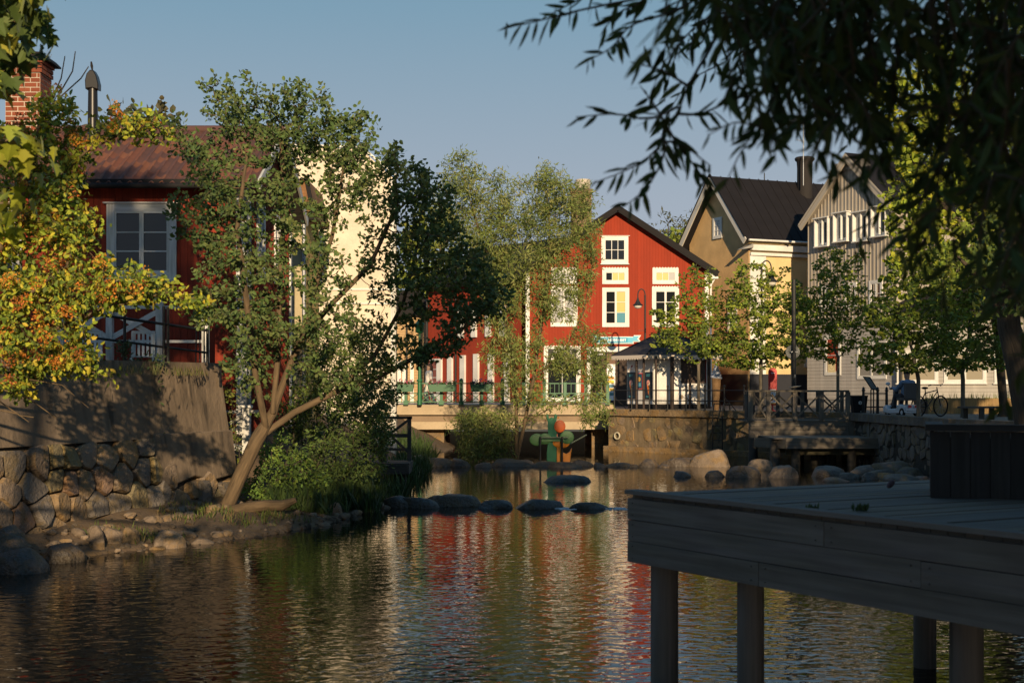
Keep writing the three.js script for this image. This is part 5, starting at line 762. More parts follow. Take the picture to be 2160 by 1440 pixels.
// ---------- painted sculpture in the river ----------
{
  const d = 47.5, s = d / FP, t = thing('river_sculpture', 'painted green and orange flower-like sculpture on black posts in the river', 'sculpture', V(PX(1165, d), 0, -d)), x = (p) => (p - 1165) * s, y = (p) => PY(p, d);
  const gm = mat([0.008, 0.17, 0.07], 0.5), lg = mat([0.08, 0.19, 0.06], 0.5), om = mat([0.75, 0.24, 0.015], 0.45), rm = mat([0.72, 0.13, 0.02], 0.5);
  const pts = [[1154, 985], [1154, 958], [1157, 925], [1156, 890], [1153, 876], [1156, 874], [1158, 884], [1161, 882], [1164, 880], [1168, 883], [1171, 873], [1175, 876], [1172, 892], [1174, 915], [1174, 960], [1173, 985]].map(([a, b]) => [x(a), y(b)]);
  part(t, 'stem', [ext(pts, 0.1, [], 0.01)], gm); part(t, 'stem_edge', [bx(0.03, y(915) - y(975), 0.12, x(1175.5), (y(915) + y(975)) / 2, -0.06)], mat([0.7, 0.2, 0.12], 0.5));
  const lobe = (a, b, c, e, m, z) => part(t, 'blade', [flat(new THREE.SphereGeometry(1, 22, 14)).scale(c * s, e * s, 0.03).translate(x(a), y(b), z)], m);
  lobe(1133, 927, 16, 13, lg, 0.06); lobe(1150, 925, 13, 12, lg, 0.08); lobe(1196, 922, 15, 14, lg, 0.06); part(t, 'blade_arm', [bx(50 * s, 9 * s, 0.06, x(1165), y(926), 0.09)], lg);
  lobe(1181, 899, 12, 13, rm, 0.02); lobe(1184, 934, 18, 11, om, 0.02); part(t, 'crest', [ext([[x(1176), y(877)], [x(1181), y(881)], [x(1176), y(884)]], 0.04)], om);
  part(t, 'cup', [ext([[x(1175), y(985)], [x(1200), y(985)], [x(1206), y(946)], [x(1201), y(955)], [x(1194), y(958)], [x(1187), y(954)], [x(1184), y(947)], [x(1175), y(943)]], 0.24, [], 0.01).translate(0, 0, 0.02)], om);
  for (const p of [1139.5, 1185]) part(t, 'support_post', [cyl(V(x(p), -0.5, 0.28), V(x(p), y(920), 0.28), 0.035)], X.iron); part(t, 'axle', [cyl(V(x(1139.5), y(922), 0.28), V(x(1198), y(922), 0.28), 0.02), cyl(V(x(1200), y(938), -0.2), V(x(1240), y(919), -0.9), 0.025)], mat([0.2, 0.22, 0.14], 0.6));
}
// ---------- on the terrace ----------
{
  const d = 30.4, t = thing('porch_fence', 'white wooden porch fence with crossed braces before the red cottage', 'fence', V(0, 2.8, -d)), x = (p) => PX(p, d), y = (p) => PY(p, d) - 2.8;
  for (const [p, h] of [[128, 645], [231, 648], [336, 632], [433, 645]]) part(t, 'post', [bx(0.14, y(h), 0.14, x(p), y(h) / 2, 0), bx(0.18, 0.05, 0.18, x(p), y(h) + 0.025, 0)], X.whiteWood);
  part(t, 'top_rail', [bx(x(440) - x(120), 0.07, 0.12, (x(440) + x(120)) / 2, y(648), 0)], X.whiteWood);
  part(t, 'low_rail', [bx(x(433) - x(128), 0.06, 0.06, (x(433) + x(128)) / 2, y(720), 0)], X.whiteWood);
  for (const [a, b] of [[128, 231], [231, 336]]) part(t, 'brace', [bar(V(x(a), y(715), 0.02), V(x(b), y(655), 0.02), 0.04, 0.11), bar(V(x(a), y(655), -0.03), V(x(b), y(715), -0.03), 0.04, 0.11)], X.whiteWood);
}
for (const [px, d, lab] of [[188, 29.6, 'white slatted garden chair beside the porch fence'], [300, 29.7, 'white slatted garden chair behind the metal railing below the window']]) {
  const t = thing('garden_chair', lab, 'chair', V(PX(px, d), 2.8, -d), 0.2, 'white garden chairs on the terrace');
  for (let i = 0; i < 5; i++) part(t, 'seat_slat', [bx(0.46, 0.025, 0.07, 0, 0.42, -0.18 + i * 0.09)], X.whiteWood);
  for (let i = 0; i < 5; i++) part(t, 'back_slat', [bx(0.05, 0.5, 0.02, -0.18 + i * 0.09, 0.68, -0.24, -0.12)], X.whiteWood);
  for (const [x, z, h] of [[-0.22, 0.2, 0.42], [0.22, 0.2, 0.42], [-0.22, -0.22, 0.95], [0.22, -0.22, 0.95]]) part(t, 'leg', [bx(0.045, h, 0.045, x, h / 2, z)], X.whiteWood); part(t, 'back_rail', [bx(0.48, 0.06, 0.03, 0, 0.94, -0.27)], X.whiteWood);
}
{ // black pipe railing along the wall top, stepping down
  const t = thing('metal_railing', 'black pipe railing sloping down along the top of the retaining wall', 'railing'), A = P(150, 655, 26.0), B = P(437, 697, 28.4), a = P(150, 706, 26.0), b = P(437, 744, 28.4);
  part(t, 'rail', [cyl(A, B, 0.028, 0.028, 8)], X.iron); part(t, 'rail', [cyl(a, b, 0.024, 0.024, 8)], X.iron);
  for (const u of [0.0, 0.37, 0.66, 0.69, 1]) { const p = A.clone().lerp(B, u); part(t, 'post', [cyl(p.clone().setY(2.75), p.clone().add(V(0, u === 0.66 || u === 0.69 ? 0.35 : 0.05, 0)), 0.03, 0.028, 8)], X.iron); }
  const e = B.clone(); for (const k of [-0.07, -0.16, -0.24]) part(t, 'slat', [cyl(V(e.x + k, 2.75, e.z), V(e.x + k * 0.9, e.y + 0.32, e.z), 0.014, 0.014, 6)], X.iron);
}
{ // gull on the fence post
  const d = 30.4, p = P(421, 634, d), t = thing('gull', 'grey and white gull perched on the porch fence by the cottage corner', 'bird', V(p.x, PY(648, d) + 0.07, -d), 0), v = V;
  part(t, 'body', figure([[v(-0.1, 0.1, 0), v(0.06, 0.15, 0), 0.05, 0.07], [v(0.06, 0.16, 0), v(0.11, 0.24, 0), 0.05, 0.038], [v(-0.1, 0.1, 0), v(-0.22, 0.06, 0), 0.035, 0.012]], 0.009, 0.03, v(-0.3, -0.05, -0.2), v(0.2, 0.35, 0.2)), mat([0.62, 0.61, 0.6], 0.8));
  part(t, 'wing', [ball(0.1, -0.06, 0.14, 0.045, 1.5, 0.5, 0.25).rotateZ(0.22), ball(0.1, -0.06, 0.14, -0.045, 1.5, 0.5, 0.25).rotateZ(0.22)], mat([0.3, 0.31, 0.34], 0.8)); part(t, 'beak', [cyl(v(0.14, 0.245, 0), v(0.19, 0.235, 0), 0.012, 0.004, 6)], mat([0.5, 0.32, 0.05], 0.5)); part(t, 'leg', [cyl(v(0, 0, 0.02), v(0, 0.09, 0.02), 0.006)], mat([0.5, 0.3, 0.1], 0.6)); part(t, 'leg', [cyl(v(0, 0, -0.02), v(0, 0.09, -0.02), 0.006)], mat([0.5, 0.3, 0.1], 0.6));
}
{ // white steps railing at the cottage corner
  const d = 30.2, t = thing('white_stair_rail', 'white wooden stair post and handrail between the wall end and the leaning tree', 'railing'), p = (a, b, e = d) => P(a, b, e);
  part(t, 'post', [bar(p(519, 965), p(519, 858), 0.15, 0.15)], X.whiteWood); part(t, 'post_cap', [bx(0.24, 0.05, 0.24, p(519, 858).x, p(519, 857).y, -d)], X.whiteWood);
  part(t, 'rail', [bar(p(455, 869, 31), p(545, 868), 0.06, 0.07)], X.whiteWood); part(t, 'brace', [bar(p(478, 897, 30.6), p(517, 875), 0.05, 0.07)], X.whiteWood); part(t, 'low_rail', [bar(p(468, 935, 31), p(519, 950), 0.05, 0.12), bar(p(485, 905, 31), p(519, 905), 0.04, 0.05)], X.whiteWood);
}
// ---------- little landing with a dark railing, left bank ----------
{
  const d = 36, t = thing('fishing_landing', 'small dark wooden landing with braced railing below the pale house', 'jetty', V(0, 0, -d)), x = (p) => PX(p, d), y = (p) => PY(p, d);
  for (let i = 0; i < 9; i++) part(t, 'deck_plank', [bx(x(863) - x(745), 0.045, 0.16, (x(863) + x(745)) / 2, y(979), -0.1 - i * 0.17)], X.shadeWood);
  part(t, 'fascia', [bx(x(860) - x(745), 0.22, 0.05, (x(860) + x(745)) / 2, y(979) - 0.14, 0.02), bx(0.05, 0.22, 1.5, x(860), y(979) - 0.14, -0.75)], X.shadeWood);
  for (const p of [790, 848]) part(t, 'stilt', [bx(0.15, y(982) + 0.6, 0.15, x(p), (y(982) - 0.6) / 2, -0.3)], X.shadeWood); part(t, 'stilt', [bx(0.15, y(982) + 0.6, 0.15, x(820), (y(982) - 0.6) / 2, -1.3)], X.shadeWood);
  part(t, 'railing_post', [bx(0.1, y(881) - y(979), 0.1, x(856), (y(881) + y(979)) / 2, -1.2)], X.shadeWood); part(t, 'railing_post', [bx(0.1, y(881) - y(979), 0.1, x(760), (y(881) + y(979)) / 2, -1.2)], X.shadeWood);
  part(t, 'rail', [bx(x(862) - x(750), 0.07, 0.1, (x(862) + x(750)) / 2, y(883), -1.2), bx(x(856) - x(760), 0.1, 0.06, (x(856) + x(760)) / 2, y(922), -1.2), bx(x(856) - x(760), 0.07, 0.06, (x(856) + x(760)) / 2, y(952), -1.2)], X.shadeWood);
  part(t, 'brace', [bar(V(x(812), y(920), -1.16), V(x(854), y(888), -1.16), 0.05, 0.07), bar(V(x(815), y(922), -1.16), V(x(854), y(958), -1.16), 0.05, 0.07)], X.shadeWood);
}
{ const d = 35.9, t = thing('bucket', 'small dark bucket standing on the edge of the fishing landing', 'bucket', V(PX(806, d), PY(977, d) + 0.02, -d - 0.15)); part(t, 'pail', [lathe([[0, 0], [0.1, 0], [0.14, 0.28], [0.15, 0.29], [0.13, 0.285], [0.09, 0.02]], 18)], mat([0.06, 0.05, 0.045], 0.5)); part(t, 'bail', [tube([V(-0.14, 0.27, 0), V(-0.1, 0.37, 0), V(0.1, 0.37, 0), V(0.14, 0.27, 0)], 0.008, 5)], X.zinc); }
// ---------- rocks ----------
const ordinal = ['leftmost', 'second', 'third', 'fourth', 'fifth', 'sixth', 'seventh', 'eighth', 'ninth', 'tenth', 'eleventh', 'twelfth', 'thirteenth', 'fourteenth'];
function rockAt(px, py, w, h, d, seed, lab, group, m, deep = 0.8, name = 'rock') { const s = d / FP, k = name === 'rock' ? 1.5 : 1.6, e = name === 'rock' ? 0.5 : 0.55, o = solo(name, lab, 'rock', rock(w * s / 2 * 1.2, h * s * k, w * s / 2 * deep * 1.1, seed), m, group); o.position.copy(V(PX(px, d), -e * h * s, -d)); o.rotation.y = rr(-0.25, 0.25); return o; }
[[835, 1052, 64, 32], [888, 1062, 92, 26], [950, 1062, 110, 34], [1042, 1075, 76, 22], [1130, 1080, 98, 24], [1245, 1080, 82, 17]].forEach(([x, y, w, h], i) => rockAt(x, y, w, h, 30.7 + (i === 2 ? 0.5 : 0) - i * 0.06, 100 + i, i ? `${ordinal[i]} dark rock from the left in the nearer row across the river` : 'leftmost dark rock of the nearer row, at the grassy bank', 'rocks of the nearer row across the river', WET[[2, 2, 0, 2, 2, 2][i]], 0.6));
[[875, 975, 60, 30], [925, 975, 66, 24], [972, 975, 42, 24], [1090, 983, 100, 20], [1150, 983, 80, 13], [1190, 978, 70, 14], [1228, 978, 48, 18], [1308, 984, 62, 12], [1366, 980, 50, 24], [1437, 984, 84, 22]].forEach(([x, y, w, h], i) => rockAt(x, y, w, h, 46.6 - (i % 3) * 0.3, 140 + i, i ? `${ordinal[i]} low rock from the left in the farther row across the river` : 'leftmost low rock of the farther row, at the grassy bank', 'rocks of the farther row across the river', WET[[1, 1, 3, 0, 0, 1, 1, 0, 1, 1][i]], 0.7));
[[1020, 981, 40, 14], [1265, 984, 30, 12], [1400, 986, 26, 10], [1335, 985, 24, 9]].forEach(([x, y, w, h], i) => rockAt(x, y, w, h, 45.8, 160 + i, ['small wet stone just left of the young willow in the farther rock row', 'small wet stone right of the sculpture in the farther rock row', 'tiny flat stone beside the big golden boulder row end', 'tiny flat stone in the gap right of the sculpture'][i], 'rocks of the farther row across the river', WET[1], 0.8));
rockAt(1195, 1018, 90, 17, 38.8, 171, 'lone dark slab of rock between the two rows in mid river', undefined, WET[2], 0.6);
rockAt(1497, 984, 84, 41, 46.3, 172, 'big rounded golden boulder at the far end of the rock row', undefined, STONES[0], 0.8, 'boulder');
rockAt(1602, 990, 62, 26, 44.5, 173, 'pale pinkish boulder beside the jetty stilts', undefined, STONES[0], 0.9, 'boulder');
rockAt(1565, 1007, 68, 31, 40.8, 174, 'brown rounded boulder in front of the pale pinkish one', undefined, WET[1], 0.9, 'boulder');
rockAt(1654, 1007, 64, 31, 40.6, 175, 'squat brown boulder below the left corner of the low jetty', undefined, WET[1], 0.9, 'boulder');
rockAt(1440, 1007, 40, 15, 41, 176, 'small flat black stone left of the brown boulders', undefined, WET[2], 0.7);
rockAt(1508, 1007, 44, 18, 41, 177, 'small low stone touching the brown boulder', undefined, WET[0], 0.7);
[[1752, 1005, 78, 34, 41, 'long sloping rock under the middle of the jetty', WET[3]], [1830, 990, 62, 30, 42.5, 'grey rock leaning below the jetty fascia', STONES[3]], [1880, 985, 90, 44, 42.5, 'large flat grey rock at the foot of the quay wall', STONES[3]], [1860, 996, 70, 24, 41, 'small brown rock in front of the large flat grey one', WET[1]], [1920, 990, 60, 30, 41.6, 'grey rock beside the planter box edge', STONES[3]], [1905, 1010, 76, 24, 39.5, 'long low grey rock nearest the dark dock', STONES[3]], [1762, 1016, 62, 14, 39, 'flat pink rock lying at the water line before the jetty', STONES[4]], [1838, 1008, 30, 22, 39.8, 'small upright stone between the long rocks', WET[2]], [1790, 1004, 44, 22, 40.3, 'mossy pointed stone beside the sloping rock', WET[1]], [1872, 1001, 44, 20, 40.3, 'yellowish rounded stone in the rock heap', STONES[2]], [1945, 1008, 40, 16, 39.5, 'low stone half hidden by the planter box', WET[3]]].forEach(([x, y, w, h, d, lab, m], i) => rockAt(x, y, w, h * 0.8, d, 180 + i, lab, 'rocks below the town quay', m, 0.9));
// stones at the foot of the retaining wall
[[30, 1200, 110, 52, 20.0, 'large dark boulder at the left foot of the retaining wall', WET[2]], [10, 1150, 110, 70, 20.6, 'dark boulder above the large one at the foot of the wall', WET[0]], [140, 1175, 80, 40, 21.2, 'low dark stone in the shadow under the wall', WET[0]], [205, 1150, 34, 44, 22.4, 'narrow upright pale stone leaning on the wall foot', STONES[0]], [235, 1140, 42, 26, 22.9, 'small pale stone on the sand bank', STONES[0]], [275, 1135, 40, 26, 23.0, 'cracked pale stone beside the weeds', STONES[2]], [357, 1152, 66, 32, 23.1, 'pale angular stone on the sandy shore', STONES[0]], [330, 1160, 34, 14, 22.8, 'small golden stone at the water edge', STONES[2]], [703, 1078, 36, 24, 28.2, 'reddish round stone in the grass by the water', STONES[4]], [430, 1060, 34, 44, 27.2, 'upright stone behind the leaning tree', STONES[3]], [415, 1090, 60, 30, 26.8, 'low brown stone left of the tree roots', STONES[1]]].forEach(([x, y, w, h, d, lab, m], i) => { const o = rockAt(x, y, w, h, d, 220 + i, lab, 'stones along the wall foot', m, 1.0, 'shore_stone'); o.position.y = Math.max(-0.05, Math.min(PY(y, d), bankY(o.position.x, d) + 0.02)) - 0.3 * h * d / FP; });
// ---------- the leaning tree on the left bank ----------
{
  const d = 27, p = (x, y, k = 0) => P(x, y, d + k), c = (x, y, rx, ry, n, k = 0, rz = 1.3) => [p(x, y, k), [rx * 0.009, ry * 0.009, rz], n];
  const base = p(462, 1112); base.y = 0.15;
  tree({ name: 'leaning_tree', label: 'many-stemmed tree leaning from the bank with round olive leaves, between cottage and river', seed: 11, base: 0.21, tip: 0.006, step: 0.15, kill: 0.2, bark: BARK.tan,
    paths: [[base, p(478, 1070), p(505, 1005), p(540, 930), p(575, 870, 0.1)], [p(575, 870, 0.1), p(600, 800, 0.2), p(632, 720, 0.3), p(660, 620, 0.4), p(700, 500, 0.3), p(720, 380, 0.2)], [p(560, 900), p(540, 800, -0.3), p(528, 700, -0.5), p(515, 600, -0.7), p(500, 480, -0.7), p(520, 330, -0.5)], [p(550, 920), p(620, 870, 0.4), p(700, 830, 0.6), p(790, 750, 0.8), p(850, 640, 0.9), p(880, 520, 0.9)], [p(700, 830, 0.6), p(790, 800, 0.6), p(900, 740, 0.5), p(980, 690, 0.4)], [p(632, 720, 0.3), p(700, 640, 0), p(780, 560, 0), p(830, 450, 0.1)], [p(575, 870), p(585, 760, 0.4), p(590, 600, 0.5), p(600, 420, 0.4), p(590, 260, 0.3)]],
    crown: [c(500, 235, 85, 80, 120), c(600, 270, 140, 110, 260), c(720, 310, 105, 95, 200), c(815, 400, 100, 95, 210), c(900, 490, 85, 95, 210, 0.4), c(960, 560, 75, 70, 150, 0.3), c(890, 620, 110, 70, 130, 0.3), c(970, 670, 70, 50, 60, 0.2), c(455, 420, 75, 100, 150, -0.5), c(480, 560, 70, 110, 130, -0.6), c(455, 655, 65, 40, 80, -0.6), c(640, 440, 90, 100, 130), c(640, 560, 90, 90, 80), c(760, 560, 110, 100, 90), c(520, 780, 40, 110, 60, -0.4), c(800, 700, 130, 60, 60, 0.4), c(400, 300, 40, 60, 40, -0.4), c(930, 740, 60, 30, 30, 0.3), c(1015, 600, 60, 55, 110, 0.3), c(1045, 640, 40, 40, 60, 0.3), c(920, 420, 50, 60, 80, 0.3), c(700, 690, 70, 60, 50), c(560, 680, 60, 70, 80), c(620, 720, 70, 70, 70), c(520, 680, 50, 70, 50, -0.4), c(400, 460, 50, 60, 60, -0.5), c(800, 770, 60, 30, 60, 0.6), c(880, 750, 60, 35, 60, 0.5), c(720, 800, 50, 40, 40, 0.5)],
    leaf: { kind: 'oval', L: [0.07, 0.115], W: 0.62, per: 12, spread: 0.15, thick: 0.024, where: (q) => !(q.x > -4.3 && q.x < -1.8 && q.y > 2.4 && q.y < 5.7) || Math.abs(Math.sin(q.x * 129 + q.y * 782 + q.z * 311) * 43758.5) % 1 > 0.3, pal: [[0.095, 0.15, 0.036], [0.08, 0.13, 0.03], [0.135, 0.175, 0.05], [0.065, 0.11, 0.028], [0.11, 0.145, 0.034]], droop: -0.1 } });
  const log = thing('root_log', 'thick bare root lying from the leaning tree towards the bushes', 'log'); const q = (x, y) => { const v = p(x, y, -0.2); return v; };
  part(log, 'limb', [tube([q(478, 1085), q(520, 1072), q(560, 1066), q(595, 1066), q(624, 1054)], [0.15, 0.12, 0.11, 0.105, 0.05], 10)], BARK.tan);
  part(log, 'root', [tube([q(478, 1080), q(500, 1100), q(506, 1122)], [0.12, 0.09, 0.04], 8)], BARK.tan); part(log, 'root', [tube([q(462, 1085), q(440, 1108), q(425, 1125)], [0.15, 0.11, 0.05], 8)], BARK.tan); part(log, 'root', [tube([q(470, 1090), q(472, 1112), q(480, 1130)], [0.16, 0.13, 0.06], 8)], BARK.tan); part(log, 'root', [tube([q(466, 1075), q(430, 1078), q(414, 1090)], [0.13, 0.08, 0.05], 8)], BARK.tan);
}
// ---------- shrubs and grass on the left bank ----------
const shrub = (name, label, seed, d, list, pal, leaf = {}, group = 'shrubs on the left bank') => { const k = d / FP, foot = list.reduce((a, q) => a[1] > q[1] ? a : q); const b = V(PX(foot[0], d), bankY(PX(foot[0], d), d) - 0.1, -d); return tree({ name, label, seed, category: 'shrub', trunkName: 'stem', base: 0.05, tip: 0.005, step: 0.16, kill: 0.2, bark: BARK.dark, group, paths: [[b, b.clone().add(V(0.1, 0.3, 0))], [b, b.clone().add(V(-0.3, 0.4, 0.1))], [b, b.clone().add(V(0.3, 0.4, 0.1))]], crown: list.map(([x, y, rx, ry, n, rz]) => [P(x, y, d), [rx * k, ry * k, rz ?? 0.9], n]), leaf: { kind: 'oval', L: [0.06, 0.1], W: 0.5, per: 17, spread: 0.15, thick: 0.04, pal, ...leaf } }); };
shrub('bank_shrub', 'sunlit green shrub right behind the leaning trunk', 21, 28.6, [[600, 980, 60, 70, 160], [560, 1030, 50, 45, 90], [640, 1020, 60, 55, 140]], [[0.12, 0.20, 0.03], [0.16, 0.24, 0.035], [0.08, 0.14, 0.025]]);
shrub('bank_shrub', 'dark green shrub hanging over the water left of the landing', 22, 30.2, [[720, 960, 85, 90, 300], [760, 880, 80, 90, 280], [690, 1030, 55, 40, 130], [790, 950, 40, 70, 140]], [[0.08, 0.13, 0.025], [0.10, 0.15, 0.03], [0.06, 0.10, 0.02]]);
shrub('bank_shrub', 'tall leafy bush against the pale house wall', 23, 33, [[720, 790, 100, 80, 300], [795, 850, 60, 100, 240], [650, 850, 70, 70, 170], [760, 720, 60, 50, 110]], [[0.14, 0.18, 0.025], [0.10, 0.15, 0.022], [0.07, 0.11, 0.02]]);
shrub('bank_shrub', 'low bush in front of the yellow house', 24, 36, [[620, 890, 70, 60, 130], [680, 760, 60, 70, 130]], [[0.05, 0.08, 0.02], [0.07, 0.10, 0.025]]);
shrub('climber', 'yellow green climbing plant at the end of the retaining wall', 25, 29.6, [[478, 840, 14, 50, 60, 0.25], [472, 790, 10, 26, 26, 0.2]], [[0.14, 0.16, 0.02], [0.10, 0.13, 0.02]], { L: [0.05, 0.09] }, undefined);
shrub('climber', 'leafy weed hanging over the wall top below the metal railing', 26, 26.6, [[300, 770, 60, 22, 80, 0.3], [260, 740, 24, 24, 40, 0.3]], [[0.05, 0.08, 0.025], [0.07, 0.09, 0.03]], { L: [0.06, 0.1] }, undefined);
{
  const blades = (list, seed, n, h, w, pal) => { const L = new Leaves(), r = rngOf(seed); for (const [x, d, sx, sd, y] of list) for (let i = 0; i < n; i++) { const dd = d + (r() - 0.5) * 2 * sd, xx = PX(x, d) + (r() - 0.5) * 2 * sx; const yy = y ?? Math.max(-0.02, bankY(xx, dd)), dir = V(rr(-0.4, 0.4, r), 1, rr(-0.4, 0.4, r)).normalize(); L.add(V(xx, yy, -dd), dir, V(1, 0, rr(-1, 1, r)).normalize(), rr(h[0], h[1], r), w, 'willow', jit(pal[Math.floor(r() * pal.length)], r), 0.1, rr(-0.3, 0.5, r)); } return L.geo(); };
  stuff('bank_grass', blades([[740, 31, 0.6, 1.2], [790, 33, 0.7, 2], [760, 29.6, 0.4, 0.6], [690, 29.2, 0.5, 0.7], [860, 40, 0.5, 4], [880, 47, 0.5, 4], [870, 53, 0.6, 3], [640, 28.2, 0.6, 0.5]], 5, 560, [0.22, 0.62], 0.016, [[0.05, 0.10, 0.02], [0.07, 0.12, 0.025], [0.04, 0.075, 0.02]]), LEAFTHIN, 'tall bank grass along the left shore', 'grass');
  stuff('shore_weeds', blades([[250, 23.2, 0.5, 0.4], [330, 23.3, 0.4, 0.3], [470, 25.6, 0.5, 0.5], [430, 26, 0.3, 0.5], [520, 26, 0.6, 0.5], [380, 25.5, 0.4, 0.8], [600, 26.6, 0.5, 0.3]], 6, 90, [0.05, 0.2], 0.016, [[0.10, 0.14, 0.02], [0.07, 0.10, 0.02], [0.16, 0.12, 0.05]]), LEAFTHIN, 'short weeds on the sandy shore below the wall', 'weeds');
  stuff('terrace_grass', blades([[150, 24, 1.5, 2, 2.8], [330, 27.6, 0.9, 0.6, 2.8], [250, 27, 1.2, 1, 2.8]], 8, 260, [0.08, 0.25], 0.014, [[0.10, 0.11, 0.03], [0.14, 0.12, 0.04]]), LEAFTHIN, 'dry grass along the top of the retaining wall', 'grass');
}
// ---------- bush with orange seed heads, left ----------
{
  const d = 19, p = (x, y, k = 0) => P(x, y, d + k), m = d / FP, c = (x, y, rx, ry, n, k = 0, rz = 0.8) => [p(x, y, k), [rx * m, ry * m, rz], n];
  const b = V(-8.9, 2.75, -19.3), o = tree({ name: 'seeded_bush', label: 'large sunlit bush with yellow green leaves and orange seed heads in front of the cottage', category: 'shrub', seed: 31, base: 0.11, tip: 0.004, step: 0.11, kill: 0.14, bark: BARK.tan, trunkName: 'stem',
    paths: [[b, p(-80, 640), p(0, 520), p(60, 380)], [b, p(-60, 680), p(60, 620), p(140, 560), p(170, 470)], [b, p(-20, 740), p(100, 700), p(220, 650), p(340, 620)], [p(0, 520), p(100, 400), p(180, 320), p(280, 270)], [b, p(-10, 790), p(120, 778), p(250, 790)], [p(60, 380), p(80, 270), p(120, 200)]],
    crown: [c(60, 420, 90, 130, 230, 0.5, 1), c(100, 310, 110, 70, 190, 0.4), c(150, 480, 60, 90, 150), c(170, 600, 100, 80, 230), c(60, 650, 90, 90, 190), c(300, 600, 80, 40, 110), c(110, 740, 110, 60, 170), c(290, 270, 90, 35, 90, 0.3), c(140, 400, 50, 70, 80), c(40, 800, 60, 45, 70), c(410, 640, 40, 22, 30), c(120, 230, 70, 30, 50), c(20, 560, 70, 70, 120, 0.4)],
    leaf: { kind: 'oval', L: [0.06, 0.11], W: 0.56, per: 8.5, spread: 0.15, thick: 0.022, droop: 0.35, mix: 0.5, pal: [[0.34, 0.38, 0.025], [0.44, 0.42, 0.03], [0.26, 0.33, 0.025], [0.48, 0.38, 0.035], [0.17, 0.23, 0.02], [0.10, 0.15, 0.02], [0.13, 0.19, 0.02]], mat: LEAFTHIN } });
  const r = rngOf(32), L = new Leaves(); for (let i = 4; i < o.N.length; i++) { const n = o.N[i]; if (n.r > 0.008 || r() > 0.15) continue; const k = 30 + r() * 26, col = [[0.55, 0.19, 0.02], [0.62, 0.27, 0.03], [0.42, 0.13, 0.025]][Math.floor(r() * 3)]; for (let j = 0; j < k; j++) { const at = n.p.clone().add(V(0, 0.05, 0.1)).addScaledVector(rdir(r), 0.1 * Math.cbrt(r())); L.add(at, rdir(r), rdir(r), 0.036, 0.03, 'lance', jit(col, r)); } }
  part(o.t, 'seed_heads', L.geo(), LEAFTHIN, 'orange brown seed heads');
   for (const [pts] of [[[[0, 778], [70, 780], [150, 782], [205, 800]]], [[[0, 790], [60, 800], [130, 812], [186, 860]]], [[[0, 820], [60, 840], [118, 882]]], [[[-10, 840], [40, 876], [70, 880]]], [[[80, 790], [140, 770], [200, 786]]], [[[0, 865], [35, 872], [60, 890]]], [[[110, 205], [128, 165], [136, 118]]], [[[120, 205], [152, 150], [158, 108]]], [[[120, 210], [170, 165], [186, 140]]]]) part(o.t, 'bare_twig', [tube(pts.map(([x, y]) => p(x, y, -0.1)), [0.011, 0.009, 0.007, 0.003].slice(0, pts.length), 5)], BARK.tan);
}
// ---------- maple at the left edge, nearer ----------
{
  const d = 10.5, p = (x, y, k = 0) => P(x, y, d + k), t = thing('maple_tree', 'maple at the left edge reaching in with yellow green lobed leaves', 'tree'), r = rngOf(41), L = new Leaves(), tw = [];
  tw.push(tube([V(-7.6, 0.5, -11.5), V(-7.4, 3.5, -11.3), V(-7.1, 7, -11.1), V(-6.9, 10, -11)], [0.26, 0.22, 0.16, 0.08], 10));
  for (const [pts, n, sp, tone] of [[[[-900, 500], [-400, 250], [-120, 60], [20, 40], [60, 60]], 120, 60, 0], [[[-900, 700], [-300, 480], [-60, 420], [20, 430]], 60, 60, 1], [[[-600, 200], [-100, 140], [10, 150]], 80, 45, 0], [[[-500, 340], [-120, 290], [30, 300], [70, 330]], 40, 40, 1], [[[-700, 60], [-200, -60], [0, -60], [60, -30]], 90, 60, 0]]) {
    const P3 = pts.map(([x, y]) => p(x, y, rr(-0.2, 0.3, r))); tw.push(tube(P3, P3.map((_, i) => lerp(0.05, 0.005, i / (P3.length - 1))), 6)); const cv = new THREE.CatmullRomCurve3(P3);
    for (let i = 0; i < n; i++) { const q = cv.getPoint(0.45 + 0.55 * r()).add(V(rr(-1, 1, r) * sp * d / FP, rr(-1, 0.8, r) * sp * d / FP, rr(-0.35, 0.35, r))); const dir = V(rr(-0.6, 0.6, r), -0.7, rr(-0.6, 0.6, r)).normalize(); L.add(q, dir, V(rr(-1, 1, r), rr(-0.3, 0.3, r), rr(-1, 1, r)).normalize(), rr(0.10, 0.16, r), 0.15, 'maple', jit(tone ? [0.30, 0.33, 0.025] : r() < 0.3 ? [0.28, 0.29, 0.025] : [0.08, 0.12, 0.022], r), 0.1, rr(-0.1, 0.3, r)); } }
  for (let i = 0; i < 900; i++) { const q = V(-7.8, 8, -11).addScaledVector(rdir(r).multiply(V(2.4, 3.2, 2.4)), Math.cbrt(r())); if (q.x > -4.6 && q.z < -9) continue; L.add(q, rdir(r), rdir(r), 0.2, 0.2, 'maple', jit([0.07, 0.1, 0.02], r)); }
  part(t, 'trunk', tw, BARK.olive); part(t, 'crown', L.geo(), LEAFTHIN);
}
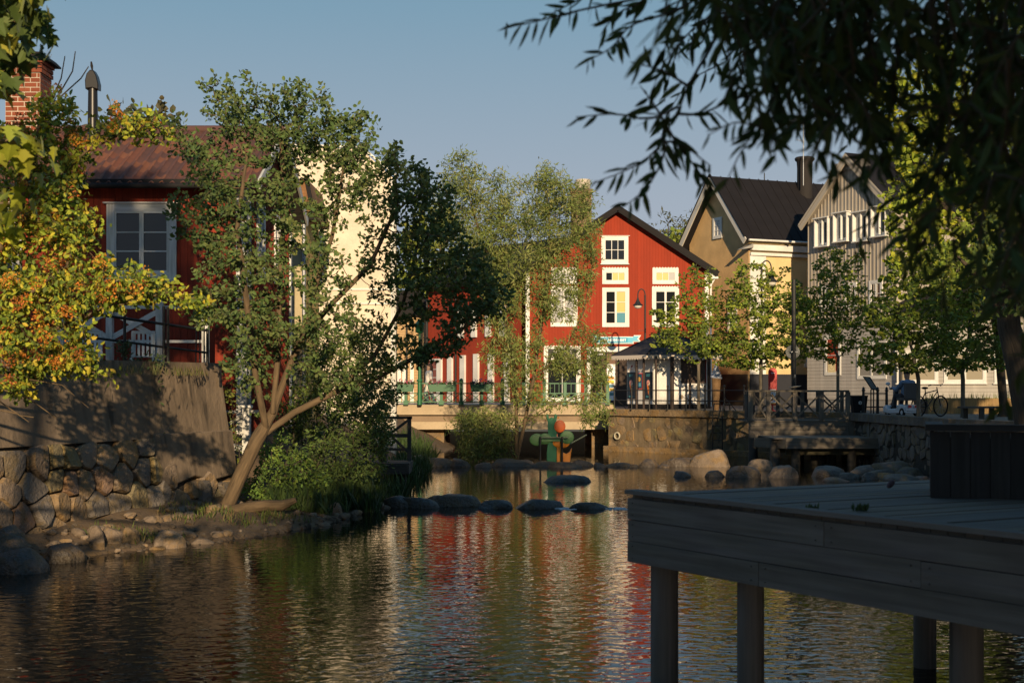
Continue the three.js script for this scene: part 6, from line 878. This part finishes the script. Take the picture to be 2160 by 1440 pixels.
// ---------- willow bushes in mid river ----------
{
  const d = 49, p = (x, y, k = 0) => P(x, y, d + k), m = d / FP, c = (x, y, rx, ry, n, k = 0, rz = 1.3) => [p(x, y, k), [rx * m, ry * m, rz], n], b = p(1088, 975); b.y = -0.1;
  tree({ name: 'young_willow', label: 'young willow with two slim stems rising from the rocks before the bridge', seed: 51, base: 0.12, tip: 0.005, step: 0.2, kill: 0.24, bark: BARK.tan,
    paths: [[b, p(1090, 900), p(1088, 820), p(1080, 740), p(1060, 650), p(1020, 520), p(985, 400), p(970, 330)], [b, p(1105, 900), p(1125, 800), p(1140, 700), p(1155, 600), p(1160, 480), p(1150, 360)], [p(1125, 800), p(1190, 740), p(1230, 660), p(1250, 560)], [b, p(1060, 910), p(1020, 880)], [p(1090, 900), p(1180, 850), p(1250, 830)]],
    crown: [c(975, 400, 55, 80, 130), c(1000, 500, 75, 80, 170), c(1060, 520, 60, 80, 140), c(1155, 400, 45, 60, 110), c(1160, 480, 75, 70, 170), c(1120, 580, 110, 70, 210), c(1230, 520, 45, 70, 100), c(1205, 600, 50, 50, 50), c(1050, 640, 70, 60, 110), c(1080, 730, 75, 60, 120), c(1095, 790, 65, 60, 90), c(1120, 830, 40, 30, 30), c(1250, 760, 45, 70, 90, -0.3), c(1020, 900, 75, 45, 150), c(1010, 945, 60, 30, 90), c(1255, 870, 35, 30, 40, -0.4), c(1190, 760, 40, 50, 50), c(1218, 440, 40, 60, 110), c(1075, 460, 50, 60, 120), c(940, 470, 35, 50, 60), c(1060, 400, 30, 50, 40), c(1160, 640, 50, 60, 60)],
    leaf: { kind: 'lance', L: [0.13, 0.23], W: 0.21, per: 22, spread: 0.3, thick: 0.035, droop: 0.35, pal: [[0.19, 0.235, 0.05], [0.15, 0.19, 0.04], [0.26, 0.27, 0.085], [0.11, 0.15, 0.032]] } });
}
// ---------- street trees ----------
const street = (label, seed, px, base, d, list, pal, per = 7) => { const m = d / FP, x = PX(px, d), b = V(x, 1.55, -d), fork = V(x, PY(base, d), -d); return tree({ name: 'street_tree', label, seed, group: 'young trees along the quay', base: 0.1, tip: 0.006, step: 0.22, kill: 0.3, bark: BARK.grey, bias: V(0, 0.02, 0), paths: [[b, fork]], crown: list.map(([cx, cy, rx, ry, n]) => [P(cx, cy, d), [rx * m, ry * m, rx * m * 0.9], n]), leaf: { kind: 'oval', L: [0.11, 0.18], W: 0.6, per: per * 1.8, spread: 0.26, thick: 0.04, pal, flatten: 0.45, squash: 0.4 } }); };
const SG = [[0.17, 0.23, 0.02], [0.23, 0.27, 0.025], [0.11, 0.16, 0.018]];
street('young tree with layered leaves right before the white kiosk', 61, 1474, 770, 60, [[1470, 720, 95, 40, 170], [1420, 690, 60, 25, 70], [1480, 650, 75, 45, 130], [1520, 720, 60, 35, 90], [1475, 590, 45, 40, 60], [1400, 660, 40, 15, 30], [1540, 640, 40, 40, 60]], SG);
street('young tree before the lamp of the ochre house', 62, 1605, 790, 58, [[1600, 730, 90, 45, 170], [1610, 660, 85, 50, 170], [1590, 590, 60, 45, 90], [1650, 620, 50, 60, 100], [1560, 760, 60, 25, 70], [1660, 740, 50, 40, 80]], SG);
street('young tree between the sign pole and the shop window', 63, 1768, 765, 56, [[1760, 700, 80, 55, 170], [1750, 630, 75, 55, 160], [1770, 560, 60, 45, 90], [1700, 690, 50, 50, 90], [1810, 640, 50, 60, 90], [1720, 740, 40, 25, 50]], SG);
street('shady tree with pale trunk beside the mobility scooter', 64, 1938, 800, 43, [[1930, 730, 110, 60, 210], [1900, 660, 80, 60, 150], [1970, 680, 80, 60, 150], [1860, 760, 60, 30, 70], [1940, 620, 80, 60, 150], [1890, 720, 60, 50, 90], [1970, 560, 60, 50, 90]], SG);
street('shady tree with thick trunk behind the picnic table', 65, 2032, 800, 46, [[2040, 730, 110, 60, 200], [2060, 650, 100, 70, 190], [2110, 720, 70, 60, 120], [2000, 600, 80, 70, 150], [2090, 560, 80, 70, 130]], SG);
{ const d = 47, m = d / FP, b = V(PX(2120, d), 1.5, -d); tree({ name: 'tall_maple', label: 'tall maple with sunlit yellow green leaves behind the willow curtain on the right', seed: 71, base: 0.3, tip: 0.01, step: 0.34, kill: 0.42, bark: BARK.dark, paths: [[b, P(2105, 700, d), P(2070, 520, d), P(2040, 380, d)], [P(2070, 520, d), P(1980, 420, d), P(1920, 330, d)]], crown: [[1880, 190, 50, 40, 60], [1950, 290, 80, 100, 230], [1930, 420, 70, 90, 180], [2020, 250, 90, 120, 260], [2080, 430, 110, 130, 280], [1990, 520, 90, 80, 200], [2085, 300, 60, 90, 150], [1925, 560, 60, 60, 100], [1985, 140, 60, 60, 90], [2110, 560, 60, 80, 110]].map(([x, y, rx, ry, n]) => [P(x, y, d), [rx * m, ry * m, 1.3], n]), leaf: { kind: 'oval', L: [0.16, 0.26], W: 0.75, per: 13, spread: 0.36, thick: 0.06, droop: 0.15, pal: [[0.30, 0.36, 0.025], [0.22, 0.28, 0.022], [0.38, 0.40, 0.03], [0.14, 0.19, 0.02]] } }); }
{ const d = 30, t = thing('leaning_trunk_tree', 'dark tree trunk leaning at the right edge of the quay', 'tree'); const r = rngOf(72); part(t, 'trunk', [tube([V(PX(2190, d), 1.3, -d), P(2168, 850, d), P(2148, 760, d), P(2130, 690, d), P(2120, 560, d), P(2150, 300, d)], [0.42, 0.32, 0.27, 0.24, 0.2, 0.1], 11), tube([P(2130, 690, d), P(2080, 600, d), P(2020, 540, d)], [0.12, 0.08, 0.03], 7), tube([P(2130, 640, d), P(2200, 520, d), P(2280, 380, d)], [0.15, 0.1, 0.04], 7)], BARK.dark);
  const L = new Leaves(); for (let i = 0; i < 9000; i++) { const q = P(2200 + rr(-150, 250, r), 330 + rr(-380, 330, r), d + rr(-2, 2, r)); if (r() < 0.45 && q.x < PX(2080, d)) continue; const s = rr(0.12, 0.2, r); L.add(q, V(rr(-1, 1, r), -0.6, rr(-1, 1, r)).normalize(), rdir(r), s, s * 0.5, 'oval', jit([0.08, 0.12, 0.022], r)); } part(t, 'crown', L.geo(), LEAFM); }
// ---------- woods behind the houses ----------
const far = (label, seed, d, list, pal, conifer) => { const m = d / FP, low = list.reduce((a, q) => a[1] > q[1] ? a : q), x = PX(low[0], d); return tree({ name: conifer ? 'pine_tree' : 'broadleaf_tree', label, seed, group: 'trees behind the houses', base: 0.3, tip: 0.02, step: 0.6, kill: 0.75, bark: BARK.dark, paths: [[V(x, 1.5, -d), V(x, PY(low[1], d), -d), P(list[0][0], list[0][1], d)]], crown: list.map(([cx, cy, rx, ry, n]) => [P(cx, cy, d), [rx * m, ry * m, rx * m], n]), leaf: { kind: conifer ? 'lance' : 'oval', L: conifer ? [0.3, 0.55] : [0.28, 0.45], W: conifer ? 0.3 : 0.7, per: conifer ? 16 : 14, spread: 0.6, thick: 0.12, pal } }); };
const PN = [[0.085, 0.09, 0.035], [0.11, 0.105, 0.04], [0.07, 0.075, 0.03]], BG = [[0.17, 0.21, 0.025], [0.13, 0.17, 0.02], [0.21, 0.23, 0.03]];
far('pine behind the right roof slope of the red house', 81, 110, [[1410, 470, 22, 25, 40], [1405, 510, 34, 30, 70], [1410, 560, 40, 40, 80]], PN, true);
far('taller pine beside the ochre house gable', 82, 112, [[1462, 450, 20, 20, 40], [1465, 490, 34, 30, 80], [1460, 550, 44, 45, 100]], PN, true);
far('small pine top between the two taller pines', 83, 116, [[1436, 470, 12, 20, 26], [1436, 510, 26, 26, 50], [1436, 560, 34, 40, 60]], PN, true);
far('bright green broadleaf tree beyond the red house roof', 84, 100, [[1450, 510, 40, 30, 100], [1430, 550, 40, 35, 90], [1470, 560, 30, 40, 90], [1490, 600, 30, 40, 60]], BG);
far('dark pine left of the red house chimney', 85, 112, [[1380, 480, 16, 20, 30], [1385, 530, 34, 36, 70]], PN, true);
far('green tree behind the bridge between pale house and red wing', 86, 96, [[880, 520, 46, 60, 150], [860, 610, 40, 60, 130], [900, 600, 40, 50, 110], [850, 700, 30, 50, 80], [890, 440, 30, 40, 60]], BG);
far('darker tree behind the bridge near the red wing roof', 87, 104, [[930, 500, 40, 50, 110], [950, 560, 40, 40, 90], [925, 600, 30, 40, 60]], [[0.06, 0.085, 0.018], [0.08, 0.10, 0.02]]);
far('tree top showing over the roof of the red cottage', 88, 60, [[300, 245, 60, 25, 90], [260, 270, 60, 30, 60], [340, 270, 50, 30, 60]], [[0.09, 0.075, 0.03], [0.06, 0.07, 0.025]]);
// ---------- timber dock ----------
{
  const c = V(PX(1335, 12), 0, -12), u = V(0.499, 0, 0.866), v = V(0.866, 0, -0.499), top = PY(1041, 12), ry = Math.atan2(-u.z, u.x);
  const t = thing('timber_dock', 'dark weathered timber dock on posts in the shaded foreground', 'dock', V(c.x, 0, c.z), ry); // local x runs along the near edge towards the eye, local -z away from it
  const L = 8.5, D = 8, wd = [X.deckWood, X.deckWood, X.greyWood], fm = [X.deckWood, X.deckWood, X.deckWood];
  const n = Math.floor(L / 0.145); for (let i = 0; i < n; i++) part(t, 'deck_plank', [bx(0.138, 0.04, D, 0.07 + i * 0.145, top - 0.02 + (i % 4 === 1 ? 0.004 : 0) + rnd() * 0.003, -D / 2)], wd[Math.floor(rnd() * 3)]);
  part(t, 'edge_lip', [bx(L, 0.035, 0.13, L / 2, top + 0.02, 0.02)], wd[1]);
  for (let j = 0; j < 3; j++) { let a = 0; while (a < L) { const e = Math.min(L, a + (a ? 3.6 : [2.4, 3.3, 1.7][j])); part(t, 'fascia_board', [bx(e - a - 0.006, 0.174, 0.045, (a + e) / 2, top - 0.122 - j * 0.18, 0.03 - (j % 2) * 0.005 + rnd() * 0.006, 0, 0, rr(-0.0012, 0.0012))], fm[Math.floor(rnd() * 3)]); for (const q of [a + 0.08, e - 0.08]) for (const dy of [-0.05, 0.05]) part(t, 'nail_head', [flat(new THREE.CylinderGeometry(0.005, 0.005, 0.006, 6)).rotateX(Math.PI / 2).translate(q, top - 0.122 - j * 0.18 + dy, 0.06)], X.iron); a = e; } }
  for (let j = 0; j < 3; j++) part(t, 'end_board', [bx(0.045, 0.176, D, -0.02 - (j % 2) * 0.004, top - 0.09 - 0.092 - j * 0.18 + 0.06, -D / 2 - 0.02)], fm[j]);
  const pm = X.deckWood, lp = (px, d) => { const w = V(PX(px, d) - c.x, 0, -d - c.z); return [w.dot(u), -w.dot(v)]; };
  for (const [px, d, r] of [[1402, 12.0, 0.12], [1584, 11.1, 0.108], [1952, 13.2, 0.105], [2040, 9.7, 0.115]]) { const w = V(PX(px, d) - c.x, 0, -d - c.z); const a = w.dot(u), b = -w.dot(v); part(t, 'post', [cyl(V(a, -0.8, Math.min(b, -0.12)), V(a, top - 0.05, Math.min(b, -0.12)), r, r * 0.97, 16)], pm); }
  part(t, 'joist', [bx(L, 0.2, 0.08, L / 2, top - 0.15, -1.6), bx(L, 0.2, 0.08, L / 2, top - 0.15, -3.6)], pm);
}
{
  const d = 11.5, top = PY(1041, 12), t = thing('dock_planter', 'black boarded planter box standing on the dark dock', 'planter', V(PX(1964, d), top + 0.004, -d), -0.28), H = 0.585, W = 2.3, bm = [wood([0.045, 0.04, 0.037]), wood([0.055, 0.05, 0.046])];
  for (let i = 0; i < 15; i++) part(t, 'board', [bx(0.148, H - 0.05, 0.03, 0.076 + i * 0.153, (H - 0.05) / 2, -0.015)], bm[i % 2]); for (let i = 0; i < 6; i++) part(t, 'board', [bx(0.03, H - 0.05, 0.148, 0.012, (H - 0.05) / 2, -0.11 - i * 0.153)], bm[i % 2]);
  part(t, 'rim', [bx(W + 0.08, 0.05, 0.14, W / 2, H - 0.015, -0.03), bx(0.14, 0.05, 0.92, 0.03, H - 0.015, -0.565)], bm[1]); part(t, 'soil', [bx(W - 0.1, H - 0.1, 0.86, W / 2 + 0.03, (H - 0.1) / 2, -0.5)], JOINT);
}
{ const d = 12.6, top = PY(1041, 12), o = solo('fallen_leaf', 'small curled dark leaf lying on the dock planks', 'leaf', ball(0.045, 0, 0.03, 0, 1, 0.6, 0.35, 10, 8).rotateZ(0.8), mat([0.10, 0.06, 0.07], 0.8)); o.position.set(PX(1885, d), top + 0.02, -d); }
{ const L = new Leaves(), r = rngOf(3), top = PY(1041, 12); for (const [px, d, n] of [[1815, 10.3, 26], [1716, 10.3, 12]]) for (let i = 0; i < n; i++) L.add(V(PX(px, d) + rr(-0.05, 0.05, r), top, -d + rr(-0.03, 0.03, r)), V(rr(-0.5, 0.5, r), 1, rr(-0.5, 0.5, r)).normalize(), V(1, 0, rr(-1, 1, r)).normalize(), rr(0.03, 0.07, r), 0.02, 'oval', jit([0.05, 0.08, 0.02], r)); stuff('dock_weeds', L.geo(), LEAFTHIN, 'small weeds sprouting between the dock planks', 'weeds'); }
// ---------- the big willow over the dock ----------
{
  const t = thing('overhanging_willow', 'large dark willow whose drooping twigs hang into the upper right', 'tree'), r = rngOf(91), L = new Leaves(), tw = [], G = [[0.05, 0.08, 0.025], [0.06, 0.095, 0.03], [0.042, 0.068, 0.022], [0.07, 0.10, 0.03]];
  const hang = (pts, n, len, k = 1, both = true) => { // a twig with willow leaves along it
    const cv = new THREE.CatmullRomCurve3(pts), N = Math.max(6, Math.round(cv.getLength() / 0.06)), P3 = cv.getPoints(N); tw.push(tube(P3, P3.map((_, i) => lerp(0.0065 * k, 0.0018, i / N)), 5, false));
    for (let i = 0; i < n; i++) { const u = clamp(0.08 + 0.92 * (i + r() * 0.8) / n), q = cv.getPoint(u), tg = cv.getTangent(u), s = V().crossVectors(tg, rdir(r)).normalize(); const dir = tg.clone().multiplyScalar(0.55).addScaledVector(s, 0.75).add(V(0, -0.45, 0)).normalize(), l = rr(len[0], len[1], r) * (u > 0.9 ? 0.7 : 1); L.add(q, dir, rdir(r), l, l * rr(0.19, 0.26, r), 'willow', jit(G[Math.floor(r() * 4)], r), 0.16, rr(-0.1, 0.35, r)); } };
  const S = (list, d0, d1 = d0) => list.map(([x, y], i) => P(x, y, lerp(d0, d1, i / (list.length - 1))));
  const leaf = [0.075, 0.12];
  // twigs read from the photograph
  hang(S([[1760, -140], [1560, -50], [1380, -10], [1230, 20], [1130, 45], [1060, 60]], 5.6, 5.2), 34, leaf, 1.3);
  hang(S([[1560, -60], [1430, 20], [1330, 55], [1290, 100], [1235, 130]], 5.4, 5.2), 20, leaf);
  hang(S([[1640, -80], [1545, 10], [1500, 100], [1450, 185], [1430, 235], [1400, 270]], 5.2), 14, leaf, 1.6);
  hang(S([[1430, 225], [1370, 250], [1300, 240], [1215, 247]], 5.2, 5.05), 14, leaf);
  hang(S([[1405, 260], [1390, 310], [1340, 350], [1255, 385]], 5.2, 5.1), 16, leaf);
  hang(S([[1400, 265], [1400, 330], [1360, 400], [1310, 440]], 5.2, 5.1), 16, leaf);
  hang(S([[1405, 265], [1440, 320], [1480, 370], [1490, 430]], 5.2, 5.3), 16, leaf);
  hang(S([[1405, 262], [1380, 220], [1350, 180]], 5.2, 5.25), 8, leaf);
  hang(S([[1430, 240], [1480, 240], [1545, 210], [1600, 200]], 5.2, 5.3), 13, leaf);
  hang(S([[1450, 180], [1400, 150], [1330, 130]], 5.2, 5.1), 8, leaf); hang(S([[1400, 300], [1430, 300], [1500, 350]], 5.2, 5.15), 9, leaf);
  hang(S([[1760, -60], [1650, 60], [1620, 150], [1560, 230]], 5.5), 20, leaf, 1.3); hang(S([[1800, -60], [1700, 100], [1660, 200], [1610, 280]], 5.6), 22, leaf, 1.2);
  hang(S([[1700, -80], [1590, 30], [1560, 90], [1530, 130]], 5.6), 16, leaf); hang(S([[1500, -90], [1440, -10], [1410, 60], [1400, 130]], 5.5), 16, leaf); hang(S([[1430, -80], [1360, 0], [1300, 30], [1270, 70]], 5.7), 14, leaf); hang(S([[1350, -60], [1260, -20], [1200, 10], [1160, 30]], 5.9), 12, leaf);
  for (const [pts, d, n] of [[[[1700, -60], [1735, 90], [1750, 210], [1745, 330]], 4.3, 26], [[[1800, -60], [1845, 120], [1840, 260], [1815, 390]], 4.4, 28], [[[1650, -50], [1655, 100], [1630, 220], [1595, 300]], 4.5, 24], [[[1905, -40], [1890, 150], [1870, 280], [1850, 370]], 4.6, 24], [[[1560, -60], [1575, 60], [1565, 150], [1545, 215]], 4.6, 18], [[[1760, -60], [1790, 60], [1800, 160], [1770, 250]], 4.2, 22], [[[1850, -60], [1800, 100], [1760, 180], [1700, 270]], 4.8, 24], [[[1960, -60], [1990, 200], [1975, 420], [1940, 560]], 4.6, 34]]) {
    const m = S(pts, d); hang(m, n, [0.08, 0.125], 1.4); const cv = new THREE.CatmullRomCurve3(m); for (let j = 0; j < 7; j++) { const q = cv.getPoint(0.15 + 0.8 * (j + r()) / 7), o = V(rr(-1, 1, r), rr(-0.7, 0.1, r), rr(-0.6, 0.6, r)).normalize(), l = rr(0.1, 0.2, r); hang([q, q.clone().addScaledVector(o, l * 0.5), q.clone().addScaledVector(o, l).add(V(0, -0.3 * l, 0))], 6, [0.07, 0.115], 0.6); } }
  // the curtain on the right
  for (let i = 0; i < 84; i++) { const x0 = 1460 + 800 * Math.pow(r(), 0.66), k = sstep(1520, 2000, x0), gap = x0 > 1880 && x0 < 2090, len = (lerp(170, 560, k) + (x0 > 1900 ? rr(0, 330, r) : 0)) * rr(0.5, 1.1, r), d = rr(3.7, 7, r), y0 = rr(-240, x0 > 2060 ? 260 : -30, r), sway = rr(-150, 60, r), bend = rr(-60, 60, r);
    if (gap && r() < 0.72) continue;
    const main = [P(x0, y0, d), P(x0 + sway * 0.3 + bend, y0 + len * 0.3, d + rr(-0.2, 0.2, r)), P(x0 + sway * 0.6 - bend * 0.6, y0 + len * 0.66, d + rr(-0.2, 0.2, r)), P(x0 + sway, y0 + len, d)], q = new THREE.CatmullRomCurve3(main), Lm = q.getLength();
    hang(main, Math.round(Lm / 0.075), [0.08, 0.125], 1.3);
    const m = Math.round(Lm / 0.14); for (let j = 0; j < m; j++) { const u = 0.05 + 0.9 * (j + r()) / m, s = q.getPoint(u), o = V(rr(-1, 1, r), rr(-0.5, 0.25, r), rr(-0.7, 0.7, r)).normalize(), l = rr(0.14, 0.34, r); hang([s, s.clone().addScaledVector(o, l * 0.45).add(V(0, 0.01, 0)), s.clone().addScaledVector(o, l * 0.85).add(V(0, -0.22 * l, 0)), s.clone().addScaledVector(o, l).add(V(0, -0.5 * l, 0))], Math.round(l / 0.034), [0.075, 0.12], 0.6); } }
  // trunk, limbs and the crown above the frame
  tw.push(tube([V(7.6, -0.5, -1.5), V(7.5, 2, -1.6), V(7.1, 4.5, -1.9), V(6.4, 7.5, -2), V(5.9, 11, -1.8), V(5.6, 14, -1.5)], [0.55, 0.46, 0.4, 0.3, 0.2, 0.08], 12));
  for (const l of [[V(7.1, 4.6, -1.9), V(5, 5.6, -3.4), V(2.6, 5.2, -5), V(0.6, 4.5, -5.6)], [V(6.9, 5.2, -1.9), V(6.2, 6.2, -4.5), V(4.4, 6, -7), V(2.4, 5.4, -7.6)], [V(6.4, 7.5, -2), V(3.6, 9.4, -2), V(1.8, 10.4, -1.5)], [V(6.4, 7.5, -2), V(9, 10, -2), V(11.5, 11, -1.5)], [V(5.9, 11, -1.8), V(4, 13, -1), V(3, 14.5, -0.5)]]) tw.push(tube(l, [0.2, 0.13, 0.08, 0.03], 8));
  for (const [c, s, n] of [[V(3.6, 9.6, -1.2), V(2.4, 3.2, 2.2), 5200], [V(7, 12, -1.5), V(3.4, 3.8, 3), 6500], [V(10.4, 10, -1.2), V(2.6, 3.6, 2.4), 4200], [V(4.6, 13.6, -0.8), V(2.4, 2.4, 2.2), 3200], [V(4.4, 5.6, -5.4), V(3.4, 0.9, 2.6), 5200], [V(8, 6.4, -4), V(2.4, 2, 2.6), 3000], [V(2.9, 6.3, -1.6), V(1.5, 1.8, 1.6), 1800], [V(4.6, 6.0, 2.6), V(3.2, 2.0, 1.8), 4200], [V(8.6, 6.2, 2.4), V(2.8, 2.2, 1.8), 3600], [V(6.4, 8.6, 1.6), V(3.2, 2, 1.8), 3600], [V(1.9, 7.6, 1.0), V(1.5, 2.6, 1.6), 2600], [V(1.9, 12.4, -0.4), V(1.3, 3.4, 1.5), 3400], [V(3.2, 5.2, 1.2), V(2.2, 1.4, 1.4), 3000], [V(6.2, 4.8, 1.2), V(2.4, 1.4, 1.4), 3000], [V(4.6, 5.4, 0.2), V(4.4, 1.2, 3), 6500], [V(6.6, 5.6, -7.5), V(3.4, 1.0, 3.2), 4200], [V(9.5, 5, -8), V(2.4, 2.4, 4), 4200], [V(3.5, 8.5, 6.5), V(5, 4.5, 2.2), 6500], [V(9, 4.6, 1), V(2.6, 2.4, 2.6), 3000], [V(5.2, 7.8, -9), V(4.4, 1.4, 4.4), 9000], [V(1.2, 6.6, -5.5), V(2.6, 1.2, 3), 3600], [V(0.2, 6.4, 3.6), V(2.2, 1.8, 1.8), 2600]]) for (let i = 0; i < n; i++) { const q = c.clone().add(rdir(r).multiply(s).multiplyScalar(Math.cbrt(r()))); const f = 2.6 - 0.272 * q.z; /* lobes added for shade; leaves are raised to stay out of view */ if (q.z < -3 && q.y < f + 0.35) q.y = f + 0.35 + r() * 0.8; const l = rr(0.24, 0.42, r); L.add(q, V(rr(-0.6, 0.6, r), -1, rr(-0.6, 0.6, r)).normalize(), rdir(r), l, l * 0.3, 'lance', jit(G[Math.floor(r() * 4)], r)); }
  part(t, 'trunk', tw, BARK.dark); part(t, 'crown', L.geo(), leafMat({ transmission: 0.2, roughness: 0.7, specularIntensity: 0.4 }));
}
// ---------- park trees behind the viewer: their shade falls on the river and the left bank ----------
for (const [lab, seed, base, crown] of [['tall park tree standing behind the viewer', 95, V(-3.8, 1.6, 7.5), [[V(-3.7, 15.8, 7), [2.2, 3.4, 2.6], 320], [V(-5.2, 15.2, 7.4), [1.9, 2.4, 2.2], 130]]], ['broad park tree behind the viewer towards the left', 96, V(-5.2, 1.6, 5.5), [[V(-4.8, 6.5, 5.5), [2.6, 2.1, 2.2], 150], [V(-2.2, 6.0, 5.8), [2.2, 2, 2], 110], [V(-8, 5.6, 5.5), [2.4, 2, 2], 90]]], ['leafy park tree behind the viewer towards the right', 97, V(12.5, 1.6, 6), [[V(12.4, 10.2, 6), [3.2, 4, 3.2], 240], [V(16, 12, 5), [3, 4.4, 3], 160]]], ['broad park tree behind the viewer on the cottage side', 100, V(-12.5, 1.6, 12), [[V(-12.5, 7.5, 12), [4.4, 4.2, 3], 260], [V(-8.2, 9.0, 13), [2.4, 2.6, 2.4], 120]]], ['park tree on the right bank beside the dock', 98, V(17.5, 1.6, -14), [[V(17.5, 10, -14), [3.2, 4.6, 3.4], 240], [V(16, 7, -16), [2.2, 2.6, 2.4], 100]]], ['park tree on the right bank beyond the dock', 99, V(18, 1.6, -26), [[V(18, 8.5, -26), [3.2, 4.2, 3.2], 240], [V(16.6, 6.5, -28), [2, 2.4, 2.4], 90]]]]) {
  const top = crown[0][0]; tree({ name: 'park_tree', label: lab, seed, group: 'park trees outside the picture', base: 0.3, tip: 0.014, step: 0.45, kill: 0.55, bark: BARK.dark, paths: [[base, V(lerp(base.x, top.x, 0.4), lerp(base.y, top.y, 0.55), base.z), top]], crown, leaf: { kind: 'oval', L: [0.26, 0.42], W: 0.7, per: 14, spread: 0.5, thick: 0.09, pal: [[0.06, 0.09, 0.02], [0.08, 0.11, 0.022]] } });
}
renderer.render(scene, camera);
